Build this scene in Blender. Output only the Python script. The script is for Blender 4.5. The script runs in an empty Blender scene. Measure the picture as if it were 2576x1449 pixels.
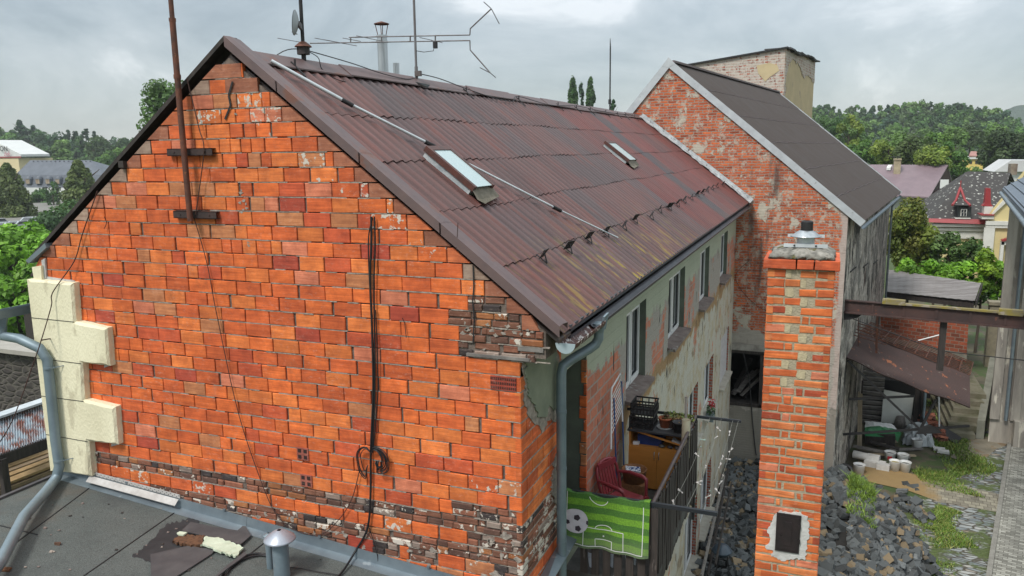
import bpy, bmesh, math, random
import numpy as np
from mathutils import Vector, Matrix

# ------------------------------------------------------------------ camera, world, sun, exposure
scene = bpy.context.scene
COL = scene.collection
G = -10.6                                    # yard level (the camera height is z = 0)
CAM = np.array([0.0, -6.2, 0.0])
IW, IH, F = 2576.0, 1449.0, 1957.0
R = np.array([[0.92816508, -0.05224666, 0.3684832],
              [0.37192064, 0.16636099, -0.91323549],
              [-0.01358772, 0.9846798, 0.17384207]])
cam_d = bpy.data.cameras.new("camera"); cam = bpy.data.objects.new("camera", cam_d); COL.objects.link(cam)
cam_d.sensor_width = 36.0; cam_d.lens = 36.0 * F / IW; cam_d.clip_start = 0.05; cam_d.clip_end = 3000
_m = Matrix([list(R[0]) + [CAM[0]], list(R[1]) + [CAM[1]], list(R[2]) + [CAM[2]], [0, 0, 0, 1]])
cam.matrix_world = _m
scene.camera = cam
scene.view_settings.view_transform = 'Standard'; scene.view_settings.look = 'None'
scene.view_settings.gamma = 1.0; scene.view_settings.exposure = 0.0

SUN_EL, SUN_AZ = math.radians(52), math.radians(200)      # azimuth clockwise from +Y
world = bpy.data.worlds.new("World"); scene.world = world; world.use_nodes = True
wn = world.node_tree.nodes; wl = world.node_tree.links; wn.clear()
def _w(t, **k):
    n = wn.new(t)
    for a, b in k.items(): setattr(n, a, b)
    return n
wo = _w('ShaderNodeOutputWorld'); bg1 = _w('ShaderNodeBackground'); bg2 = _w('ShaderNodeBackground'); wadd = _w('ShaderNodeAddShader')
sky = _w('ShaderNodeTexSky', sky_type='NISHITA', sun_disc=False); sky.sun_elevation = SUN_EL; sky.sun_rotation = SUN_AZ
bg1.inputs[1].default_value = 0.04
wl.new(sky.outputs[0], bg1.inputs[0])
tc = _w('ShaderNodeTexCoord'); mp = _w('ShaderNodeMapping'); mp.inputs['Scale'].default_value = (1, 1, 2.4)
mp.inputs['Location'].default_value = (0.35, 0.1, 0.0)
nz = _w('ShaderNodeTexNoise'); nz.inputs['Scale'].default_value = 3.4; nz.inputs['Detail'].default_value = 8; nz.inputs['Roughness'].default_value = 0.58; nz.inputs['Distortion'].default_value = 0.5
wl.new(tc.outputs['Generated'], mp.inputs[0]); wl.new(mp.outputs[0], nz.inputs[0])
rp = _w('ShaderNodeValToRGB'); e = rp.color_ramp.elements
e[0].position = 0.36; e[0].color = (0.36, 0.41, 0.43, 1); e[1].position = 0.66; e[1].color = (0.92, 0.94, 0.94, 1)
x = e.new(0.46); x.color = (0.48, 0.53, 0.545, 1); x = e.new(0.57); x.color = (0.62, 0.66, 0.67, 1)
wl.new(nz.outputs[0], rp.inputs[0]); wl.new(rp.outputs[0], bg2.inputs[0])
sx = _w('ShaderNodeSeparateXYZ'); wl.new(tc.outputs['Generated'], sx.inputs[0])
mz = _w('ShaderNodeMapRange'); mz.inputs[1].default_value = 0.12; mz.inputs[2].default_value = 0.9; mz.inputs[3].default_value = 0.74; mz.inputs[4].default_value = 2.2
wl.new(sx.outputs[2], mz.inputs[0]); wl.new(mz.outputs[0], bg2.inputs[1])
wl.new(bg1.outputs[0], wadd.inputs[0]); wl.new(bg2.outputs[0], wadd.inputs[1]); wl.new(wadd.outputs[0], wo.inputs[0])
sun_d = bpy.data.lights.new("sun", 'SUN'); sun_d.energy = 2.9; sun_d.angle = math.radians(12); sun_d.color = (1, 0.96, 0.9)
sun = bpy.data.objects.new("sun", sun_d); COL.objects.link(sun)
_sd = Vector((math.sin(SUN_AZ) * math.cos(SUN_EL), math.cos(SUN_AZ) * math.cos(SUN_EL), math.sin(SUN_EL)))
sun.rotation_euler = _sd.to_track_quat('Z', 'Y').to_euler(); sun.location = (0, -20, 30)

# ------------------------------------------------------------------ helpers
rnd = random.Random(11); nr = np.random.RandomState(5)
def U(a, b): return rnd.uniform(a, b)
def ray(x, y):
    v = R @ np.array([x - IW / 2, -(y - IH / 2), -F]); return v / np.linalg.norm(v)
def onY(x, y, Y=0.0): r = ray(x, y); return CAM + r * (Y - CAM[1]) / r[1]
def onX(x, y, X): r = ray(x, y); return CAM + r * (X - CAM[0]) / r[0]
def onZ(x, y, Z): r = ray(x, y); return CAM + r * (Z - CAM[2]) / r[2]
def onP(x, y, p0, n):
    r = ray(x, y); p0 = np.array(p0, float); n = np.array(n, float); return CAM + r * ((p0 - CAM).dot(n)) / r.dot(n)
def V(*a): return np.array(a, float)
def srgb(r, g, b):
    f = lambda c: (c / 255 / 12.92) if c / 255 <= 0.04045 else ((c / 255 + 0.055) / 1.055) ** 2.4
    return (f(r), f(g), f(b))

class MB:
    def __init__(s): s.v = []; s.f = []; s.c = []; s.m = []; s.s = []; s.hc = False
    def add(s, vs, fs, col=None, m=0, sm=False):
        o = len(s.v); s.v.extend([tuple(map(float, p)) for p in vs])
        for f in fs:
            s.f.append([i + o for i in f]); s.m.append(m); s.s.append(sm)
            s.c.append(col if col is not None else (1, 1, 1, 0))
        if col is not None: s.hc = True
    def box(s, x0, x1, y0, y1, z0, z1, col=None, m=0):
        s.add([(x0, y0, z0), (x1, y0, z0), (x1, y1, z0), (x0, y1, z0), (x0, y0, z1), (x1, y0, z1), (x1, y1, z1), (x0, y1, z1)],
              [(0, 3, 2, 1), (4, 5, 6, 7), (0, 1, 5, 4), (1, 2, 6, 5), (2, 3, 7, 6), (3, 0, 4, 7)], col, m)
    def obox(s, c, a, b, d, col=None, m=0, jit=0.0):      # centre + three half-axis vectors
        c, a, b, d = [np.array(t, float) for t in (c, a, b, d)]
        vs = [c + sx * a + sy * b + sz * d + (nr.uniform(-jit, jit, 3) if jit else 0) for sz in (-1, 1) for sx, sy in ((-1, -1), (1, -1), (1, 1), (-1, 1))]
        s.add(vs, [(0, 3, 2, 1), (4, 5, 6, 7), (0, 1, 5, 4), (1, 2, 6, 5), (2, 3, 7, 6), (3, 0, 4, 7)], col, m)
    def beam(s, p, q, w, h, col=None, m=0, up=(0, 0, 1)):  # rectangular bar p->q
        p, q = np.array(p, float), np.array(q, float); d = (q - p) / 2; u = np.array(up, float)
        sd = np.cross(d, u); n = np.linalg.norm(sd)
        if n < 1e-6: sd = np.cross(d, np.array([1, 0, 0.])); n = np.linalg.norm(sd)
        sd /= n; uu = np.cross(sd, d); uu /= np.linalg.norm(uu)
        s.obox((p + q) / 2, d, sd * w / 2, uu * h / 2, col, m)
    def cyl(s, p, q, r0, r1=None, n=12, col=None, m=0, caps=True, sm=True):
        r1 = r0 if r1 is None else r1; p, q = np.array(p, float), np.array(q, float); d = q - p; d = d / np.linalg.norm(d)
        a = np.cross(d, (0, 0, 1.)); a = np.cross(d, (1., 0, 0)) if np.linalg.norm(a) < 1e-3 else a; a /= np.linalg.norm(a); b = np.cross(d, a)
        vs = []
        for c, r in ((p, r0), (q, r1)):
            for i in range(n):
                t = 2 * math.pi * i / n; vs.append(c + r * (math.cos(t) * a + math.sin(t) * b))
        s.add(vs, [(i, (i + 1) % n, n + (i + 1) % n, n + i) for i in range(n)], col, m, sm)
        if caps: s.add(vs[:n], [tuple(range(n))[::-1]], col, m); s.add(vs[n:], [tuple(range(n))], col, m)
    def tube(s, pts, r, n=8, col=None, m=0, caps=True):
        pts = [np.array(p, float) for p in pts]; N = len(pts); rings = []; a = None
        for i in range(N):
            d = pts[min(i + 1, N - 1)] - pts[max(i - 1, 0)]; L = np.linalg.norm(d); d = d / (L if L > 1e-9 else 1)
            if a is None:
                a = np.cross(d, (0, 0, 1.)); a = np.cross(d, (1., 0, 0)) if np.linalg.norm(a) < 1e-2 else a
            else: a = a - d * a.dot(d)
            a = a / np.linalg.norm(a); b = np.cross(d, a); rr = r[i] if hasattr(r, '__len__') else r
            rings.append([pts[i] + rr * (math.cos(2 * math.pi * k / n) * a + math.sin(2 * math.pi * k / n) * b) for k in range(n)])
        vs = [p for ring in rings for p in ring]
        s.add(vs, [(i * n + k, i * n + (k + 1) % n, (i + 1) * n + (k + 1) % n, (i + 1) * n + k) for i in range(N - 1) for k in range(n)], col, m, True)
        if caps: s.add(rings[0], [tuple(range(n))[::-1]], col, m); s.add(rings[-1], [tuple(range(n))], col, m)
    def prism(s, poly, vec, col=None, m=0):
        poly = [np.array(p, float) for p in poly]; vec = np.array(vec, float); n = len(poly)
        s.add(poly + [p + vec for p in poly], [tuple(range(n))[::-1], tuple(range(n, 2 * n))] + [(i, (i + 1) % n, n + (i + 1) % n, n + i) for i in range(n)], col, m)
    def lathe(s, prof, c, n=16, col=None, m=0, sm=True):
        c = np.array(c, float); vs = []; k = len(prof)
        for i in range(n):
            t = 2 * math.pi * i / n
            for r, z in prof: vs.append(c + (r * math.cos(t), r * math.sin(t), z))
        s.add(vs, [(i * k + j, ((i + 1) % n) * k + j, ((i + 1) % n) * k + j + 1, i * k + j + 1) for i in range(n) for j in range(k - 1)], col, m, sm)
    def grid(s, P, col=None, m=0, sm=True, colf=None, close=False):       # P: 2-D list of points
        a, b = len(P), len(P[0]); o = len(s.v)
        s.v.extend([tuple(map(float, p)) for r in P for p in r])
        for i in range(a - 1):
            for j in range(b - 1):
                s.f.append([o + i * b + j, o + i * b + j + 1, o + (i + 1) * b + j + 1, o + (i + 1) * b + j]); s.m.append(m); s.s.append(sm)
                s.c.append(colf(i, j) if colf else (col if col else (1, 1, 1, 0)))
        if col or colf: s.hc = True
    def mesh(s, name, mats, base):
        me = bpy.data.meshes.new(name); b = np.array(base, float)
        v = np.array(s.v, float).reshape(-1, 3) - b
        me.from_pydata([tuple(p) for p in v.tolist()], [], s.f)
        me.polygons.foreach_set('material_index', s.m); me.polygons.foreach_set('use_smooth', s.s)
        if s.hc:
            ca = me.color_attributes.new('Col', 'FLOAT_COLOR', 'CORNER')
            lens = [len(f) for f in s.f]; arr = np.repeat(np.array(s.c, float).reshape(-1, 4), lens, axis=0)
            ca.data.foreach_set('color', arr.ravel())
        for mt in (mats if isinstance(mats, (list, tuple)) else [mats]): me.materials.append(mt)
        me.update(); return me

WL = {}
def meta(o, label=None, cat=None, group=None, kind=None):
    if label: o['label'] = label
    if cat: o['category'] = cat
    if group: o['group'] = group
    if kind: o['kind'] = kind
    return o
def thing(name, label, cat, loc, group=None):
    o = bpy.data.objects.new(name, None); COL.objects.link(o); o.location = tuple(map(float, loc)); o.empty_display_size = 0.2
    WL[o.name] = np.array(loc, float); return meta(o, label, cat, group)
def part(mb, name, mats, parent, label=None):
    b = WL[parent.name]; me = mb.mesh(name, mats, b); o = bpy.data.objects.new(name, me); COL.objects.link(o); o.parent = parent
    WL[o.name] = b
    if label: o['label'] = label
    return o
def solo(mb, name, mats, label, cat, group=None, loc=None, kind=None):
    if loc is None:
        v = np.array(mb.v); loc = (v[:, 0].mean(), v[:, 1].mean(), v[:, 2].min())
    me = mb.mesh(name, mats, loc); o = bpy.data.objects.new(name, me); COL.objects.link(o); o.location = tuple(map(float, loc)); WL[o.name] = np.array(loc, float)
    return meta(o, label, cat, group, kind)
def copy_tree(o, parent=None):
    c = o.copy(); COL.objects.link(c)
    if parent is not None: c.parent = parent
    for ch in [k for k in bpy.data.objects if k.parent == o]: copy_tree(ch, c)
    return c

# ------------------------------------------------------------------ materials
class NT:
    def __init__(s, name):
        s.mat = bpy.data.materials.new(name); s.mat.use_nodes = True; s.t = s.mat.node_tree; s.b = s.t.nodes['Principled BSDF']; s._c = {}
    def n(s, t, **k):
        n = s.t.nodes.new(t)
        for a, b in k.items(): setattr(n, a, b)
        return n
    def l(s, a, b): s.t.links.new(a, b)
    def put(s, sock, v):
        if isinstance(v, bpy.types.NodeSocket): s.l(v, sock)
        elif isinstance(v, (tuple, list)) and len(v) == 3 and sock.type == 'RGBA': sock.default_value = (*v, 1)
        else: sock.default_value = v
    def co(s, kind='Object'):
        if kind not in s._c: s._c[kind] = s.n('ShaderNodeTexCoord').outputs[kind]
        return s._c[kind]
    def map(s, sc=(1, 1, 1), rot=(0, 0, 0), loc=(0, 0, 0), v=None):
        m = s.n('ShaderNodeMapping'); s.l(v or s.co(), m.inputs[0]); m.inputs['Scale'].default_value = sc; m.inputs['Rotation'].default_value = rot; m.inputs['Location'].default_value = loc; return m.outputs[0]
    def noise(s, sc, det=5, ro=0.55, v=None, dist=0):
        n = s.n('ShaderNodeTexNoise'); s.l(v or s.co(), n.inputs['Vector']); n.inputs['Scale'].default_value = sc; n.inputs['Detail'].default_value = det
        n.inputs['Roughness'].default_value = ro; n.inputs['Distortion'].default_value = dist; return n.outputs[0]
    def vor(s, sc, v=None, out='Distance', feat='F1'):
        n = s.n('ShaderNodeTexVoronoi', feature=feat); s.l(v or s.co(), n.inputs['Vector']); n.inputs['Scale'].default_value = sc; return n.outputs[out]
    def ramp(s, f, st):
        r = s.n('ShaderNodeValToRGB'); s.put(r.inputs[0], f); e = r.color_ramp.elements
        while len(e) < len(st): e.new(0.5)
        for i, (p, c) in enumerate(st):
            e[i].position = p; c = (c, c, c) if not hasattr(c, '__len__') else c; e[i].color = (*c[:3], 1)
        return r.outputs[0]
    def mr(s, f, a, b, c=0, d=1):
        m = s.n('ShaderNodeMapRange'); s.put(m.inputs[0], f)
        for i, q in enumerate((a, b, c, d)): m.inputs[i + 1].default_value = q
        return m.outputs[0]
    def mix(s, f, a, b, mode='MIX'):
        m = s.n('ShaderNodeMix', data_type='RGBA', blend_type=mode); s.put(m.inputs[0], f); s.put(m.inputs[6], a); s.put(m.inputs[7], b); return m.outputs[2]
    def math(s, op, a, b=0, cl=False):
        m = s.n('ShaderNodeMath', operation=op, use_clamp=cl); s.put(m.inputs[0], a); s.put(m.inputs[1], b); return m.outputs[0]
    def sep(s, v=None):
        m = s.n('ShaderNodeSeparateXYZ'); s.l(v or s.co(), m.inputs[0]); return m.outputs
    def comb(s, a, b, c=0):
        m = s.n('ShaderNodeCombineXYZ'); s.put(m.inputs[0], a); s.put(m.inputs[1], b); s.put(m.inputs[2], c); return m.outputs[0]
    def attr(s, name='Col'):
        a = s.n('ShaderNodeAttribute', attribute_name=name); return a.outputs
    def fin(s, col, rough=0.8, metal=0, h=None, bs=0.4, bd=0.01, spec=None):
        s.put(s.b.inputs['Base Color'], col); s.put(s.b.inputs['Roughness'], rough); s.put(s.b.inputs['Metallic'], metal)
        if spec is not None: s.b.inputs['Specular IOR Level'].default_value = spec
        if h is not None:
            b = s.n('ShaderNodeBump'); s.put(b.inputs['Height'], h); b.inputs['Strength'].default_value = bs; b.inputs['Distance'].default_value = bd; s.l(b.outputs[0], s.b.inputs['Normal'])
        return s.mat
def mk(name, c, c2=None, sc=8, rough=0.75, metal=0, bs=0.3, bsc=None, bd=0.008, spots=None, stretch=(1, 1, 1), useattr=False):
    t = NT(name); v = t.map(stretch); f = t.noise(sc, 6, 0.6, v)
    c2 = c2 or tuple(q * 0.72 for q in c)
    col = t.mix(t.mr(f, 0.35, 0.68), c, c2)
    if spots:
        sc_, thr, cs = spots; m = t.mr(t.noise(sc_, 6, 0.6, t.map(stretch, loc=(5, 3, 1))), thr, thr + 0.05); col = t.mix(m, col, cs)
    if useattr: col = t.mix(1.0, col, t.attr()[0], 'MULTIPLY')
    return t.fin(col, rough, metal, t.noise(bsc or sc * 4, 5, 0.6, v), bs, bd)

def m_blocks():       # hollow-block faces: colour per block, horizontal drag lines, stains, plaster spots (amount in alpha)
    t = NT('clay_block'); a = t.attr(); col = a[0]
    st = t.noise(1.0, 3, 0.5, t.map((2.5, 2.5, 120))); st2 = t.noise(1.0, 4, 0.6, t.map((2.2, 2.2, 24), loc=(3, 1, 2)))
    k = t.math('MULTIPLY', t.mr(st, 0.3, 0.7, 0.80, 1.12), t.mr(st2, 0.32, 0.7, 0.74, 1.10))
    n2 = t.noise(7, 6, 0.68); k = t.math('MULTIPLY', k, t.mr(n2, 0.3, 0.7, 0.70, 1.22)); k = t.math('MULTIPLY', k, t.mr(t.noise(1.1, 4, 0.6), 0.3, 0.7, 0.86, 1.1))
    kk = t.comb(k, t.math('POWER', k, 1.25), t.math('POWER', k, 1.3))
    col = t.mix(1.0, col, kk, 'MULTIPLY')
    dk = t.mr(t.noise(3.2, 6, 0.7, t.map((1, 1, 1), loc=(9, 2, 4))), 0.60, 0.74); col = t.mix(t.math('MULTIPLY', dk, 0.5), col, (0.13, 0.045, 0.02))
    pal = t.mr(t.noise(2.6, 6, 0.7, t.map((1, 1, 1), loc=(5, 5, 8))), 0.60, 0.72); col = t.mix(t.math('MULTIPLY', pal, 0.22), col, (0.62, 0.40, 0.30))
    ch = t.math('MULTIPLY', t.mr(t.noise(16, 6, 0.75, t.map((1, 1, 2.2), loc=(1, 9, 3))), 0.54, 0.66), t.mr(t.noise(1.7, 4, 0.6, t.map((1, 1, 1), loc=(4, 0, 7))), 0.42, 0.62)); col = t.mix(t.math('MULTIPLY', ch, 0.35), col, (0.62, 0.42, 0.33))
    gr_ = t.mr(t.noise(30, 4, 0.7, t.map((1, 1, 1), loc=(8, 8, 0))), 0.62, 0.72); col = t.mix(t.math('MULTIPLY', gr_, 0.35), col, (0.12, 0.05, 0.03))
    thr = t.mr(a[3] if False else a['Alpha'], 0, 1, 0.86, 0.44)
    nn = t.noise(13, 5, 0.62, t.map((1, 1, 1), loc=(2, 7, 1)))
    m = t.math('MULTIPLY', t.math('SUBTRACT', nn, thr), 30, True)
    col = t.mix(m, col, (0.55, 0.49, 0.42))
    h = t.math('ADD', t.math('MULTIPLY', st, 0.6), t.math('ADD', t.noise(60, 4, 0.6), t.math('MULTIPLY', m, 1.5)))
    return t.fin(col, 0.82, 0, h, 0.45, 0.004)
def m_brickshader(name, ax, bw, bh, c1, c2, mortar, plast, thr, pscale=1.2, dist=0.02, zones=None, mort=0.012, dark=None, dens=0.5, thr_add=None):
    t = NT(name); s = t.sep(); u = s[0] if ax == 'x' else s[1]
    w1 = t.noise(6, 3, 0.5); w2 = t.noise(7, 3, 0.5, t.map((1, 1, 1), loc=(4, 4, 4)))
    uu = t.math('ADD', u, t.math('MULTIPLY', t.math('SUBTRACT', w1, 0.5), dist * 2)); vv = t.math('ADD', s[2], t.math('MULTIPLY', t.math('SUBTRACT', w2, 0.5), dist))
    b = t.n('ShaderNodeTexBrick'); t.l(t.comb(uu, vv), b.inputs[0]); b.offset = 0.5
    b.inputs['Scale'].default_value = 1; b.inputs['Brick Width'].default_value = bw; b.inputs['Row Height'].default_value = bh; b.inputs['Mortar Size'].default_value = mort
    b.inputs['Mortar Smooth'].default_value = 0.1; b.inputs['Bias'].default_value = 0
    b.inputs['Color1'].default_value = (0, 0, 0, 1); b.inputs['Color2'].default_value = (1, 1, 1, 1); b.inputs['Mortar'].default_value = (0.5, 0.5, 0.5, 1)
    bc = t.ramp(b.outputs[0], [(0.0, c1), (0.35, tuple(q * 0.75 for q in c1)), (0.6, c2), (1.0, tuple(q * 0.55 for q in c2))])
    bc = t.mix(1.0, bc, t.ramp(t.noise(14, 5, 0.6), [(0.3, 0.7), (0.7, 1.1)]), 'MULTIPLY')
    mo = t.mix(t.noise(20, 5), mortar, tuple(q * 0.6 for q in mortar))
    col = t.mix(b.outputs['Fac'], bc, mo)
    # rubbed lime on single bricks + wide plaster fields
    pn = t.noise(pscale, 7, 0.68, t.map((1, 1, 1.0), loc=(1.3, 8, 2)), 0.4)
    if thr_add: pn = t.math('ADD', pn, thr_add(t, s))
    pm = t.mr(pn, thr, thr + 0.03)
    lime = t.mr(t.noise(4.5, 7, 0.8, t.map((1, 1, 1), loc=(7, 7, 7))), dens, dens + 0.06)
    pc = t.mix(t.noise(9, 6, 0.65), plast, tuple(q * 0.62 for q in plast))
    col = t.mix(t.math('MULTIPLY', lime, 0.75), col, pc); col = t.mix(pm, col, pc)
    if zones: col = zones(t, s, col)
    if dark:
        dm = t.mr(t.noise(0.9, 5, 0.6, t.map((1, 1, 0.35), loc=(3, 3, 3))), 0.55, 0.72); col = t.mix(t.math('MULTIPLY', dm, dark), col, (0.05, 0.045, 0.04))
    h = t.math('ADD', t.math('MULTIPLY', t.math('SUBTRACT', 1.0, b.outputs['Fac']), 1.3), t.math('MULTIPLY', t.noise(30, 5, 0.6), 0.7)); h = t.math('ADD', h, t.math('MULTIPLY', pm, 1.2))
    return t.fin(col, 0.88, 0, h, 0.6, 0.015)

M_block = m_blocks()
M_mortar = mk('mortar', (0.38, 0.33, 0.28), (0.17, 0.145, 0.125), 18, 0.95, bs=0.8, bd=0.01)
M_mortar_dark = mk('joint_shadow_mortar', (0.19, 0.15, 0.125), (0.08, 0.065, 0.055), 22, 0.95, bs=0.8)
M_cream = mk('cream_render', (0.80, 0.75, 0.54), (0.68, 0.63, 0.44), 2.2, 0.85, bs=1.0, bsc=55, bd=0.010, spots=(3.2, 0.58, (0.58, 0.53, 0.37)), stretch=(1, 1, .45))
M_board = mk('adhesive_board', (0.50, 0.50, 0.49), (0.36, 0.35, 0.34), 12, 0.9)
M_zinc = mk('zinc', (0.25, 0.30, 0.33), (0.17, 0.21, 0.24), 3, 0.45, 0.55, bs=0.12, spots=(5, 0.66, (0.36, 0.40, 0.42)))
M_pipe = mk('galvanised_pipe', (0.23, 0.29, 0.325), (0.15, 0.20, 0.23), 2.5, 0.5, 0.35, bs=0.1, spots=(4, 0.68, (0.42, 0.36, 0.28)))
M_white_metal = mk('white_aluminium', (0.62, 0.65, 0.67), (0.50, 0.53, 0.55), 5, 0.4, 0.3, bs=0.1)
M_steel = mk('stainless_steel', (0.55, 0.57, 0.58), (0.40, 0.42, 0.43), 4, 0.28, 0.9, bs=0.05, stretch=(8, 8, 0.5))
M_rust = mk('rusty_steel', (0.16, 0.055, 0.03), (0.055, 0.03, 0.025), 9, 0.7, 0.2, spots=(14, 0.6, (0.28, 0.10, 0.04)))
M_dark = mk('black_iron', (0.018, 0.018, 0.02), (0.03, 0.028, 0.028), 20, 0.6, 0.3)
M_cable = mk('black_cable', (0.010, 0.010, 0.012), None, 20, 0.5)
M_rustwire = mk('rusty_wire', (0.055, 0.022, 0.016), None, 20, 0.7)
M_trim = mk('brown_sheet_metal', (0.150, 0.098, 0.092), (0.115, 0.080, 0.080), 5, 0.5, 0.15, bs=0.15, spots=(2.2, 0.60, (0.165, 0.075, 0.055)))
M_darkwood = mk('dark_weathered_wood', (0.05, 0.04, 0.035), (0.022, 0.019, 0.018), 6, 0.9, stretch=(3, 3, 0.4), bs=0.6)
M_greywood = mk('grey_weathered_wood', (0.24, 0.22, 0.20), (0.10, 0.09, 0.085), 4, 0.9, stretch=(1, 6, 1), bs=0.6)
M_white = mk('white_plastic', (0.74, 0.75, 0.74), (0.66, 0.67, 0.67), 5, 0.35, bs=0.05)
M_glass = NT('window_glass').fin((0.03, 0.035, 0.04), 0.08, 0.0, spec=0.8)
M_black = NT('dark_interior').fin((0.008, 0.008, 0.008), 0.95)
# ================================================================== THE BRICK HOUSE
WX = -2.437; RX, RZ = -5.43, 0.97; EX, EZ = -2.09, -1.60; LEX, LEZ = -8.6, -1.32; YB = 17.72
SL = (RZ - EZ) / (EX - RX)
def zr(x): return RZ - (x - RX) * SL if x > RX else RZ - (RX - x) * (RZ - LEZ) / (RX - LEX)
RN = V(SL, 0, 1); RN /= np.linalg.norm(RN); RD = V(1, 0, -SL); RD /= np.linalg.norm(RD)
def onR(x, y, o=0.0): return onP(x, y, V(EX, 0, EZ) + RN * o, RN)
house = thing('brick_house', 'long house with bright orange block gable and rusty brown corrugated roof', 'house', (-5.4, 0, G))

PAL = [((0.70, 0.150, 0.032), 7), ((0.62, 0.122, 0.030), 6), ((0.74, 0.195, 0.045), 4.5), ((0.55, 0.094, 0.032), 1.7), ((0.55, 0.210, 0.085), 1.2), ((0.46, 0.072, 0.036), 0.3), ((0.64, 0.200, 0.105), 1.0)]
FIL = [((0.40, 0.15, 0.08), 2), ((0.30, 0.11, 0.06), 2), ((0.58, 0.15, 0.05), 2), ((0.34, 0.24, 0.18), 1)]
BRN = [((0.20, 0.085, 0.050), 3), ((0.12, 0.060, 0.042), 2), ((0.27, 0.105, 0.060), 2), ((0.045, 0.035, 0.034), 1.0), ((0.36, 0.14, 0.05), 0.6), ((0.30, 0.24, 0.20), 0.8)]
def pick(p, r=rnd):
    t = r.uniform(0, sum(w for _, w in p))
    for c, w in p:
        t -= w
        if t <= 0: break
    k = r.uniform(0.86, 1.14); return tuple(min(1, q * k) for q in c)
def brick(mb, P, u0, u1, z0, z1, col, a, d=0.05, pr=0.0, ch=0.005, j=0.0025, m=0):
    """P(u, depth, z) -> point; front face at depth -pr, chamfered"""
    J = lambda: rnd.uniform(-j, j)
    c = [(u0 + J(), z0 + J()), (u1 + J(), z0 + J()), (u1 + J(), z1 + J()), (u0 + J(), z1 + J())]
    cu = (u0 + u1) / 2; cz = (z0 + z1) / 2
    fr = [P(u + (ch if u < cu else -ch), -pr, z + (ch if z < cz else -ch)) for u, z in c]
    md = [P(u, -pr + ch, z) for u, z in c]; bk = [P(u, d, z) for u, z in c]
    mb.add(fr + md + bk, [(0, 1, 2, 3)] + [(4 + i, 4 + (i + 1) % 4, (i + 1) % 4, i) for i in range(4)] + [(8 + i, 8 + (i + 1) % 4, 4 + (i + 1) % 4, 4 + i) for i in range(4)], (*col, a), m)

PX = lambda u, dpt, z: V(u, dpt, z)          # gable: front towards -y
PS = lambda u, dpt, z: V(WX - dpt, u, z)      # side wall: front towards +x
gb = MB(); mo = MB()
ZK0, HK = -0.5566, 0.1425
def xl_at(z): return max(-8.47, RX - (RZ + 0.02 - z) * (RX - LEX) / (RZ - LEZ))
def xr_at(z): return min(WX, RX + (RZ + 0.02 - z) / SL) if z > -1.86 else WX
def xr_real(z):
    x = RX + (RZ + 0.02 - z) / SL
    if z < -1.80: return WX
    return min(x, -2.16)
def plast(x, z):                                   # how much old plaster clings to a block
    a = 0.02
    d = abs(x - (RX + (RZ - z) / SL))
    if x > RX and d < 0.75 and -1.5 < z < 0.6: a = rnd.choice([0, .45, .6, .8])
    if x > -3.0 and z < -2.5: a = rnd.choice([0, .2, .5, .7])
    if z < -3.6 and rnd.random() < .5: a = rnd.uniform(.2, .8)
    if x > -3.1 and z < -3.3: a = rnd.uniform(.5, 1)
    if z > 0.3 and rnd.random() < .25: a = .8
    return a
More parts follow.
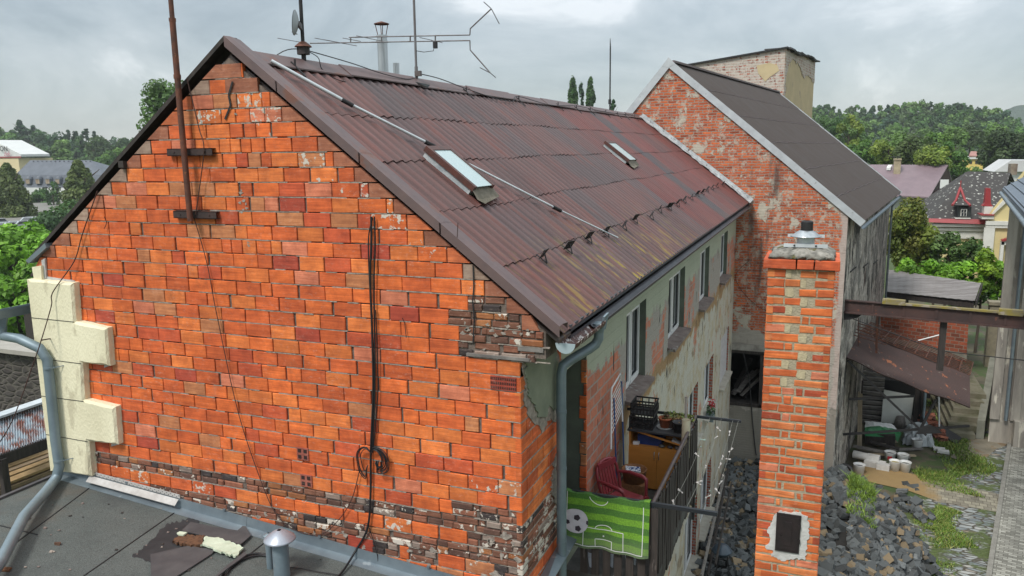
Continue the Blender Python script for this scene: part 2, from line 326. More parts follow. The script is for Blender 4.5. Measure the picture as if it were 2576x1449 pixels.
for k in range(11, -28, -1):
    zt = ZK0 + HK * k; zb = zt - HK; zm = (zt + zb) / 2
    if zt > 1.0: continue
    x0 = xl_at(zt); x1 = xr_real(zt)
    if x1 - x0 < 0.12: continue
    brown = k in (-20, -22, -23)
    runs = []
    x = x0 + 0.01; first = x0 > -8.46
    if first: x += U(0.0, 0.02)
    off = 0.15 if k % 2 else 0.0
    # rake fillers
    L = x0 + (U(0.05, 0.16) if first else 0)
    if first: runs.append((x0 + 0.0, L - 0.012, 'f'))
    Rr = x1 - U(0.04, 0.16) if zt > -1.80 else x1
    x = L; started = False
    if not first: runs.append((x, x + 0.145 + off * 0.9, 'b')); x += 0.155 + off * 0.9
    else:
        w = U(0.16, 0.30); runs.append((x, x + w, 'b')); x += w + 0.008
    while x < Rr - 0.05:
        w = 0.292 + U(-0.012, 0.012)
        if -5.62 < x < -5.05 and zm > -1.1 and rnd.random() < .8: w = U(0.11, 0.17)
        elif rnd.random() < 0.07: w = U(0.10, 0.18)
        if x + w > Rr - 0.07: w = Rr - x
        runs.append((x, x + w, 'b')); x += w + (U(0.006, 0.014) if rnd.random() < .8 else U(0.018, 0.03))
    if zt > -1.80 and x1 - Rr > 0.05: runs.append((Rr + 0.015, x1 - 0.005, 'f'))
    for (a, b, t) in runs:
        br = brown
        if a > -3.05 and -1.80 < zm < -1.22: br = True
        if a > -3.15 and zm < -1.22 and zm > -1.8: br = True
        if b < -7.95 and -1.98 < zm < -1.35: br = True
        if a > -3.2 and (-3.95 < zm < -3.33): br = True
        if k in (-20,) and a > -3.3 and rnd.random() < .5: br = True
        if k == -23 and rnd.random() < .55 and a < -3: br = False
        if k == -22 and a < -7.2: br = False
        if k == -23 and a < -7.2: br = True
        if t == 'f' and a > -5 and zb < -1.70: continue
        if t == 'f': 
            cc_ = pick(FIL); z0_, z1_ = zb + .007, zt - .007; g_ = .03
            if a > -5: q_ = [(a, z0_), (min(-2.25, RX + (RZ + .02 - z0_) / SL - g_), z0_), (min(-2.25, max(a + .01, RX + (RZ + .02 - z1_) / SL - g_)), z1_), (a, z1_)]
            else: q_ = [(xl_at(z0_) + g_, z0_), (b, z0_), (b, z1_), (min(b - .01, xl_at(z1_) + g_), z1_)]
            gb.prism([(u, U(-.004, .0), w) for u, w in q_], (0, .04, 0), (*cc_, .35)); continue
            zc = zb + 0.01; nn = 2 if rnd.random() < .5 else 1
            for q in range(nn):
                h0 = zb + 0.008 + q * (HK / nn); h1 = zb + (q + 1) * HK / nn - 0.008
                brick(gb, PX, a, b, h0, h1, pick(BRN if rnd.random() < .6 else PAL), .35, pr=U(-.004, .004), j=0.008)
            continue
        if br:                                  # two thin old bricks
            for q in range(2):
                z0 = zb + 0.005 + q * HK / 2; z1 = z0 + HK / 2 - 0.012
                xx = a - U(0, .05)
                while xx < b - 0.02:
                    w = min(U(0.11, 0.27), b - xx)
                    if w > 0.05: brick(gb, PX, max(xx, x0 + .01), xx + w - 0.012, z0, z1, pick(BRN), rnd.choice([0, .25, .5, .75]) if k != -22 else U(.3, .9), pr=U(-.008, .006), ch=0.008, j=0.004)
                    xx += w
        else:
            brick(gb, PX, a, b, zb + 0.0045 + U(-.002, .002), zt - 0.0045 + U(-.003, .001), pick(PAL), plast(a, zm), pr=U(-.003, .004))
    # bed mortar strip, ragged
    n = int((x1 - x0) / 0.12); xs = np.linspace(x0, x1, n + 1)
    for i in range(n):
        p = U(-0.002, 0.006) if rnd.random() < .7 else U(-.03, -.01)
        mo.box(xs[i], xs[i + 1], -0.0 - p + 0.002, 0.03, zb - 0.004 + U(-.002, .002), zb + 0.0045 + U(-.002, .003))
# loose half blocks and mortar beside the crack, vent blocks
def bits(mb, n, x0, x1, z0, z1, s, pr=0.003):
    for _ in range(n):
        x, z = U(x0, x1), U(z0, z1); r = U(.4, 1) * s; ax_ = U(.6, 1.8)
        mb.prism([(x + r * ax_ * U(.25, 1.1) * math.cos(t), -pr, z + r * U(.25, 1.0) * math.sin(t)) for t in np.linspace(0, 6.28, 14)[:-1]], (0, .02, 0))
bits(mo, 12, -5.42, -5.32, -.9, .4, .03); bits(mo, 22, -3.0, -2.2, -1.8, -1.5, .03); bits(mo, 14, -8.4, -7.95, -1.95, -1.5, .045)
bits(mo, 26, -7.4, -3.2, -4.02, -3.72, .045); bits(mo, 16, -2.9, -2.45, -4.15, -3.5, .05, .008)
part(gb, 'brick_facing', [M_block], house)
wl_ = MB(); yb0 = 0.018
poly = [(-8.47, G), (WX, G), (WX, -1.80), (-2.2, -1.80), (-2.2, zr(-2.2) - .05), (RX, RZ - .05), (-8.47, zr(-8.47) - .05)]
wl_.prism([(x, yb0, z) for x, z in poly], (0, 0.28, 0))
part(wl_, 'gable_wall', [M_mortar_dark], house)
part(mo, 'mortar_joints', [M_mortar], house)
# vent brick with slots / cell bricks set across the wall
vb = MB()
def holebrick(x, z, w, h, nx, nz, col):
    vb.box(x, x + w, -0.012, 0.01, z, z + h, (*col, .1))
    for i in range(nx):
        for j in range(nz):
            a = x + w * (i + .22) / nx; b = x + w * (i + .78) / nx; c = z + h * (j + .2) / nz; d = z + h * (j + .8) / nz
            vb.box(a, b, -0.0145, -0.008, c, d, (.03, .012, .01, 0))
p = onY(1240, 978); holebrick(-2.72, p[2], .25, .125, 14, 3, (.36, .06, .035)); part(vb, 'vent_brick', [M_block], house)
for (px, py) in ((748, 1155), (757, 1222)):
    vb = MB(); p = onY(px, py, -.01); holebrick(p[0], p[2], .14, .13, 2, 2, (.33, .10, .07)); part(vb, 'cell_brick', [M_block], house)
# square hole + crack
cr = MB(); pts = [onY(*q, -.014) for q in ((1190, 668), (1192, 720), (1189, 760), (1193, 800), (1190, 862))]
for a, b in zip(pts, pts[1:]): cr.beam(a, b, 0.012, 0.004, up=(0, 1, 0))
part(cr, 'wall_crack', [M_dark], house); cr = MB()
pts = [onY(*q, -.014) for q in ((585, 205), (575, 240), (580, 265), (566, 300))]
for a, b in zip(pts, pts[1:]): cr.beam(a, b, 0.02, 0.004, up=(0, 1, 0))
part(cr, 'wall_crack', [M_dark], house)

# ---- cream insulation cladding at the left corner
cl = MB(); oy = -0.085
def P2(q, y): return [onY(a, b, y) for a, b in q]
blocks = [[(88, 705), (183, 712), (189, 811), (99, 800)], [(99, 802), (268, 826), (275, 921), (112, 902)], [(112, 904), (206, 915), (212, 1011), (124, 998)],
          [(124, 1000), (288, 1024), (296, 1119), (139, 1096)], [(139, 1098), (222, 1112), (229, 1199), (150, 1188)]]
xL = -8.47
ol = [(90, 704), (183, 712), (189, 809), (268, 826), (275, 921), (206, 913), (211, 1006), (288, 1024), (296, 1119), (222, 1110), (229, 1199), (150, 1188)]
op_ = [onY(x, y, oy) for x, y in ol]; op_[0] = V(xL, oy, op_[0][2]); op_[-1] = V(xL, oy, op_[-1][2]); pp = [V(p[0], p[2], 0)[:2] for p in op_]
# subdivide + wobble the outline, then a chamfered face set in from it
o2 = []
for i in range(len(pp)):
    p_, q_ = pp[i], pp[(i + 1) % len(pp)]; k_ = max(1, int(np.hypot(*(q_ - p_)) / .07))
    for j in range(k_): o2.append(p_ + (q_ - p_) * j / k_)
n_ = len(o2); ins = []; out_ = []
for i in range(n_):
    d1 = o2[i] - o2[i - 1]; d2 = o2[(i + 1) % n_] - o2[i]; d1 = d1 / np.hypot(*d1); d2 = d2 / np.hypot(*d2); nn1 = V(d1[1], -d1[0], 0)[:2]; nn2 = V(d2[1], -d2[0], 0)[:2]; b_ = nn1 + nn2; b_ = b_ / max(.35, np.dot(b_, b_)) * 2
    w_ = 0 if abs(o2[i][0] - xL) < .01 else .024 + U(-.006, .006); ins.append(o2[i] - b_ * -w_ * 1.0); out_.append(o2[i] + V(U(-.003, .003), U(-.003, .003), 0)[:2])
vs_ = [V(p[0], .01, p[1]) for p in out_] + [V(p[0], -.07, p[1]) for p in out_] + [V(p[0], -.095, p[1]) for p in ins]
cl.add(vs_, [(i, (i + 1) % n_, n_ + (i + 1) % n_, n_ + i) for i in range(n_)] + [(n_ + i, n_ + (i + 1) % n_, 2 * n_ + (i + 1) % n_, 2 * n_ + i) for i in range(n_)] + [tuple(range(2 * n_, 3 * n_))])
clad = part(cl, 'insulation_cladding', [M_cream], house)
for qa_, qb_ in (((99, 801), (186, 810)), ((112, 903), (204, 915)), ((124, 999), (210, 1010)), ((139, 1097), (220, 1111))):
    m_ = MB(); a_, b_ = onY(*qa_, -.097), onY(*qb_, -.097); a_[0] = xL; m_.beam(a_, b_, .006, .005, up=(0, 1, 0)); part(m_, 'board_joint', [M_dark], clad)
bd = MB()
for q in ([(186, 815), (270, 821), (283, 918), (262, 925), (262, 835), (190, 830)], [(212, 1012), (291, 1022), (300, 1118), (280, 1123), (282, 1035), (214, 1026)], [(110, 695), (186, 706), (192, 812), (176, 812), (178, 722), (108, 712)]):
    bd.prism([onY(a, b, -.012) for a, b in q], (0, .02, 0))
bd.prism([onY(*q, -.02) for q in ((104, 655), (112, 650), (116, 700), (108, 702))], (0, .02, 0))
part(bd, 'backing_board', [M_board], house)
c2 = MB(); c2.prism([onY(*q, -.05) for q in ((80, 672), (103, 668), (105, 708), (86, 708))], (0, .06, 0)); part(c2, 'cladding_stub', [M_cream], house)

# ---- corrugated roof, right slope
def m_roof():
    t = NT('corrugated_roof'); a = t.attr()[0]
    v = t.map((0.5, 6, 0.5)); st = t.noise(3, 5, 0.6, v); n = t.noise(1.3, 6, 0.62)
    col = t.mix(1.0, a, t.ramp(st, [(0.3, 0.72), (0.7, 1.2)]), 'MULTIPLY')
    rd = t.mr(t.noise(2.2, 6, 0.6, t.map((0.5, 2.5, 0.5), loc=(3, 1, 0))), 0.53, 0.66)
    col = t.mix(t.math('MULTIPLY', rd, 0.55), col, (0.16, 0.045, 0.03))
    col = t.mix(t.mr(n, 0.35, 0.7, 0, 0.35), col, (0.075, 0.062, 0.060))
    gr = t.mr(t.noise(90, 2, 0.5), 0.62, 0.75); col = t.mix(t.math('MULTIPLY', gr, 0.35), col, (0.2, 0.16, 0.155))
    s = t.sep(); # moss near the eave (object space: x measured from the thing's base)
    e = t.math('ADD', t.math('MULTIPLY', t.math('ABSOLUTE', t.math('SUBTRACT', s[1], 3.6)), -0.20), 1.0)
    ex = t.mr(s[0], 2.35, 3.25, 0, 1)
    mk_ = t.math('MULTIPLY', t.math('MULTIPLY', e, ex), t.mr(t.noise(4, 5, 0.65, t.map((0.55, 4, 0.5), loc=(0, 2.2, 0))), 0.555, 0.60), True)
    col = t.mix(t.math('MULTIPLY', mk_, 0.8), col, (0.32, 0.24, 0.02))
    rb = t.mr(s[0], 3.0, 3.35); col = t.mix(t.math('MULTIPLY', t.math('MULTIPLY', rb, t.mr(st, .4, .6)), 0.2), col, (0.13, 0.065, 0.025))
    return t.fin(col, 0.52, 0, t.noise(50, 4, 0.6), 0.35, 0.004)
M_roof = m_roof()
rf = MB(); PIT = 0.182; seams = [0.97, 0.39, -0.10, -0.58, -1.07, EZ]
def pr_(x, y, o): 
    sag = -0.010 * math.sin(y * .55 + 1) * math.sin(math.pi * (RX - x) / (RX - EX)); q = V(x, y, RZ - (x - RX) * SL) + RN * (o + sag); return q
ny = int((YB - .12) / PIT) * 8; ys = [0.12 + i * PIT / 8 for i in range(ny + 1)]
shade = {}
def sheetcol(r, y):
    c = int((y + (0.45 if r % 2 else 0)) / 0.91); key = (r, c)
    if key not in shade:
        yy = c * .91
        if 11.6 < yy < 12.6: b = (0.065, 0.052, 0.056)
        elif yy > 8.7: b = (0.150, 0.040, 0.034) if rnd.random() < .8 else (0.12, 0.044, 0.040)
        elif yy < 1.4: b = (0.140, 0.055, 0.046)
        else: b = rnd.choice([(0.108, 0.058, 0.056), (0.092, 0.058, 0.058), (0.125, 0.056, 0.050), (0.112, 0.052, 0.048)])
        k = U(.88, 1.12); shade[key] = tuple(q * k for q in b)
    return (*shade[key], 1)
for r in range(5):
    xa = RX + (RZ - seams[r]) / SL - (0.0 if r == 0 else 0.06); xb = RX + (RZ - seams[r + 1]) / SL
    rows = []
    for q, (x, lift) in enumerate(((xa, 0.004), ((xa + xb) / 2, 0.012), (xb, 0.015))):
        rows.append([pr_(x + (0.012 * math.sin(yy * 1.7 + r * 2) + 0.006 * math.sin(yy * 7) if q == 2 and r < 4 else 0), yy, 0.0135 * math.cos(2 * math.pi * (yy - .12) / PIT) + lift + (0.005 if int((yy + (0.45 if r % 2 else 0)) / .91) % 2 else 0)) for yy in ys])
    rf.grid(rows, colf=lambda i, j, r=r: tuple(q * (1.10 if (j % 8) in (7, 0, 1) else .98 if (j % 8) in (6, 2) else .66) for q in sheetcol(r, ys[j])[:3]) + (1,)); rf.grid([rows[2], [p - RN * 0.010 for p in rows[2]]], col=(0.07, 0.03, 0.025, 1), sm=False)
rows = [[V(x, yy, zr(x)) + V(0, 0, .02 * math.cos(2 * math.pi * (yy - .12) / PIT)) for yy in ys[::2]] for x in (RX, LEX)]
rf.grid(rows, col=(0.10, 0.05, 0.045, 1))
# roof boarding under the sheets (closed underside)
rf.prism([(RX, .05, RZ - .05), (EX, .05, EZ - .06), (EX, .05, EZ - .03), (RX, .05, RZ - .02), (LEX, .05, LEZ - .03), (LEX, .05, LEZ - .06)], (0, YB - .06, 0), col=(.04, .03, .028, 1))
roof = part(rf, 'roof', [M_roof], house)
# ridge cap
rc = MB(); 
for i in range(10):
    y0 = .12 + i * 1.76; y1 = min(y0 + 1.80, YB)
    l = .012 * (i % 2)
    rc.prism([(RX - .18, y0, RZ - .10 + l), (RX, y0, RZ + .055 + l), (RX + .17, y0, RZ - .075 + l), (RX + .17, y0, RZ - .09 + l), (RX, y0, RZ + .035 + l), (RX - .18, y0, RZ - .12 + l)], (0, y1 - y0, 0))
for i in range(int((YB - .3) / PIT)):
    y = .12 + (i + .5) * PIT; p = pr_(RX + .175, y, 0.0)
    rc.prism([p + V(0, -.07, .016), p + V(0, .07, .016), p + RD * .012 + V(0, .045, -.020), p + RD * .012 + V(0, -.045, -.020)], RN * -.006)
part(rc, 'ridge_cap', [M_trim], roof)
# verge trims
vt = MB(); ap = V(RX, 0, 1.12); el = V(EX + .02, 0, -1.475)
def at_s(t, y, dz=0): return V(ap[0] + (el[0] - ap[0]) * t, y, ap[2] + (el[2] - ap[2]) * t + dz)
br_ = [0, .17, .43, .67, 1.0]
for a, b in zip(br_, br_[1:]):
    dz = U(0, .004)
    P_ = [[at_s(t, y, dz + d) for (y, d) in ((-.03, -.10), (-.03, 0), (.06, .004), (.20, -.012), (.20, -.07))] for t in (a, (a + b) / 2, b + .004)]
    vt.grid(P_, sm=False)
part(vt, 'verge_trim', [M_trim], roof)
vl = MB(); al = V(RX, 0, 1.12); bl = onY(72, 655); bl = V(bl[0], 0, bl[2])
vl.grid([[al + (bl - al) * t + V(0, y, d) for (y, d) in ((-.03, -.05), (-.03, 0), (.16, 0), (.16, -.08))] for t in (0, .5, 1)], sm=False)
vl.box(-6.93, -6.86, -.05, .0, -.12, -.05)
part(vl, 'verge_trim', [M_darkwood], roof)
ms = MB(); a = onY(64, 656, -.05); b = onY(112, 612, -.05); ms.prism([a, b, b + V(.02, 0, -.05), a + V(.05, 0, -.03)], (0, .25, 0)); part(ms, 'eave_sheet', [M_zinc], roof)
# light flashing against the taller gable
fl = MB(); xs = np.linspace(RX + .05, EX + .03, 42)
rowA = [pr_(x, YB - .02, .085) for x in xs]; rowB = [pr_(x, YB - .25 - U(0, .13), .045 + U(-.008, .02)) for x in xs]; rowC = [pr_(x, YB - .02, .16) for x in xs]
fl.grid([rowC, rowA, rowB], sm=False); part(fl, 'wall_flashing', [mk('flashing_paint', (0.50, 0.53, 0.54), (0.30, 0.31, 0.32), 6, 0.6, spots=(9, .6, (.12, .10, .09)))], roof)
# skylights
def skylight(x0, x1, y0, y1, h, big):
    def Q(x, y, o): return V(x, y, RZ - (x - RX) * SL) + RN * o
    cb = MB()
    def frus(o0, o1, e, m): 
        a = [Q(x0 - e, y0 - e, o0), Q(x1 + e, y0 - e, o0), Q(x1 + e, y1 + e, o0), Q(x0 - e, y1 + e, o0)]; b = [Q(x0 - e, y0 - e, o1), Q(x1 + e, y0 - e, o1), Q(x1 + e, y1 + e, o1), Q(x0 - e, y1 + e, o1)]
        m.add(a + b, [(4, 5, 6, 7)] + [(i, (i + 1) % 4, 4 + (i + 1) % 4, 4 + i) for i in range(4)])
    frus(-.02, h * .65, 0, cb); o = part(cb, 'skylight', [mk('bleached_curb', (0.42, 0.45, 0.46), (0.24, 0.28, 0.30), 9, .8)], house)
    fr = MB(); w = .035
    for (a, b, c, d) in ((x0 - .02, x1 + .02, y0 - .02, y0 + w), (x0 - .02, x1 + .02, y1 - w, y1 + .02), (x0 - .02, x0 + w, y0 + w, y1 - w)):
        fr.add([Q(a, c, h * .55), Q(b, c, h * .55), Q(b, d, h * .55), Q(a, d, h * .55), Q(a, c, h), Q(b, c, h), Q(b, d, h), Q(a, d, h)], [(0, 3, 2, 1), (4, 5, 6, 7), (0, 1, 5, 4), (1, 2, 6, 5), (2, 3, 7, 6), (3, 0, 4, 7)])
    part(fr, 'frame', [mk('brown_frame', (.10, .035, .025), (.06, .03, .025), 8, .5)], o)
    g = MB(); g.add([Q(x0 + w, y0 + w, h * .93), Q(x1 + .012, y0 + w, h * .93), Q(x1 + .012, y1 - w, h * .93), Q(x0 + w, y1 - w, h * .93), Q(x0 + w, y0 + w, h * .88), Q(x1 + .012, y0 + w, h * .88), Q(x1 + .012, y1 - w, h * .88), Q(x0 + w, y1 - w, h * .88)], [(4, 7, 6, 5), (0, 1, 2, 3), (0, 4, 5, 1), (1, 5, 6, 2)])
    part(g, 'pane', [mk('sky_reflection_pane', (.48, .58, .58), (.42, .53, .54), 30, .25, bs=.02)], o)  # pale blue sky reflection painted into the pane colour
    ap_ = MB(); ap_.add([Q(x1, y0 - .02, .10), Q(x1, y1 + .02, .10), Q(x1 + .10, y1 + .08, .052), Q(x1 + .16, y0 + .04, .048), Q(x1 + .10, y0 - .03, .052)], [(0, 4, 3, 2, 1)])
    part(ap_, 'apron', [mk('mossy_lead', (.20, .17, .13), (.10, .09, .06), 9, .8)], o)
skylight(-4.09, -3.56, 1.38, 1.88, .14, True)
skylight(-4.24, -3.78, 9.3, 9.95, .13, False)
# snow guards
gpos = [(-2.67, 1.29, 1), (-2.66, 2.12, 0), (-2.68, 2.99, 0), (-2.67, 3.76, 0), (-2.66, 4.7, 0), (-2.69, 5.52, 0), (-2.65, 6.51, 0), (-2.7, 7.45, 1), (-2.68, 8.3, 0), (-2.69, 9.2, 0), (-2.71, 10.1, 0), (-2.71, 11.0, 0), (-2.73, 12.0, 0), (-2.73, 12.8, 0), (-2.75, 13.7, 0), (-2.75, 14.6, 0), (-2.76, 15.6, 0), (-2.74, 16.7, 0)]
for x, y, w in gpos:
    g = MB(); b = pr_(x, y, .035); 
    g.beam(b - RD * .12 , b + RD * .03, .025, .006, up=RN); g.beam(b + RD * .03, b + V(0, 0, .10) - RD * .01, .025, .006, up=RN)
    tw = U(-.5, .5) if not w else -.1; wy = (.10 if w else .075)
    c = b + V(-.01, 0, .085); ax = V(math.sin(tw) * wy, math.cos(tw) * wy, 0) ; g.obox(c, ax, V(.03, 0, .045), V(.002, 0, -.0015))
    part(g, 'snow_guard', [M_dark], roof)
for y in (.85, 5.1, 7.35, 9.6, 10.9, 12.0, 13.4, 14.6, 15.5, 16.6):
    g = MB(); b = pr_(RX + .13, y, .03); g.beam(b - RD * .06 + V(0, 0, .03), b + RD * .16, .02, .012, up=RN); g.beam(b + V(0, .0, .0), b + V(0, 0, .09), .015, .015); part(g, 'wire_hook', [M_dark], roof)

# gutter + downpipe (right)
gt = MB(); gx, gz = -2.035, EZ - .06
def half(mb, y0, y1, r, n=10, m=0, z0=0., zs=0.):
    P_ = [[V(gx + rr * math.cos(t), y, gz + rr * math.sin(t) + zs * (y - y0)) for t in np.linspace(math.pi, 2 * math.pi, n)] for rr in (r, r - .006) for y in (y0, y1)]
    mb.grid(P_[:2], m=m); mb.grid([P_[3], P_[2]], m=m); mb.grid([[P_[0][0], P_[1][0]], [P_[2][0], P_[3][0]]], m=m); mb.grid([[P_[0][-1], P_[1][-1]], [P_[2][-1], P_[3][-1]]], m=m)
half(gt, 1.02, YB - .02, .068); gt.beam(V(-2.10, .4, gz + .03), V(-2.10, YB, gz + .03), .02, .12)
gut = part(gt, 'gutter', [mk('old_gutter', (.085, .085, .095), (.05, .05, .058), 4, .5, .3)], house)
g2 = MB(); half(g2, .06, 1.10, .088); 
for y in (0.06,):
    g2.prism([V(gx + .09 * math.cos(t), y, gz + .092 * math.sin(t) + .004) for t in np.linspace(math.pi, 2 * math.pi, 14)], (0, .008, 0), m=1)
part(g2, 'gutter_end', [mk('flaking_gutter', (.10, .035, .025), (.07, .03, .025), 7, .5, .2, spots=(16, .55, (.60, .58, .55))), mk('end_cap', (.42, .50, .54), (.36, .44, .48), 4, .4, .3)], gut)
dp = MB(); yo = 1.14
dp.cyl(V(gx, yo, gz - .04), V(gx, yo, gz - .14), .075, .05); path = [V(gx, yo, gz - .12), V(gx, yo, gz - .20), V(gx - .03, yo - .01, gz - .26), V(gx - .08, yo - .06, gz - .30), V(WX + .16, .95, gz - .40), V(WX + .11, .88, gz - .44), V(WX + .10, .86, gz - .52), V(WX + .10, .86, -4.6)]
dp.tube(path, .050, 14)
for z in (-2.55, -3.15, -3.95): dp.cyl(V(WX + .10, .86, z), V(WX + .10, .86, z - .035), .054, n=14)
dp.prism([V(gx + .08, yo - .07, gz + .04), V(gx + .085, yo + .07, gz + .055), V(gx + .06, yo + .05, gz - .11), V(gx + .04, yo - .04, gz - .11)], (-.02, 0, 0))
part(dp, 'downpipe', [M_pipe], house)
# left gutter, hopper, swan-neck downpipe crossing to the flat roof
lg = MB(); lx, lz = -8.79, -1.79
a0 = V(lx, -.34, lz)
for dx0, dz0, dx1, dz1 in ((-.09, .05, -.06, -.04), (-.06, -.04, .06, -.04), (.06, -.04, .07, .05)):
    lg.prism([V(lx + dx0, -.34, lz + dz0), V(lx + dx1, -.34, lz + dz1), V(lx + dx1, -.34, lz + dz1 + .008), V(lx + dx0 + .008, -.34, lz + dz0)], (0, 17.5, 0))
lg.prism([V(lx - .09, -.345, lz + .05), V(lx - .06, -.345, lz - .04), V(lx + .06, -.345, lz - .04), V(lx + .07, -.345, lz + .05)], (0, .006, 0))
lg.cyl(V(lx, -.24, lz - .04), V(lx, -.24, lz - .15), .10, .06, n=4, sm=False)
lgut = part(lg, 'gutter', [M_zinc], house)
lp = MB()
K = [V(lx, -.24, lz - .14), V(lx, -.24, lz - .25), onY(55, 868, -.22), onY(100, 876, -.19), onY(119, 905, -.17), onY(124, 950, -.17), onY(140, 1110, -.17), onY(149, 1172, -.17), onY(143, 1200, -.2)]
K[2] = onY(48, 852, -.23); lp.tube(K, .056, 14)
e1 = onZ(60, 1300, -3.70); e2 = onZ(2, 1412, -3.74); e3 = onZ(-60, 1500, -3.76)
lp.tube([K[-2], K[-1], onY(120, 1230, -.45) * .5 + onZ(118, 1235, -3.70) * .5, e1, e2, e3], .056, 14)
for (x, y) in ((123, 925), (148, 1158)):
    c = onY(x, y, -.17); lp.cyl(c + V(0, 0, .012), c - V(0, 0, .012), .061, n=14); lp.beam(c + V(.05, 0, 0), c + V(.15, .08, .02), .008, .008)
part(lp, 'downpipe', [M_pipe], house)
# ---- side wall with doorway, windows
def m_side():
    def zones(t, s, col):
        n = t.noise(1.6, 7, 0.7, t.map((1, 1.0, .7), loc=(2, 0, 5))); z = t.math('ADD', s[2], t.math('MULTIPLY', t.math('SUBTRACT', n, .5), 1.1))
        # object z is measured from the yard: -2.4 -> 8.2
        rough = t.mix(t.noise(24, 6, .7), (0.46, 0.42, 0.375), (0.20, 0.18, 0.155))
        brickm = t.mr(t.noise(1.25, 6, .66, t.map((1, 1, .55), loc=(1, 4.4, 9))), .520, .545)
        lowm = t.mr(s[1], 1.5, 2.6, 1, 0); brickm = t.math('MAXIMUM', brickm, t.math('MULTIPLY', lowm, t.mr(z, 7.7, 7.75, 1, 0)))
        mid = t.mix(brickm, rough, t.mix(.28, col, (0.62, .30, .22)))
        och = t.mix(t.noise(7, 7, .7), (0.52, 0.45, 0.30), (0.36, 0.31, 0.235))
        och = t.mix(t.mr(t.noise(2.5, 6, .7, t.map((1, .4, 1), loc=(8, 1, 1))), .55, .62), och, (.26, .20, .13))
        pale = t.mix(t.noise(6, 7, .7), (0.55, 0.53, 0.45), (0.40, 0.38, 0.32))
        low = t.mix(t.mr(t.noise(1.7, 6, .7), .44, .52), och, pale); low = t.mix(t.mr(t.noise(1.8, 6, .7, t.map((1, 1, .5), loc=(8, 8, 3))), .60, .62), low, t.mix(.35, col, (.5, .3, .2)))
        rough = rough; grn = t.mix(t.noise(2.2, 6, .65, t.map((1, 1, 1), loc=(3, 3, 0))), (0.33, 0.355, 0.265), (0.43, 0.45, 0.35))
        c = t.mix(t.mr(z, 7.02, 7.06), low, mid)
        band = t.math('MULTIPLY', t.mr(z, 6.78, 6.82), t.mr(z, 7.05, 7.10, 1, 0)); c = t.mix(band, c, t.mix(t.noise(9, 6, .7), (.42, .28, .12), (.22, .12, .07)))
        c = t.mix(t.mr(z, 8.02, 8.035), c, grn)
        bz = t.math('MULTIPLY', t.mr(t.math('ADD', s[1], t.math('MULTIPLY', t.math('SUBTRACT', t.noise(2.2, 6, .7), .5), 2.2)), 3.55, 3.65, 1, 0), t.mr(z, 7.98, 8.0, 1, 0)); c = t.mix(bz, c, t.mix(.22, col, (.60, .34, .26)))
        cr = t.math('MULTIPLY', t.mr(t.noise(5, 3, .5, t.map((1, 1, .28), loc=(1, 2, 3))), .655, .67), t.mr(z, 8.05, 8.15, 1, 0)); c = t.mix(cr, c, (.025, .02, .018))
        return c
    return m_brickshader('weathered_side_wall', 'y', .30, .143, (0.62, 0.17, 0.075), (0.56, 0.15, 0.07), (0.36, 0.33, 0.29), (.3, .28, .25), 2.0, zones=zones, dens=2.0, mort=.014)
M_side = m_side()
M_gplaster = mk('green_plaster', (0.25, 0.275, 0.20), (0.165, 0.185, 0.135), 2.5, .9, bs=.35, bsc=40, spots=(6, .66, (.12, .13, .10)))
M_reveal = mk('dark_green_plaster', (0.135, 0.155, 0.12), (0.085, 0.095, 0.075), 3, .9, bs=.3)
M_redbrick = m_brickshader('reveal_brick', 'x', .15, .075, (0.42, 0.10, 0.05), (0.34, 0.07, 0.04), (.33, .30, .26), (.4, .38, .33), 2.0, dens=2.0)
M_stone = mk('stone_sill', (0.21, 0.17, 0.15), (0.12, 0.085, 0.075), 6, .8, spots=(5, .6, (.28, .27, .26)))
wins = []        # (y0, y1, z0, z1, kind)
def wpx(a, b, zt, zb, kind): wins.append((onX(*a, WX)[1], onX(*b, WX)[1], zb, zt, kind))
wpx((1575, 900), (1624, 860), -2.22, -3.44, 'n'); wpx((1682, 780), (1722, 745), -2.22, -3.44, 'n'); wpx((1760, 700), (1783, 690), -2.22, -3.44, 'n'); wpx((1813, 640), (1829, 640), -2.22, -3.44, 'n')
wpx((1731, 1010), (1755, 1000), -5.12, -6.35, 'b'); wpx((1771, 960), (1793, 950), -5.12, -6.35, 'b'); wpx((1812, 900), (1831, 900), -5.12, -6.5, 'w')
wpx((1722, 1380), (1750, 1380), -7.95, -9.55, 'b'); wpx((1762, 1260), (1786, 1250), -7.95, -9.4, 'b')
sw = MB(); holes = [(1.2, 2.08, -4.5, -2.28)] + [w[:4] for w in wins]
Y0s, Y1s = 0.02, YB; ycuts = sorted({Y0s, Y1s} | {h[0] for h in holes} | {h[1] for h in holes}); zcuts = sorted({G, -1.62} | {h[2] for h in holes} | {h[3] for h in holes})
for a, b in zip(ycuts, ycuts[1:]):
    for c, d in zip(zcuts, zcuts[1:]):
        ym, zm = (a + b) / 2, (c + d) / 2
        if any(h[0] < ym < h[1] and h[2] < zm < h[3] for h in holes): continue
        x_ = WX - (.03 if b <= 1.21 and c < -1.9 else 0)
        sw.add([(WX, a, c), (WX, b, c), (WX, b, d), (WX, a, d)], [(0, 1, 2, 3)])
part(sw, 'side_wall', [M_side], house)
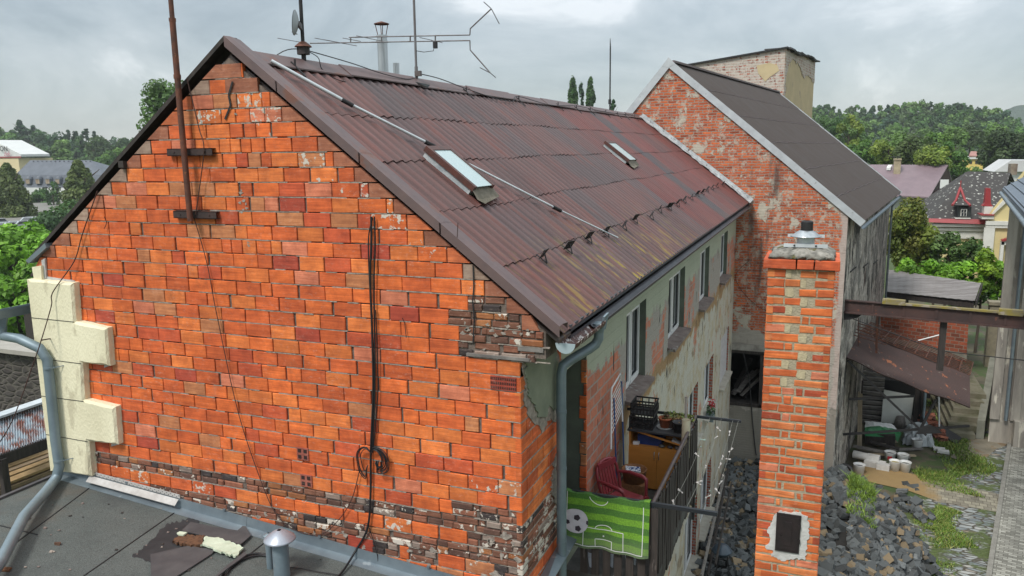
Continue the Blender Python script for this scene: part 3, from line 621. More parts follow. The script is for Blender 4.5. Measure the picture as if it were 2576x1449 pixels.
# hidden inner/back/left walls so the house is closed
bw = MB(); bw.box(-8.47, WX - .34, YB - .2, YB - .02, G, -1.5); bw.box(-8.47, -8.2, .2, YB - .2, G, zr(-8.47) - .06)
part(bw, 'rear_wall', [M_gplaster], house)
def reveal(y0, y1, z0, z1, dpt, mats, back=None):
    r = MB(); X0, X1 = WX, WX - dpt
    r.add([(X0, y1, z0), (X1, y1, z0), (X1, y1, z1), (X0, y1, z1)], [(0, 1, 2, 3)], m=0)
    r.add([(X0, y0, z0), (X1, y0, z0), (X1, y0, z1), (X0, y0, z1)], [(0, 3, 2, 1)], m=0)
    r.add([(X0, y0, z1), (X1, y0, z1), (X1, y1, z1), (X0, y1, z1)], [(0, 1, 2, 3)], m=1)
    r.add([(X0, y0, z0), (X1, y0, z0), (X1, y1, z0), (X0, y1, z0)], [(0, 3, 2, 1)], m=1)
    return r
for (y0, y1, z0, z1, kd) in wins:
    r = reveal(y0, y1, z0, z1, .16, None); w = part(r, 'window', [M_reveal if kd == 'n' else M_redbrick, M_gplaster], house)
    if kd == 'w':
        b = MB()
        for i in range(7):
            z = z0 + i * (z1 - z0) / 7; b.box(WX - .14, WX - .04, y0, y1, z + .006, z + (z1 - z0) / 7 - .006)
        part(b, 'block_infill', [mk('aerated_blocks', (.52, .51, .52), (.42, .41, .42), 8, .9)], w)
    else:
        f = MB(); xf0, xf1 = WX - .16, WX - .10
        for (a, b, c, d) in ((y0, y1, z0, z0 + .06), (y0, y1, z1 - .06, z1), (y0, y0 + .06, z0, z1), (y1 - .06, y1, z0, z1), ((y0 + y1) / 2 - .04, (y0 + y1) / 2 + .04, z0, z1)): f.box(xf0, xf1, a, b, c, d)
        ym = (y0 + y1) / 2
        for (a, b) in ((y0 + .06, ym - .04), (ym + .04, y1 - .06)):
            for (c, d, e_, g_) in ((a, b, z0 + .06, z0 + .11), (a, b, z1 - .11, z1 - .06), (a, a + .045, z0 + .11, z1 - .11), (b - .045, b, z0 + .11, z1 - .11)): f.box(xf1 - .01, xf1 + .015, c, d, e_, g_)
        part(f, 'frame', [M_white], w); g = MB(); g.box(xf0 + .01, xf0 + .03, y0 + .05, y1 - .05, z0 + .05, z1 - .05); part(g, 'pane', [M_glass], w)
    s = MB(); s.prism([(WX - .10, y0 - .04, z0 + .02), (WX + .14, y0 - .06, z0 - .01), (WX + .14, y0 - .06, z0 - .06), (WX - .10, y0 - .04, z0 - .03)], (0, y1 - y0 + .12, 0)); part(s, 'sill', [M_stone if kd == 'n' else mk('pale_sill', (.42, .40, .34), None, 5, .8)], w)
# doorway recess to the balcony
r = reveal(1.2, 2.08, -4.5, -2.28, .55, None); r.box(WX - .6, WX - .55, 1.1, 2.2, -4.6, -2.2, m=2)
dr = part(r, 'balcony_doorway', [M_reveal, M_gplaster, M_darkwood], house)
# wall return between gable corner and doorway: blocks + plaster remnant
sr = MB(); sm_ = MB()
for k in range(0, -28, -1):
    zt = ZK0 + HK * k; zb = zt - HK
    if zt > -1.9: continue
    y = -0.002; brown = k in (-20, -22, -23, -21) and True
    first = .145 if k % 2 else .29
    while y < 1.19:
        w = min(first if y < .01 else .292 + U(-.01, .01), 1.2 - y); 
        if w > .04:
            if brown and rnd.random() < .7:
                for q in range(2): brick(sr, PS, y, y + w - .01, zb + .005 + q * HK / 2, zb - .007 + (q + 1) * HK / 2, pick(BRN), U(.4, 1), pr=.008, ch=.007, j=.004)
            else: brick(sr, PS, y, y + w - .009, zb + .006, zt - .006, pick(PAL[:3] + PAL[6:]), U(0, .55) if zt < -2.4 else .1, pr=.006 + U(-.003, .003))
        y += w
    sm_.box(WX - .02, WX + .006, .005, 1.19, zb - .007, zb + .007)
part(sr, 'brick_facing', [M_block], house); part(sm_, 'mortar_joints', [M_mortar], house)
def ragged(pts, amp, n=4):
    out = []
    for i in range(len(pts)):
        a = np.array(pts[i]); b = np.array(pts[(i + 1) % len(pts)]); d = b - a; L = np.hypot(*d); k = max(1, int(L / amp / 1.5)); nrm = np.array([-d[1], d[0]]) / (L + 1e-9)
        for j in range(k): out.append(tuple(a + d * j / k + nrm * (U(-1, 1) * amp if j else 0)))
    return out
gp = MB(); ol = [(1323, 876), (1396, 846), (1408, 1010), (1392, 1032), (1380, 1020), (1374, 1048), (1352, 1050), (1346, 1018), (1330, 1000), (1327, 965), (1322, 950)]
gp.prism([V(WX + .012, *(onX(a, b, WX + .02)[1:])) for a, b in ragged(ol, 3)], (.018, 0, 0)); part(gp, 'plaster_remnant', [M_gplaster], house)
gq = MB(); ol = [(1310, 878), (1400, 844), (1410, 1035), (1396, 1062), (1384, 1050), (1362, 1090), (1352, 1068), (1340, 1062), (1325, 1040), (1318, 1000), (1321, 960)]
gq.prism([V(WX + .004, max(.004, onX(a, b, WX + .01)[1]), onX(a, b, WX + .01)[2]) for a, b in ragged(ol, 4)], (.012, 0, 0)); part(gq, 'undercoat', [M_mortar], house)
gl = MB(); ol = [(1398, 1140), (1412, 1150), (1412, 1330), (1395, 1260), (1386, 1240), (1390, 1190)]
gl.prism([V(WX + .004, *(onX(a, b, WX + .01)[1:])) for a, b in ragged(ol, 3)], (.016, 0, 0)); part(gl, 'undercoat', [M_mortar], house)
# eave board on the corner (old corbel)
cb = MB(); cb.box(-2.95, WX + .10, -.022, .25, -1.825, -1.80); cb.box(WX - .02, WX + .22, .0, YB, -1.74, -1.70); part(cb, 'eave_board', [M_greywood], house)
# ragged brick edge at the doorway far jamb
je = MB()
for i in range(15):
    z = -4.5 + i * .143; brick(je, lambda u, d_, zz: V(WX + .004 - u, 2.078 + d_, zz), 0, U(.03, .09), z + .008, z + .135, pick(PAL), .5, d=.02, pr=.012)
part(je, 'jamb_brick', [M_block], house)

# ================================================================== BALCONY
BX, BY0, BY1, RLZ, FLZ = -1.49, 1.28, 4.12, -3.6, -4.5
bal = MB(); bal.box(WX, BX + .03, BY0 - .03, BY1 + .03, FLZ - .14, FLZ)
for y in (BY0, 2.7, BY1): bal.beam(V(WX, y, FLZ - .85), V(BX - .05, y, FLZ - .16), .05, .05)
balc = part(bal, 'balcony', [mk('dark_concrete', (.09, .085, .08), (.05, .05, .045), 7, .9)], house)
M_slat = mk('old_slats', (0.055, 0.043, 0.038), (0.028, 0.023, 0.021), 9, .85, stretch=(5, 5, .5), spots=(7, .62, (.13, .11, .10)))
n = 26
for i in range(n):
    y = BY0 + .06 + i * (BY1 - BY0 - .1) / (n - 1); s = MB(); h = U(-.03, .02)
    s.obox(V(BX + .02 + U(-.008, .008), y, (FLZ - .22 + RLZ - .04) / 2), V(.009, 0, 0), V(.0, U(.035, .05), 0), V(U(-.01, .01), U(-.006, .006), (RLZ - FLZ + .16) / 2 + h / 2)); part(s, 'slat', [M_slat], balc)
for i in range(7):
    x = WX + .22 + i * .125; s = MB(); s.obox(V(x, BY0 - .02, (FLZ - .2 + RLZ - .03) / 2), V(.040, 0, 0), V(0, .009, 0), V(0, 0, (RLZ - FLZ + .15) / 2)); part(s, 'slat', [M_slat], balc)
s = MB(); s.tube([V(BX, BY0, RLZ), V(BX, BY1, RLZ)], .022, 10); part(s, 'handrail', [mk('worn_rail', (.11, .08, .075), (.06, .045, .045), 9, .45, .3)], balc)
M_bar = mk('painted_bar', (.022, .028, .036), (.035, .035, .04), 6, .5, .3)
s = MB(); s.beam(V(WX, BY0, RLZ + .0), onZ(1808, 1283, RLZ) * V(1, 0, 1) + V(0, BY0, 0), .035, .04); part(s, 'front_bar', [M_bar], balc)
s = MB(); s.beam(V(WX, BY1, RLZ), onZ(1866, 1056, RLZ) * V(1, 0, 1) + V(0, BY1, 0), .03, .035); part(s, 'rear_bar', [M_bar], balc)
for y in (BY0, BY1):
    s = MB(); s.beam(V(BX, y, FLZ - .6), V(BX, y, RLZ), .04, .04); part(s, 'post', [M_bar], balc)
# football-pitch cloth over the front rail
def m_pitch():
    t = NT('printed_cloth'); s = t.sep()  # object: x 0..w, z -h..0 measured from corner
    st = t.math('FRACT', t.math('MULTIPLY', s[2], 7.0)); stripe = t.mr(st, .48, .52)
    col = t.mix(stripe, (0.14, 0.31, 0.025), (0.055, 0.155, 0.022)); col = t.mix(1.0, col, t.ramp(t.noise(70, 4, .7), [(.3, .6), (.7, 1.35)]), 'MULTIPLY')
    col = t.mix(t.mr(s[2], -.62, -.40, .6, 0), col, (.16, .17, .13))
    return t.fin(col, .8, 0, t.noise(80, 3), .2, .003)
tw = MB(); TW, TH = .90, .60; x0 = WX + .03; xo = x0; Yc = BY0 - .055; zt = RLZ + .035
def cloth(u, v, o=0):       # u 0..1, v 0..1 down
    x = x0 + u * TW * (1 - .0 * v) ; sagt = -.030 * math.sin(min(1, u * 1.1) * 3.1) - .012 * math.sin(u * 17) - .04 * u * 0
    z = zt + sagt * (1 - v) - v * (TH + .02 * math.sin(u * 3)) ; y = Yc - .022 * math.sin(u * 8 + 1) * (v + .12) - .018 * math.sin(u * 19 + v * 3) * v - .02 * v - o
    return V(x, y, z)
N1, N2 = 40, 20
tw.grid([[cloth(i / N1, j / N2) for i in range(N1 + 1)] for j in range(N2 + 1)]); tw.grid([[cloth(i / N1, 0) * V(1, 0, 1) + V(0, yy, 0) + V(0, 0, -dz) for i in range(N1 + 1)] for yy, dz in ((Yc + .07, .10), (Yc + .06, .0), (Yc, 0))])
towel = solo(tw, 'football_cloth', [m_pitch()], 'green striped cloth printed with a football pitch hung over the balcony front rail', 'cloth', loc=(x0, Yc, zt))
ln = MB()
def cline(pts, w=.007):
    ln = MB(); pp = [cloth(u, v, .004) for u, v in pts]
    for a, b in zip(pp, pp[1:]): ln.beam(a, b, w, .002, up=(0, 1, 0))
    part(ln, 'pitch_line', [M_white], towel)
def seg(a, b, n=14): return [(a[0] + (b[0] - a[0]) * i / n, a[1] + (b[1] - a[1]) * i / n) for i in range(n + 1)]
for a, b in (((.93, .10), (.93, .95)), ((.03, .95), (.93, .95)), ((.22, .60), (.22, .95)), ((.70, .60), (.70, .95)), ((.22, .60), (.70, .60)), ((.36, .80), (.36, .95)), ((.56, .80), (.56, .95)), ((.36, .80), (.56, .80)), ((.02, .0), (.02, .5))): cline(seg(a, b))
cline([(.46 + .10 * math.cos(t), .60 - .09 * math.sin(t)) for t in np.linspace(0, math.pi, 14)]); cline([(.40 + .11 * math.cos(t), .02 + .11 * math.sin(t)) for t in np.linspace(.15, math.pi - .15, 14)])
cline([(.455 + .006 * math.cos(t), .73 + .009 * math.sin(t)) for t in np.linspace(0, 6.3, 8)], .008)
bl = MB(); bc_ = (.125, .52); br = .155
def bp(a, r, o): return cloth(max(.002, bc_[0] + br * r * math.cos(a)), bc_[1] + br * 1.5 * r * math.sin(a), o)
bl.grid([[bp(t, rr, .006) for t in np.linspace(0, 2 * math.pi, 30)] for rr in (0, .5, 1)], m=0)
for (ca, cr_, rs) in ((-1.2, .32, .27), (1.25, .62, .26), (.0, 1.0, .20), (2.9, .62, .2)):
    cxx, czz = cr_ * math.cos(ca), cr_ * math.sin(ca); pts = []
    for i in range(5):
        q = i * 2 * math.pi / 5 + ca; X_, Z_ = cxx + rs * math.cos(q), czz + rs * math.sin(q); L_ = math.hypot(X_, Z_)
        if L_ > 1: X_, Z_ = X_ / L_, Z_ / L_
        pts.append(cloth(max(.003, bc_[0] + br * X_), bc_[1] + br * 1.5 * Z_, .009))
    bl.add(pts, [tuple(range(5))], m=1)
part(bl, 'printed_ball', [mk('ball_white', (.62, .58, .64), (.5, .47, .53), 10, .7), mk('ball_dark', (.045, .03, .045), None, 9, .7)], towel)
# printed strips hanging behind the slats
for i, (a, b) in enumerate(((1478, 1503), (1517, 1543), (1571, 1600))):
    m = MB(); p = onY(a, 1395, BY0 + .05); q = onY(b, 1430 - 6 * i, BY0 + .05); m.prism([V(p[0], BY0 + .05, p[2] + .02), V(q[0], BY0 + .05, p[2] + .02), V(q[0] - .005, BY0 + .05, q[2] - .02), V(p[0] + .02, BY0 + .05, q[2])], (0, .006, 0))
    t = NT('dotted_print'); d = t.mr(t.vor(38), .16, .2); solo(m, 'hanging_cloth', [t.fin(t.mix(d, (.05, .06, .16), (.55, .57, .66)), .8)], ['white dotted cloth behind the slats, nearest the drainpipe', 'white dotted cloth hanging behind the slats, middle of three', 'white dotted cloth behind the slats, nearest the balcony corner'][i], 'cloth', 'dotted cloths under the balcony towel')
# ================================================================== THINGS ON THE ROOF AND GABLE
M_mast = mk('grey_mast', (.20, .20, .21), (.10, .075, .065), 9, .5, .4, stretch=(1, 1, .3))
# rusty pole on gable
pt = thing('steel_pole', 'tall rusty steel pole bolted to the orange gable by two channel brackets', 'pole', (-5.97, -.1, -.66))
m = MB(); m.tube([V(-5.965, -.10, -.66), V(-5.975, -.10, .4), V(-5.975, -.10, 1.3)], .030, 12); m.tube([V(-5.975, -.10, 1.3), V(-5.975, -.10, 2.6)], .024, 12); m.cyl(V(-5.975, -.1, .74), V(-5.975, -.1, .78), .036); m.cyl(V(-5.975, -.1, 1.28), V(-5.975, -.1, 1.31), .034); part(m, 'shaft', [M_rust], pt)
M_chan = mk('channel_iron', (.045, .035, .035), (.075, .045, .04), 8, .6, .4)
for z, xa, xb in ((.03, -6.24, -5.66), (-.60, -6.23, -5.67)):
    m = MB()
    m.box(xa, xb, -.055, -.048, z - .035, z + .035); m.box(xa, xb, -.055, -.0, z + .030, z + .037); m.box(xa, xb, -.055, 0, z - .037, z - .030)
    for x in (xa + .09, xb - .09): m.cyl(V(x, -.062, z), V(x, -.05, z), .010, n=6)
    part(m, 'bracket', [M_chan], pt)
def cable(pts, r, label, name='cable', mat=None, group=None, cat='cable', sm=True):
    if sm:
        out = []; P_ = [np.array(p, float) for p in pts]; P_ = [P_[0]] + P_ + [P_[-1]]
        for i in range(1, len(P_) - 2):
            for k in range(6):
                t = k / 6; a, b, c, d = P_[i - 1:i + 3]
                out.append(.5 * ((2 * b) + (-a + c) * t + (2 * a - 5 * b + 4 * c - d) * t * t + (-a + 3 * b - 3 * c + d) * t ** 3))
        out.append(P_[-2]); pts = out
    m = MB(); m.tube(pts, r, 6); return solo(m, name, [mat or M_cable], label, cat, group)
gy = lambda x, y, o=-.03: onY(x, y, o)
cable([gy(934, 545), gy(934, 620), gy(931, 700), gy(936, 830), gy(939, 980), gy(933, 1130), gy(932, 1250), gy(924, 1330), gy(895, 1385), onZ(860, 1440, -4.05), onZ(820, 1480, -4.05)], .011, 'thick black cable running down the orange gable to the flat roof', sm=True)
cable([gy(942, 545), gy(944, 620), gy(941, 700), gy(942, 830), gy(943, 980), gy(937, 1130)], .007, 'thinner black cable beside the thick one in the middle of the gable')
cable([gy(938, 548), gy(927, 600), gy(930, 720), gy(937, 800)], .006, 'short black loop of cable at the top of the cable bundle')
cable([gy(945, 780), gy(951, 960), gy(946, 1050), gy(938, 1140)], .005, 'fine black wire hanging right of the thick cable', mat=M_cable)
m = MB()
cc0 = gy(934, 1140, -.045)
for i in range(15):
    k_ = U(.95, 1.6); s_ = 1 if i % 11 < 7 else -1; k_ *= 1 if s_ > 0 else .8
    P_ = [V(0, 0, 0), V(.035 * s_, 0, .045 * k_), V(.085 * s_ * k_, 0, .035 * k_), V(.125 * s_ * k_, 0, -.03), V(.115 * s_ * k_, 0, -.10 * k_), V(.075 * s_, 0, -.12 * k_), V(.05 * s_ * k_, 0, -.07), V(.02 * s_, 0, .0)]
    if s_ < 0: P_[4:7] = [V(-.11 * k_, 0, -.15 * k_), V(-.07, 0, -.21 * k_), V(-.045, 0, -.13)]
    pts = []
    for j in range(1, len(P_) - 2):
        for q in range(5):
            t_ = q / 5; a_, b_, c_, d_ = P_[j - 1:j + 3]; pts.append(cc0 + V(0, -.002 * i, 0) + .5 * ((2 * b_) + (-a_ + c_) * t_ + (2 * a_ - 5 * b_ + 4 * c_ - d_) * t_ * t_ + (-a_ + 3 * b_ - 3 * c_ + d_) * t_ ** 3))
    m.tube([cc0] + pts + [cc0 + P_[-2]], .0045, 5)
coil = solo(m, 'cable_coil', [M_cable], 'looped black cable tied in a bow low on the gable', 'cable')
cable([gy(905, 1180), gy(885, 1255), gy(850, 1310), gy(805, 1345), gy(745, 1335), gy(700, 1300), gy(665, 1232), gy(600, 1040), gy(545, 790), gy(520, 660), gy(487, 545)], .0045, 'fine wire sagging from the rusty pole down to the looped cable', mat=M_rustwire)
cable([gy(470, 195, -.06), gy(500, 320, -.05), gy(513, 370, -.07), gy(505, 450, -.05), gy(492, 540, -.07)], .005, 'thin wire running beside the rusty pole between its brackets', mat=M_rustwire)
cable([gy(245, 480), gy(207, 590), gy(186, 658, -.04), gy(133, 735, -.13), gy(129, 770, -.14), gy(104, 855, -.26), gy(82, 920, -.3), onY(30, 1060, -.45), onY(-20, 1140, -.5)], .006, 'rusty lightning wire slanting down over the cream quoins', mat=M_rustwire, name='wire')
m = MB(); m.beam(gy(103, 856, -.24), gy(138, 850, -.02), .012, .012); solo(m, 'wire_spike', [M_rustwire], 'rusty iron spike holding the wire off the cream quoins', 'spike')
cable([gy(930, 1350), gy(915, 1330), gy(925, 1320), gy(950, 1400), gy(945, 1440)], .004, 'short loose wire end at the foot of the gable')
for i, (a, b, c) in enumerate((((1152, 560), (1150, 600), (1148, 628)), ((262, 545), (268, 560), (262, 575)), ((1012, 800), (1018, 815), (1022, 850)))):
    cable([gy(*a), gy(*b, -.02), gy(*c)], .004, ['short rusty wire hanging from the rake at the right', 'rusty hook near the left rake of the gable', 'thin rusty wire stub right of the black cable'][i], mat=M_rustwire, name='wire')

# aluminium telescopic pole lying on the roof
sp = thing('telescopic_pole', 'long white telescopic pole lying diagonally on the brown roof', 'pole', (-3.9, 2.2, -.2))
K = [onR(682, 153, .07), onR(875, 259, .075), onR(1082, 363, .075), onR(1402, 526, .075), onR(1554, 598, .07)]
for i, r in enumerate((.020, .0165, .0135, .011)):
    m = MB(); m.tube([K[i], K[i + 1]], r, 10); part(m, 'tube', [M_white_metal], sp)
    if i: m = MB(); d = (K[i] - K[i - 1]); d /= np.linalg.norm(d); m.tube([K[i] - d * .07, K[i] + d * .06], .024, 10); part(m, 'clamp', [M_dark], sp)
# weather-capped antenna mast with dish
am = thing('antenna_mast', 'black antenna mast with rusty rain cap near the front of the ridge', 'antenna', (RX, 1.21, RZ))
m = MB(); m.tube([V(RX, 1.21, .85), V(RX, 1.21, 2.6)], .021, 10); m.tube([V(RX, 1.21, .9), V(RX, 1.21, 1.1)], .027, 10); part(m, 'shaft', [M_dark], am)
m = MB(); m.cyl(V(RX, 1.21, 1.075), V(RX, 1.21, 1.165), .07, .07, n=8, sm=False); part(m, 'mast_box', [mk('sooty_box', (.04, .03, .03), (.02, .02, .02), 8, .7)], am)
m = MB(); m.lathe([(.095, 1.155), (.09, 1.165), (.035, 1.21), (.02, 1.215)], (RX, 1.21, 0), 14); part(m, 'rain_cap', [M_rust], am)
sd = thing('satellite_dish', 'small grey satellite dish seen edge-on on the black mast', 'dish', (RX + .04, 1.2, 1.3))
c = V(RX + .0, 1.14, 1.40); ax = V(-.86, -.40, .10); ax /= np.linalg.norm(ax); u = np.cross(ax, (0, 0, 1.)); u /= np.linalg.norm(u); w = np.cross(u, ax)
m = MB(); m.grid([[c + ax * (.04 * q * q) + (u * math.cos(t) * .115 + w * math.sin(t) * .135) * q for t in np.linspace(0, 2 * math.pi, 25)] for q in (0, .4, .75, 1)])
m.grid([[c - ax * .008 + ax * (.04 * q * q) + (u * math.cos(t) * .115 + w * math.sin(t) * .135) * q for t in np.linspace(0, 2 * math.pi, 25)] for q in (0, .4, .75, 1)]); part(m, 'reflector', [mk('dish_paint', (.40, .43, .45), (.3, .33, .35), 6, .5)], sd)
m = MB(); m.beam(c, V(RX, 1.21, 1.35), .03, .05); m.beam(c - w * .12, c + ax * .06 - w * .10, .01, .01); part(m, 'arm', [M_mast], sd)
# television antenna
tv = thing('television_antenna', 'tall television antenna with double boom and angled reflector arms on the ridge', 'antenna', (RX, 3.78, RZ)); AY = 3.78
ta = lambda x, y, Y=AY: onY(x, y, Y)
m = MB(); m.tube([V(RX, AY, .9), V(RX, AY, 2.9)], .017, 10); m.tube([V(RX, AY, .9), V(RX, AY, 1.18)], .024, 10); m.beam(V(RX + .0, AY - .03, 1.08), V(RX + .09, AY - .03, 1.08), .05, .07); part(m, 'shaft', [M_mast], tv)
m = MB(); m.tube([ta(878, 94), ta(1182, 88)], .009, 6); m.tube([ta(780, 109), ta(1182, 102)], .009, 6)
for x, y0, y1 in ((882, 94, 107), (960, 92, 106), (1044, 90, 105), (1095, 90, 104), (1032, 90, 105)): m.tube([ta(x, y0), ta(x, y1)], .010, 6)
part(m, 'boom', [M_mast], tv)
m = MB(); 
for pth in ([(1182, 88), (1183, 72), (1236, 22)], [(1182, 102), (1183, 126), (1234, 184)]): m.tube([ta(*q) for q in pth], .009, 6)
part(m, 'reflector_arm', [M_mast], tv)
for (x, y, dy, tilt) in ((738, 103, .34, 0), (830, 103, .34, 0), (858, 108, .38, 0), (885, 100, .2, 0), (935, 98, .36, 0), (1085, 101, .30, 0)):
    m = MB(); c = ta(x, y); m.tube([c - V(0.02, dy, 0), c + V(0.02, dy, 0)], .005, 5); part(m, 'element', [M_mast], tv)
for a, b in (((1217, 5), (1236, 22)), ((1236, 22), (1256, 60)), ((1207, 170), (1234, 184)), ((1234, 184), (1247, 195))):
    m = MB(); m.tube([ta(*a, AY - .05), ta(*b, AY + .05)], .006, 5); part(m, 'element', [M_mast], tv)
m = MB(); m.tube([ta(1095, 105), ta(1090, 128), ta(1066, 131), ta(1048, 128)], .005, 5); m.obox(ta(1095, 113), V(.022, 0, 0), V(0, .03, 0), V(0, 0, .045)); part(m, 'balun', [M_dark], tv)
m = MB(); m.prism([onR(1045, 206, .12), onR(1082, 214, .10), onR(1076, 221, .06), onR(1055, 216, .06)], RN * .004); part(m, 'base_flashing', [M_zinc], tv)
rg = lambda y, z=.03, x=0: V(RX + .1 + x, y, RZ + z)
cable([V(RX, 1.21, 1.13), V(RX + .05, 1.5, 1.10), V(RX + .05, 2.1, 1.06), rg(2.7, .02), rg(3.3, 0), V(RX + .02, 3.7, 1.02)], .006, 'black aerial cable sagging between the two masts on the ridge')
cable([V(RX, 1.21, 1.13), V(RX + .12, 1.3, 1.05), V(RX + .13, 1.35, .93), V(RX + .22, 1.45, .83), V(RX + .27, 1.6, .80)], .005, 'short cable dropping from the rain cap onto the roof')
cable([V(RX, 1.21, 1.13), V(RX - .15, 1.05, 1.1), V(RX - .5, .9, .85)], .006, 'cable running from the rain cap down the hidden roof slope')
cable([V(RX + .05, 3.78, 1.08), rg(4.3, .08), rg(5.1, .0, .02), rg(6.0, -.10, .12), rg(6.8, -.12, .14), rg(7.35, -.0, .04), rg(9.0, -.08, .1), rg(10.9, .0, .03), rg(13.4, -.04, .05), rg(16.6, 0, 0)], .007, 'black wire strung along the hooks of the ridge behind the antenna')
# flues behind ridge
def flue(x, y, r, zb, zt, label, cap):
    f = thing('flue_pipe', label, 'flue', (x, y, zb)); m = MB(); m.tube([V(x, y, zb), V(x, y, zt)], r, 16)
    if cap: m.cyl(V(x, y, zt - .10), V(x, y, zt - .08), r * 1.25, n=16); m.cyl(V(x, y, zt - .02), V(x, y, zt), r * 1.1, n=16)
    part(m, 'pipe', [M_steel], f)
    if cap:
        m = MB()
        for i in range(4):
            a = i * math.pi / 2 + .4; m.tube([V(x + r * .8 * math.cos(a), y + r * .8 * math.sin(a), zt), V(x + r * 1.25 * math.cos(a), y + r * 1.25 * math.sin(a), zt + .16)], .006, 5)
        m.lathe([(r * 1.5, zt + .155), (r * 1.5, zt + .165), (0.001, zt + .2)], (x, y, 0), 16); part(m, 'rain_cap', [M_rust], f)
flue(-6.2, 4.18, .075, .3, 1.70, 'stainless flue pipe with a rusty rain cap behind the ridge', True)
flue(-6.2, 4.56, .048, .3, 1.34, 'short plain metal pipe standing beside the capped flue', False)

# ================================================================== FLAT-ROOFED ANNEX IN FRONT
def dz(x): return -3.775 - .071 * (x + 8.43)
def D(px, py, o=0.0): 
    n = V(.071, 0, 1); return onP(px, py, V(-8.43, 0, -3.775 + o), n)
an = thing('flat_roof_annex', 'low annex with a dark felt flat roof at the foot of the orange gable', 'building', (-5.4, -2.8, G))
def m_felt():
    t = NT('roofing_felt'); s = t.sep(); c = t.mix(t.noise(2.0, 6, .6), (0.050, 0.060, 0.057), (0.105, 0.115, 0.108))
    c = t.mix(1.0, c, t.ramp(t.noise(110, 3, .6), [(.3, .45), (.7, 1.7)]), 'MULTIPLY'); c = t.mix(t.mr(t.noise(.9, 6, .7, t.map((1, 1, 1), loc=(3, 2, 0))), .5, .62, 0, .5), c, (.045, .05, .05)); c = t.mix(t.mr(t.noise(14, 5, .7), .66, .74, 0, .5), c, (.16, .16, .14))
    rust = t.mr(t.noise(1.1, 5, .6, t.map((1, 1, 1), loc=(.6, .3, 0))), .50, .68)
    m = t.math('MULTIPLY', rust, t.mr(s[0], -1.6, -2.7)); c = t.mix(t.math('MULTIPLY', m, .55), c, (.12, .075, .045))
    return t.fin(c, .85, 0, t.math('ADD', t.math('MULTIPLY', t.noise(200, 3, .6), .15), t.noise(3, 4, .6)), .6, .03)
M_felt = m_felt(); M_feltdk = mk('old_felt', (.055, .050, .052), (.085, .078, .078), 5, .85, bs=.4, bsc=150, bd=.003)
m = MB(); m.prism([V(-8.43, 0, dz(-8.43)), V(-2.3, 0, dz(-2.3)), V(-2.3, 0, dz(-2.3) - .12), V(-8.43, 0, dz(-8.43) - .12)], (0, -5.5, 0)); part(m, 'roof_deck', [M_felt], an)
m = MB(); m.box(-8.25, -2.5, -5.3, -.05, G, -4.25); part(m, 'wall', [M_gplaster], an)
for a, b in (((210, 1449), (470, 1268)), ((20, 1380), (232, 1222)), ((560, 1449), (690, 1345)), ((0, 1322), (95, 1345))):
    m = MB(); p, q = D(*a, .003), D(*b, .003); m.beam(p, q, .012, .006); part(m, 'felt_seam', [M_dark], an)
m = MB(); m.beam(V(-8.43, 0, dz(-8.43) + .01), V(-8.43, -5.5, dz(-8.43) + .01), .05, .03); part(m, 'roof_edge', [M_feltdk], an)
xs = [-8.45, -6.62, -5.62, -4.15, -3.1, -2.43]
for a, b in zip(xs, xs[1:]):
    m = MB(); o = .003 * (xs.index(a) % 2)
    m.prism([V(a, -.02 - o, dz(a) + .125), V(b + .01, -.02 - o, dz(b) + .125), V(b + .01, -.035 - o, dz(b) + .02), V(a, -.035 - o, dz(a) + .02)], (0, .01, 0)); m.prism([V(a, -.035 - o, dz(a) + .025), V(b + .01, -.035 - o, dz(b) + .025), V(b + .01, -.13 - o, dz(b) + .004), V(a, -.13 - o, dz(a) + .004)], (0, 0, -.004))
    m.box((a + b) / 2 + .2, (a + b) / 2 + .23, -.04, -.02, dz((a + b) / 2) + .12, dz((a + b) / 2) + .14)
    part(m, 'wall_flashing', [M_zinc], an)
m = MB(); m.prism([V(-2.42, -.04, -4.19), V(-2.28, -.04, -4.16), V(-2.28, 1.2, -4.10), V(-2.42, 1.2, -4.05)], (0, 0, -.01)); part(m, 'wall_flashing', [M_zinc], an)
# perforated bead strip
m = MB(); a = onY(226, 1196, -.05); b = onY(449, 1256, -.05)
m.prism([a, b, b + V(0, -.06, -.05), a + V(0, -.06, -.05)], (0, 0, -.006)); m.prism([a + V(0, .02, .0), b + V(0, .02, 0), b + V(0, .02, .045), a + V(0, .02, .045)], (0, .004, 0))
for i in range(46):
    t = (i + .5) / 46; c = a + (b - a) * t + V(0, .018, .012 + .018 * (i % 2)); m.box(c[0] - .004, c[0] + .004, c[1] - .001, c[1] + .001, c[2] - .004, c[2] + .004, m=1)
solo(m, 'plaster_bead', [mk('dusty_white_bead', (.50, .49, .47), (.36, .34, .32), 9, .8), M_dark], 'white perforated base strip leaning along the foot of the gable', 'strip')
def scrap(pts, name, mats, label, cat, th=.006, lift=0., curl=.02, group=None, jag=0):
    C_ = lambda a, b: ((300 + a / 2.551) / 1.5652, (1700 + b / 2.551) / 1.5652)
    P_ = [C_(a, b) for a, b in (ragged(pts, jag) if jag else pts)]; m = MB()
    q = [D(a, b, .008 + lift + U(0, curl)) for a, b in P_]; m.prism([p for p in q][::-1], (0, 0, -th)); return solo(m, name, mats, label, cat, group)
scrap([(560, 1250), (700, 1140), (900, 930), (1180, 862), (1240, 905), (1150, 1135), (742, 1310)], 'felt_patch', [mk('tar_patch', (.018, .018, .02), (.03, .03, .032), 8, .7)], 'black bare patch of old felt stuck flat to the annex roof', 'felt', .004, -.004, 0, jag=14)
g_ = 'loose felt pieces on the annex roof'
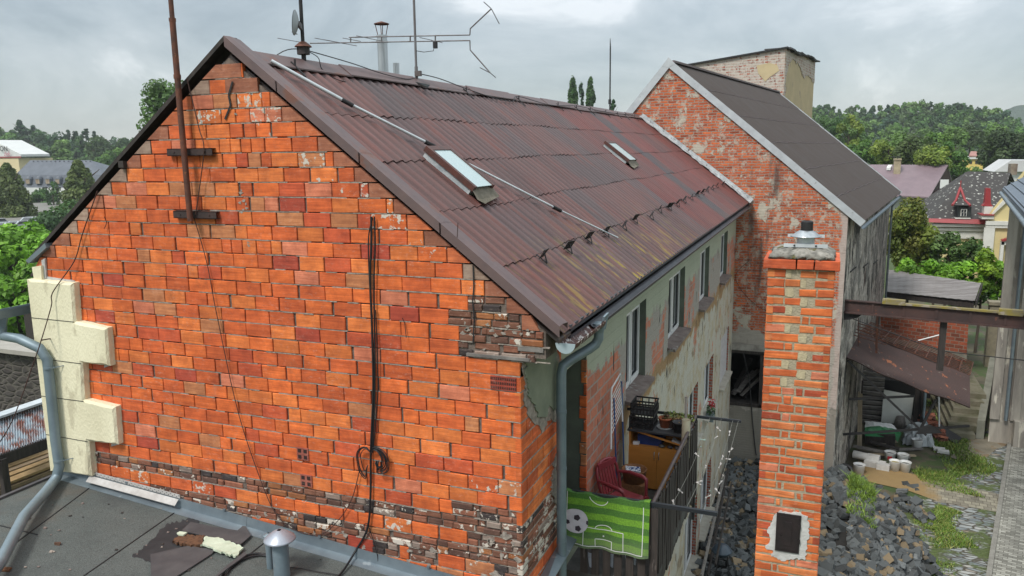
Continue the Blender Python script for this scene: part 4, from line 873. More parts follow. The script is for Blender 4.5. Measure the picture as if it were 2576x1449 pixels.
scrap([(1060, 990), (1150, 905), (1400, 955), (1620, 990), (1672, 945), (1705, 950), (1755, 1040), (1650, 1130), (1450, 1080)], 'felt_sheet', [M_feltdk], 'torn grey felt piece folded against the gable flashing', 'felt', .012, .02, .02, g_)
scrap([(745, 1230), (1130, 1143), (1390, 1190), (1360, 1225), (900, 1520), (755, 1520)], 'felt_sheet', [M_feltdk], 'large flat grey felt piece with a pointed end, nearest the camera', 'felt', .012, .012, .004, g_)
scrap([(1690, 1205), (1712, 1232), (1500, 1385), (1370, 1500), (1340, 1500), (1480, 1370)], 'felt_sheet', [M_feltdk], 'narrow grey felt strip beside the pale torn foam', 'felt', .012, .02, .02, g_)
scrap([(965, 1095), (1040, 1025), (1150, 1035), (1290, 1040), (1262, 1135), (1120, 1130)], 'fibre_mat', [mk('brown_fibre', (.16, .075, .035), (.07, .035, .02), 30, .95, bs=1.0, bsc=90)], 'rotting brown fibre mat between the felt pieces', 'mat', .03, .03, .01, jag=10)
scrap([(1245, 1135), (1310, 1045), (1470, 1070), (1680, 1160), (1600, 1245), (1400, 1185), (1330, 1150)], 'foam_sheet', [mk('pale_green_foam', (.58, .64, .50), (.46, .52, .39), 12, .8, bs=.5)], 'torn pale green foam sheet lying on the felt scraps', 'foam', .02, .035, .015, jag=12)
scrap([(1010, 1015), (1040, 1000), (1115, 1008), (1075, 1035), (1030, 1030)], 'foam_sheet', [mk('pale_green_foam_bit', (.58, .64, .50), (.46, .52, .39), 12, .8)], 'small pale foam bit at the corner of the brown mat', 'foam', .015, .05, .01)
for i, (px, py, c, s) in enumerate(((467, 1266, (.4, .08, .04), .02), (586, 1342, (.4, .08, .04), .02), (145, 1367, (.10, .05, .03), .03), (12, 1432, (.16, .07, .03), .05), (770 / 1.0, 1318, (.1, .05, .03), .0))):
    if s == 0: continue
    m = MB(); p = D(px, py, .012); m.obox(p, V(s, .3 * s, 0), V(-.2 * s, .5 * s, 0), V(0, 0, .012), jit=.006); solo(m, 'debris', [mk('debris_%s' % 'abcde'[i], c, None, 20, .9)], ['red brick crumb on the felt below the white strip', 'red brick crumb in the middle of the felt roof', 'dark leaf on the felt beside the grey pipe', 'brown clod at the left edge of the felt roof'][i], 'debris')
for i in range(46):
    p = D(U(60, 900), U(1240, 1440), .006)
    if p[0] > -2.6 or p[1] > -.1: continue
    k = rnd.choice([0, 0, 1, 2]); m = MB(); s = U(.006, .016); m.obox(p, V(s, s * .4, 0), V(-.4 * s, s * .8, 0), V(0, 0, s * .35), jit=s * .3)
    solo(m, 'grit', [[M_stone, M_mortar, M_darkwood][k]], ['small brown crumb of grit lying on the flat felt roof', 'small pale mortar crumb lying on the flat felt roof', 'small dark crumb of dirt lying on the flat felt roof'][k], 'debris', ['brown crumbs on the felt roof', 'pale crumbs on the felt roof', 'dark crumbs on the felt roof'][k])
# roof vents
vp = thing('roof_vent', 'grey vent pipe with a broad conical cowl on the felt roof', 'vent', D(708, 1449)); b = D(710, 1448)
x, y = b[0], b[1]; zt = onY(708, 1362, y)[2]
m = MB(); m.tube([V(x, y, b[2] - .1), V(x, y, zt)], .078, 20); m.cyl(V(x, y, zt - .02), V(x, y, zt + .03), .060, n=16, m=1); part(m, 'pipe', [M_pipe, M_black], vp)
m = MB(); m.lathe([(.02, zt + .115), (.06, zt + .10), (.145, zt + .035), (.152, zt + .02), (.146, zt + .016), (.04, zt + .07)], (x, y, 0), 28); part(m, 'cowl', [mk('cowl_zinc', (.42, .45, .50), (.33, .36, .42), 5, .4, .4, bs=.15)], vp)
v2 = thing('roof_vent', 'slim grey vent pipe half hidden behind the cowled one', 'vent', D(680, 1425)); b = D(681, 1428); z2 = zt - .02
m = MB(); m.tube([V(b[0], b[1], b[2] - .1), V(b[0], b[1], z2)], .036, 16); part(m, 'pipe', [M_pipe], v2)
m = MB(); m.lathe([(.01, z2 + .04), (.05, z2 + .02), (.055, z2 + .012), (.02, z2 + .015)], (b[0], b[1], 0), 20); part(m, 'cowl', [M_pipe], v2)
for i, off in enumerate((0, 9)):
    cable([D(545 + off, 1470, .02), D(575 + off, 1425, .02), D(610 + off, 1400 + off / 2, .02), D(650 + off, 1392 + off / 2, .02), D(680 + off, 1398 + off, .02)], .010, ['outer black hose curling over the felt roof to the vents', 'inner black hose curling over the felt roof to the vents'][i])
cable([D(685, 1431, .02), D(740, 1428, .02), D(800, 1438, .02), D(850, 1446, .02)], .005, 'thin black wire lying on the felt right of the vent pipe')

# ================================================================== BRICK CHIMNEY AT THE RIGHT
ch = thing('brick_chimney', 'free-standing orange brick chimney with mossy cap and metal flue', 'chimney', (-.145, .45, G))
CX0, CX1, CY = -.395, .095, .20; CZT = -.945
cm = MB(); PC = lambda u, d_, z: V(u + CX0, CY + d_, z); PCL = lambda u, d_, z: V(CX0 + d_, CY + .5 - u, z)
PCR = lambda u, d_, z: V(CX1 - d_, CY + u, z)
CP = [((0.64, .155, .038), 5), ((.56, .125, .034), 4), ((.68, .21, .065), 3), ((.46, .08, .03), 1.2), ((.60, .19, .10), 1.5)]
cmo = MB(); hc = .0735; k = 0; z = CZT; PR = {0, 1, 2, 3, 4, 6, 7, 9, 10, 11, 12}
W_ = CX1 - CX0
while z > -4.9:
    zb = z - hc
    for (P_, L_, ph) in ((PC, W_, 0), (PCL, .5, 1), (PCR, .5, 1)):
        u = 0.0; pat = [(.14, .055, .235), (.255, .05, .125)] if z > -2.3 else [(.14, .035, .275), (.275, .035, .14)]
        p = pat[(k + ph) % 2]; up = k in PR
        u0 = 0; w1 = p[0] + U(-.012, .012)
        segs = [(0, w1, 'b'), (w1 + .012, w1 + .012 + p[1] + (.03 if up else 0), 'p' if up else 'b'), (w1 + p[1] + .024 + (.03 if up else 0), L_, 'b')]
        for a, b_, t in segs:
            if t == 'p': continue
            c = pick(CP); al = rnd.choice([0, .05, .35])
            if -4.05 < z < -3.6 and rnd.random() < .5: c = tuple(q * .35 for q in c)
            if b_ - a > .2 and rnd.random() < .5:
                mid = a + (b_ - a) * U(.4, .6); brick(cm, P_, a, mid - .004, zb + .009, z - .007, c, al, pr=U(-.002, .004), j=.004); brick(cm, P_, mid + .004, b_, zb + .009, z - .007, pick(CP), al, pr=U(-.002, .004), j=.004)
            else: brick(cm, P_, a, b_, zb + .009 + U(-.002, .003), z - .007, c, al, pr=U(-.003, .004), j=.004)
    z = zb; k += 1
part(cm, 'brick_shaft', [M_block], ch)
m = MB(); m.box(CX0 + .004, CX1 - .004, CY + .004, CY + .5, G, CZT); part(m, 'mortar_core', [mk('chimney_mortar', (.40, .34, .24), (.28, .24, .17), 16, .95, bs=.9, bd=.012)], ch)
m = MB(); zc0, zc1 = CZT, CZT + .078
for a, b_ in ((0, .24), (.25, .37), (.38, W_ + .07)): brick(m, lambda u, d_, z: V(u + CX0 - .035, CY - .03 + d_, z), a, b_, zc0 + .004, zc1, pick([((.52, .085, .03), 1), ((.58, .11, .035), 1)]), .05, d=.55)
part(m, 'cap_course', [M_block], ch)
# mossy concrete slab
m = MB(); nu = 22; rings = []
for q, (e, z) in enumerate(((-.04, zc1), (-.008, zc1 + .008), (-.006, zc1 + .024), (-.03, zc1 + .048), (-.09, zc1 + .07), (-.2, zc1 + .08))):
    ring = []
    for i in range(4 * nu):
        s_ = i // nu; t = (i % nu) / nu; hx, hy = W_ / 2 + e, .27 + e
        x, y = [(-hx + 2 * hx * t, -hy), (hx, -hy + 2 * hy * t), (hx - 2 * hx * t, hy), (-hx, hy - 2 * hy * t)][s_]
        r_ = .022 if 0 < q < 5 else .006; ring.append(V(-.15 + x + U(-r_, r_) * .7, CY + .24 + y + U(-r_, r_) * .7, z + U(-.008, .008)))
    ring.append(ring[0]); rings.append(ring)
m.grid(rings, sm=True); part(m, 'cap_slab', [mk('mossy_concrete', (.34, .32, .28), (.12, .115, .10), 14, .95, bs=1.0, bd=.02, bsc=30, spots=(7, .60, (.11, .10, .03)))], ch)
fz = zc1 + .077; fx, fy = onY(2026, 612, CY + .15)[0], CY + .2
fu = thing('chimney_flue', 'white metal chimney flue with cone collar and black ribbed pipe', 'flue', (fx, fy, fz))
m = MB(); m.tube([V(fx, fy, fz), V(fx, fy, fz + .085)], .066, 20)
for i in range(5): m.cyl(V(fx, fy, fz + .01 + i * .016), V(fx, fy, fz + .016 + i * .016), .069, n=20)
part(m, 'liner', [M_white_metal], fu)
m = MB(); m.beam(V(fx - .16, fy - .075, fz + .02), V(fx + .165, fy - .075, fz + .02), .008, .028); 
for s_ in (-.08, .08): m.cyl(V(fx + s_, fy - .085, fz + .02), V(fx + s_, fy - .075, fz + .02), .008, n=6, m=1)
part(m, 'clamp_bar', [M_white_metal, M_dark], fu)
m = MB(); m.beam(V(fx - .14, fy + .09, fz + .08), V(fx + .14, fy + .09, fz + .08), .008, .025); part(m, 'clamp_bar', [M_white_metal], fu)
m = MB(); m.lathe([(.05, fz + .135), (.115, fz + .09), (.118, fz + .084), (.05, fz + .10)], (fx, fy, 0), 28); part(m, 'collar', [M_steel], fu)
m = MB(); m.lathe([(.045, fz + .07), (.045, fz + .125)] + [(.044 + .004 * (i % 2), fz + .13 + i * .008) for i in range(10)] + [(.036, fz + .21), (.036, fz + .17), (0.001, fz + .17)], (fx + .005, fy, 0), 24); part(m, 'ribbed_pipe', [M_dark], fu)
# soot door
m = MB(); ol = [(1945, 1300), (1965, 1284), (1985, 1290), (2008, 1290), (2032, 1300), (2036, 1335), (2030, 1375), (2025, 1410), (2000, 1405), (1975, 1412), (1940, 1400), (1945, 1385), (1925, 1378), (1938, 1355), (1930, 1340), (1938, 1318)]
m.prism([onY(a, b_, CY - .008) for a, b_ in ragged(ol, 3)], (0, .012, 0)); part(m, 'plaster_surround', [mk('white_plaster', (.55, .54, .52), (.40, .39, .37), 10, .9, bs=.7)], ch)
sdp = MB(); P4 = [onY(1954, 1290, CY - .02), onY(2016, 1299, CY - .02), onY(2009, 1394, CY - .02), onY(1949, 1384, CY - .02)]; sdp.prism(P4, (0, .02, 0))
cc = sum(P4) / 4
for f_, o in ((.86, -.006), (.80, -.003)): sdp.prism([cc + (p - cc) * f_ + V(0, o, 0) for p in P4], (0, .01, 0))
sdp.prism([cc + (p - cc) * V(.30, 1, .62) + V(0, -.012, 0) for p in P4], (0, .01, 0)); sdp.cyl(cc + V(-.055, -.02, -.01), cc + V(-.055, 0, -.01), .006, n=8)
for dz_ in (.07, -.06): sdp.box(cc[0] + .082, cc[0] + .098, CY - .028, CY - .0, cc[2] + dz_ - .015, cc[2] + dz_ + .015)
part(sdp, 'soot_door', [mk('cast_iron', (.040, .028, .030), (.025, .02, .022), 9, .5, .4)], ch)
# plaster blobs in upper joints
for i in range(17):
    zz = CZT - hc * (i + .5); 
    if i not in PR: continue
    m = MB(); a = .15 if i % 2 == 0 else .265; w = U(.022, .042); 
    m.prism([V(CX0 + a + w * np.sign(math.cos(t)) * abs(math.cos(t)) ** .4 * U(.7, 1.0) + w - .02, CY - .001, zz + .036 * np.sign(math.sin(t)) * abs(math.sin(t)) ** .4 * U(.9, 1.05)) for t in np.linspace(0.1, 6.38, 17)[:-1]], (0, .02, 0)); part(m, 'mortar_patch', [mk('patch_mortar', (.50, .42, .27), (.36, .30, .20), 20, .95, bs=.8) if i == 0 else bpy.data.materials['patch_mortar']], ch)
# ================================================================== THINGS ON THE BALCONY
def at_floor(px, py, z=FLZ): return onZ(px, py, z)
# cabinet against the rear rail
cx0, cx1, cy0, cy1 = WX + .16, BX - .03, 3.55, 3.98; cz0, czm, cz1 = FLZ + .02, FLZ + .60, FLZ + .80
M_orange = mk('beech_laminate', (.56, .24, .05), (.48, .20, .04), 3, .45, stretch=(1, 1, 5), bs=.05)
cb_ = thing('cabinet', 'low orange-brown cabinet with two doors and an open shelf on the balcony', 'cabinet', ((cx0 + cx1) / 2, (cy0 + cy1) / 2, FLZ))
m = MB(); m.box(cx0, cx0 + .02, cy0, cy1, cz0, cz1); m.box(cx1 - .02, cx1, cy0, cy1, cz0, cz1); m.box(cx0 + .02, cx1 - .02, cy1 - .02, cy1, cz0, cz1); m.box(cx0 + .02, cx1 - .02, cy0 + .01, cy1 - .02, czm - .02, czm); part(m, 'carcass', [M_orange], cb_)
m = MB(); m.obox(V((cx0 + cx1) / 2, cy0 + .02, cz1 - .06), V((cx1 - cx0) / 2 - .02, 0, -.075), V(0, .01, 0), V(0, 0, .012)); part(m, 'sagging_shelf', [M_orange], cb_)
M_tarp = mk('black_sheeting', (.035, .035, .038), (.06, .06, .063), 6, .6)
m = MB(); m.box(cx0 - .02, cx1 + .02, cy0 - .02, cy1 + .03, cz1, cz1 + .025); part(m, 'top', [M_tarp], cb_)
xm = (cx0 + cx1) / 2
for a, b, hx in ((cx0, xm - .002, xm - .03), (xm + .002, cx1, xm + .03)):
    m = MB(); m.box(a, b, cy0 - .018, cy0, cz0 + .01, czm); d_ = part(m, 'door', [M_orange], cb_)
    m = MB(); m.tube([V(hx, cy0 - .018, czm - .05), V(hx, cy0 - .04, czm - .06), V(hx, cy0 - .04, czm - .14), V(hx, cy0 - .018, czm - .15)], .005, 6); part(m, 'handle', [M_steel], d_)
m = MB(); m.box(cx0 + .10, cx0 + .42, cy0 + .08, cy1 - .05, czm, czm + .13); solo(m, 'storage_box', [mk('blue_plastic', (.02, .05, .20), None, 8, .5)], 'dark blue plastic box inside the open shelf of the cabinet', 'box')
for i, (dx, s, c, lb) in enumerate(((.45, .045, (.12, .11, .10), 'grey stone in the shelf, next to the blue box'), (.57, .04, (.09, .08, .08), 'dark stone in the middle of the cabinet shelf'), (.68, .05, (.14, .13, .12), 'rounded stone at the right end of the cabinet shelf'))):
    m = MB(); m.lathe([(0.001, 0), (s * .8, .004), (s, s * .4), (s * .7, s * .75), (.001, s * .85)], (cx0 + dx * .95, cy0 + .06, czm), 10); solo(m, 'stone', [mk('stone_%d' % i, c, None, 20, .9)], lb, 'stone')
m = MB(); m.obox(V(cx0 + .09, cy0 + .05, czm + .02), V(.04, .01, 0), V(0, .02, 0), V(0, 0, .018), jit=.004); solo(m, 'small_packet', [M_white], 'small white packet at the front of the cabinet shelf', 'packet')
m = MB(); m.obox(V(cx1 - .13, cy0 + .06, czm + .10), V(.06, .0, -.03), V(0, .04, 0), V(.01, 0, .012), jit=.01); solo(m, 'crumpled_bag', [M_board], 'crumpled grey bag on the sagging shelf of the cabinet', 'bag')
# crates
def crate(x0, x1, y0, y1, z0, z1, lb):
    t = thing('plastic_crate', lb, 'crate', ((x0 + x1) / 2, (y0 + y1) / 2, z0), 'black crates on the cabinet'); m = MB(); w = .012
    for z in (z0, z0 + (z1 - z0) * .45, z1 - .02):
        for (a, b, c, d) in ((x0, x1, y0, y0 + w), (x0, x1, y1 - w, y1), (x0, x0 + w, y0, y1), (x1 - w, x1, y0, y1)): m.box(a, b, c, d, z, z + .02)
    for i in range(8):
        x = x0 + (x1 - x0 - w) * i / 7
        for y in (y0, y1 - w): m.box(x, x + w, y, y + w, z0 + .02, z0 + (z1 - z0) * .45); 
        if i % 2 == 0:
            for y in (y0, y1 - w): m.box(x, x + w, y, y + w, z0 + (z1 - z0) * .45 + .02, z1 - .02)
    for i in range(6):
        y = y0 + w + (y1 - y0 - 2 * w) * i / 6 + .01
        for x in (x0, x1 - w): m.box(x, x + w, y, y + w, z0 + .02, z1 - .02)
    m.box(x0 + w, x1 - w, y0 + w, y1 - w, z0 + .004, z0 + .012); part(m, 'basket', [M_dark], t)
ct = cz1 + .025
crate(WX + .15, WX + .47, 3.58, 3.92, ct, ct + .17, 'lower black plastic crate at the wall end of the cabinet')
crate(WX + .15, WX + .47, 3.64, 3.98, ct + .17, ct + .33, 'upper black plastic crate stacked on another beside the window sill')
def leaves(mb, cx, cy, z0, z1, rx, ry, n, s, col, droop=0.):
    for _ in range(n):
        a = U(0, 6.28); r = math.sqrt(U(0, 1)); z = U(z0, z1); p = V(cx + rx * r * math.cos(a), cy + ry * r * math.sin(a), z); d = nr.normal(size=3); d /= np.linalg.norm(d); e_ = np.cross(d, nr.normal(size=3)); e_ /= np.linalg.norm(e_); k = U(.6, 1.3) * s
        c = tuple(q * U(.6, 1.4) for q in col); mb.add([p - d * k, p + e_ * k * .5, p + d * k, p - e_ * k * .5], [(0, 1, 2, 3)], (*c, 1))
M_leafc = NT('small_leaves'); M_leaf = M_leafc.fin(M_leafc.attr()[0], .6)
px_ = WX + .60; ptn = thing('flower_pot', 'terracotta pot on a saucer between the crates and the planter', 'flower pot', (px_, 3.75, ct)); m = MB(); m.lathe([(.001, ct + .012), (.06, ct + .012), (.085, ct + .12), (.092, ct + .12), (.092, ct + .145), (.08, ct + .145), (.078, ct + .12), (.001, ct + .115)], (px_, 3.75, 0), 20); part(m, 'pot', [mk('terracotta', (.38, .11, .045), None, 9, .8)], ptn)
m = MB(); m.lathe([(.001, ct), (.10, ct), (.11, ct + .02), (.10, ct + .012), (.001, ct + .006)], (px_, 3.75, 0), 20); part(m, 'saucer', [M_board], ptn)
m = MB(); leaves(m, px_, 3.75, ct + .12, ct + .2, .06, .06, 40, .02, (.05, .05, .02)); part(m, 'plant', [M_leaf], ptn)
pl = thing('planter', 'long dark planter with yellow-green creeping plants on the cabinet', 'planter', (cx1 - .22, 3.8, ct)); m = MB(); m.box(cx0 + .50 - .05, cx1 - .02, 3.72, 3.92, ct, ct + .11); part(m, 'trough', [mk('brown_plastic', (.05, .025, .018), None, 9, .6)], pl)
m = MB(); leaves(m, (cx0 + .47 + cx1) / 2, 3.82, ct + .09, ct + .19, .20, .10, 420, .018, (.20, .22, .05)); part(m, 'plant', [M_leaf], pl); m = MB(); leaves(m, (cx0 + .47 + cx1) / 2 - .03, 3.76, ct + .08, ct + .17, .15, .06, 160, .017, (.32, .20, .09)); part(m, 'blossom', [M_leaf], pl)
m = MB(); m.lathe([(.001, ct), (.055, ct), (.075, ct + .13), (.08, ct + .13), (.08, ct + .145), (.07, ct + .14), (.05, ct + .02), (.001, ct + .015)], (cx1 - .12, 3.64, 0), 18); solo(m, 'flower_pot', [M_tarp], 'small empty black pot in front of the planter', 'flower pot')
m = MB(); mx, my = BX - .09, 3.42
m.tube([V(cx1 + .0, 3.50, FLZ + .55), V(cx1 + .0, 3.50, FLZ + 1.06)], .055, 16, caps=False); m.tube([V(cx1, 3.50, FLZ + .56), V(cx1, 3.50, FLZ + 1.05)], .030, 12, caps=False); solo(m, 'mat_roll', [mk('beige_mat', (.48, .44, .33), (.36, .32, .23), 9, .9)], 'rolled beige mat standing at the balcony corner', 'roll')
m = MB(); m.tube([V(cx1 - .02, 3.60, FLZ + .8), V(cx1 - .04, 3.7, FLZ + 1.30)], .017, 8); solo(m, 'broom_handle', [M_greywood], 'grey wooden broom handle sticking up beside the beige roll', 'stick')
# drying rack folded against the wall
dr_ = thing('drying_rack', 'folded white and blue clothes drying rack leaning on the wall', 'drying rack', (WX + .12, 3.2, FLZ))
A0 = onX(1538, 985, WX + .10); A1 = onX(1560, 940, WX + .10); B0 = onX(1537, 1130, WX + .14); B1 = onX(1566, 1060, WX + .14)
m = MB(); m.tube([B0, A0, A0 + V(0, .03, .04), A1, B1], .011, 8)
part(m, 'outer_frame', [M_white], dr_)
for i in range(9):
    t = .12 + i * .08; m = MB(); m.tube([A0 + (B0 - A0) * t, A1 + (B1 - A1) * t * 1.0], .004, 5); part(m, 'wire', [M_white], dr_)
m = MB(); m.tube([A0 + V(.02, .05, -.1), V(WX + .16, A0[1] + .12, FLZ)], .010, 8); part(m, 'leg', [mk('blue_tube', (.02, .09, .26), None, 9, .4)], dr_)
m = MB(); m.tube([A1 + V(.02, .0, -.1), V(WX + .18, A1[1] + .0, FLZ)], .010, 8); part(m, 'leg', [bpy.data.materials['blue_tube']], dr_)
# plastic chair
M_burg = mk('burgundy_plastic', (.27, .035, .045), (.22, .03, .038), 5, .35, bs=.04)
def build_chair():
    t = thing('plastic_chair', 'burgundy plastic armchair facing outwards on the balcony', 'chair', (0, 0, 0)); s = MB()
    # local: front +x, width along y; seat at .42
    s.grid([[V(-.21 + .44 * i / 6, (-.23 + .46 * j / 6) * (1 - .08 * (6 - i) / 6), .42 - .02 * math.sin(math.pi * j / 6) - .02 * math.sin(math.pi * i / 7) + (.0 if i < 6 else -.03)) for j in range(7)] for i in range(7)])
    s.grid([[V(-.21 + .44 * i / 6, (-.23 + .46 * j / 6) * (1 - .08 * (6 - i) / 6), .405 - .02 * math.sin(math.pi * j / 6) - .02 * math.sin(math.pi * i / 7) + (.0 if i < 6 else -.03)) for j in range(7)] for i in range(7)]); s.beam(V(.235, -.225, .385), V(.235, .225, .385), .02, .05); part(s, 'seat', [M_burg], t)
    b = MB()
    rim = [V(-.21 - .12 * h, y, .42 + .42 * h) for y, h in ((-.21, 0), (-.235, .35), (-.23, .7), (-.19, .93), (-.1, 1.03), (0, 1.06), (.1, 1.03), (.19, .93), (.23, .7), (.235, .35), (.21, 0))]; b.tube(rim, .022, 8)
    for y in (-.15, -.09, -.03, .03, .09, .15): b.obox(V(-.275, y, .64), V(-.062, 0, .215), V(0, .021, 0), V(.006, 0, .001))
    b.beam(V(-.30, -.2, .81), V(-.30, .2, .81), .03, .08); part(b, 'backrest', [M_burg], t)
    for sy in (-1, 1):
        a = MB(); a.tube([V(-.25, .235 * sy, .64), V(-.1, .275 * sy, .655), V(.12, .285 * sy, .645), V(.19, .275 * sy, .62), V(.20, .26 * sy, .55), V(.215, .235 * sy, .40)], [.02, .026, .03, .028, .022, .022], 8); part(a, 'armrest', [M_burg], t)
        for fx_, x0_, w_ in ((.27, .215, .03), (-.30, -.22, .03)):
            l_ = MB(); l_.obox(V((x0_ + fx_) / 2, .235 * sy + .02 * sy, .2), V((fx_ - x0_) / 2, .02 * sy, -.2), V(.006, .028, 0), V(.028, -.006, 0)); part(l_, 'leg', [M_burg], t)
    return t
chair = build_chair(); cp = onZ(1545, 1258, FLZ); chair.location = (WX + .36, 2.45, FLZ + .01); chair.rotation_euler = (0, 0, math.radians(-22)); chair.scale = (.86, .86, .88)
m = MB(); m.lathe([(.001, 0), (.13, 0), (.16, .16), (.165, .17), (.15, .17), (.12, .03), (.001, .02)], (WX + .35, 3.05, FLZ + .32), 20); m.box(WX + .2, WX + .5, 2.92, 3.2, FLZ, FLZ + .32); solo(m, 'basket', [mk('wicker', (.28, .13, .05), (.16, .07, .03), 30, .8)], 'round brown basket on a stool between the chair and cabinet', 'basket')
m = MB(); m.obox(V(WX + .34, 3.0, FLZ + .49), V(.09, .02, 0), V(-.02, .07, 0), V(0, 0, .02), jit=.01); t = NT('patterned_cloth'); solo(m, 'folded_cloth', [t.fin(t.mix(t.mr(t.noise(30, 3), .48, .52), (.02, .05, .16), (.6, .62, .66)), .8)], 'blue and white patterned cloth lying in the round basket', 'cloth')
m = MB(); q = onZ(1575, 1235, FLZ); m.lathe([(.001, 0), (.045, 0), (.05, .12), (.03, .14), (.03, .17), (.001, .17)], (WX + .62, 2.75, FLZ), 14); m.tube([V(WX + .57, 2.75, FLZ + .13), V(WX + .57, 2.75, FLZ + .22), V(WX + .67, 2.75, FLZ + .22), V(WX + .67, 2.75, FLZ + .13)], .005, 5); solo(m, 'lantern', [M_dark], 'small black lantern on the balcony floor beside the chair', 'lantern')
# geranium box on a lower window ledge
gp_ = onX(1783, 1005, WX + .06); gr = thing('geranium_pot', 'red geranium in a grey box on the lower window ledge', 'flower pot', gp_); m = MB(); m.box(WX + .02, WX + .2, gp_[1] - .2, gp_[1] + .2, gp_[2] - .5, gp_[2] - .34); part(m, 'trough', [M_zinc], gr)
m = MB(); leaves(m, WX + .12, gp_[1], gp_[2] - .35, gp_[2] - .15, .1, .2, 160, .03, (.05, .11, .03)); part(m, 'foliage', [M_leaf], gr); m = MB(); leaves(m, WX + .14, gp_[1] - .02, gp_[2] - .18, gp_[2] + .0, .08, .15, 90, .028, (.55, .01, .03)); part(m, 'flowers', [M_leaf], gr)
# clothes lines with pegs
xa, xb = -1.25, -.88; lines = []
for i, x in enumerate((-1.30, -1.15, -1.0, -.93)):
    z = RLZ + .01; L = [V(x, BY0 + (BY1 - BY0) * t, z - .10 * math.sin(math.pi * t)) for t in np.linspace(0, 1, 12)]; lines.append(L)
    m = MB(); m.tube(L, .0018, 5); solo(m, 'clothes_line', [mk('line_cord', (.26, .26, .23), None, 20, .8) if i == 0 else bpy.data.materials['line_cord']], ['clothes line nearest the balcony railing', 'second clothes line from the balcony railing', 'third clothes line from the balcony railing', 'outermost clothes line of the four'][i], 'clothes line', 'clothes lines beside the balcony')
def build_peg(c):
    m = MB()
    for s_ in (-1, 1): m.beam(V(-.005 * s_, 0, -.036), V(.008 * s_, 0, .036), .007, .006)
    o = solo(m, 'clothes_peg', [c], 'pale plastic clothes peg on the clothes lines beside the balcony', 'clothes peg', 'clothes pegs on the lines', loc=(0, 0, 0)); return o
pg0 = build_peg(mk('peg_plastic', (.66, .62, .60), None, 5, .5)); pgg = build_peg(mk('peg_green', (.36, .50, .44), None, 5, .5)); pgg['label'] = 'pale green plastic clothes peg on the clothes lines beside the balcony'
used = set()
for i in range(20):
    L = lines[i % 4]; t = U(.04, .93); k = int(t * 11); p = L[k] + (L[k + 1] - L[k]) * (t * 11 - k)
    src = pgg if i % 6 == 4 else pg0
    o = src if src.name not in used else copy_tree(src); used.add(src.name); o.location = tuple(p - V(0, 0, .015)); o.rotation_euler = (U(-1.6, 1.6), U(-.9, .9), U(0, 3.1))
# ================================================================== TALLER GABLED BUILDING BEHIND
def Pj(p):
    c = R.T @ (np.array(p, float) - CAM); return IW / 2 + F * c[0] / -c[2], IH / 2 - F * c[1] / -c[2]
TD = V(math.sin(math.radians(7.8)), math.cos(math.radians(7.8)), 0); Y2 = 17.75; TN = V(TD[1], -TD[0], 0)
b2 = thing('old_brick_building', 'taller old building with flaking brick gable and dark ribbed roof', 'building', (-3.5, 24, G))
AP = V(-4.54, Y2, 2.50); RE = V(.98, Y2, -2.14); LE = V(-8.9, Y2, -2.75); XR2, XL2 = .61, -8.5
sl2 = (AP[2] - RE[2]) / (RE[0] - AP[0]); sl2l = (AP[2] - LE[2]) / (AP[0] - LE[0])
def zr2(x): return AP[2] - (x - AP[0]) * sl2 if x > AP[0] else AP[2] - (AP[0] - x) * sl2l
def zones2(t, s, col):
    pc = t.mix(t.noise(5, 7, .7), (0.46, 0.42, 0.36), (0.26, 0.235, 0.205)); x, z = s[0], s[2]     # object space: x from -3.5, z from the yard
    n = t.math('ADD', z, t.math('MULTIPLY', t.math('SUBTRACT', t.noise(1.3, 6, .7, t.map((1, 1, 1), loc=(6, 2, 2))), .5), 2.6))
    left = t.mr(x, 2.7, 2.95, 1, 0)
    m = t.math('MULTIPLY', left, t.mr(n, 5.1, 5.25, 1, 0)); col = t.mix(m, col, pc)
    m = t.math('MULTIPLY', t.mr(x, 3.55, 3.7), t.mr(n, 4.6, 4.7, 1, 0)); col = t.mix(m, col, pc)
    edge = t.math('ADD', x, t.math('MULTIPLY', t.math('SUBTRACT', t.noise(1.5, 6, .7), .5), .35)); col = t.mix(t.mr(edge, 3.93, 3.98), col, t.mix(t.noise(8, 6, .7), (.5, .46, .42), (.36, .24, .2)))
    st = t.math('MULTIPLY', t.mr(t.noise(1.5, 5, .6, t.map((2.5, 1, .35), loc=(.4, 0, 0))), .52, .66), t.math('MULTIPLY', t.mr(x, 1.2, 1.5), t.mr(x, 2.2, 2.6, 1, 0))); col = t.mix(t.math('MULTIPLY', st, .75), col, (.06, .045, .04))
    return t.mix(t.math('MULTIPLY', t.mr(n, 2.7, 2.8, 1, 0), .9), col, t.mix(t.noise(3, 6, .7), (.27, .25, .21), (.17, .155, .13)))
M_b2 = m_brickshader('flaking_brick', 'x', .26, .078, (0.66, 0.150, 0.045), (0.52, 0.105, 0.036), (0.34, .29, .24), (0.56, 0.50, 0.41), .572, 1.9, .05, zones2, .011, dark=None, dens=.525)
gw = MB(); hx0, hx1, hz0, hz1 = -2.58, -1.50, -7.85, -6.15
xs = [(XL2, LE[2]), ]
def gpoly(pts, m=0): gw.add([V(x, Y2, z) for x, z in pts], [tuple(range(len(pts)))], m=m)
gpoly([(XL2, G), (hx0, G), (hx0, zr2(hx0)), (AP[0], AP[2]), (XL2, zr2(XL2))]); gpoly([(hx0, hz1), (hx1, hz1), (hx1, zr2(hx1)), (hx0, zr2(hx0))]); gpoly([(hx0, G), (hx1, G), (hx1, hz0), (hx0, hz0)]); gpoly([(hx1, G), (XR2, G), (XR2, zr2(XR2)), (hx1, zr2(hx1))])
part(gw, 'gable_wall', [M_b2], b2)
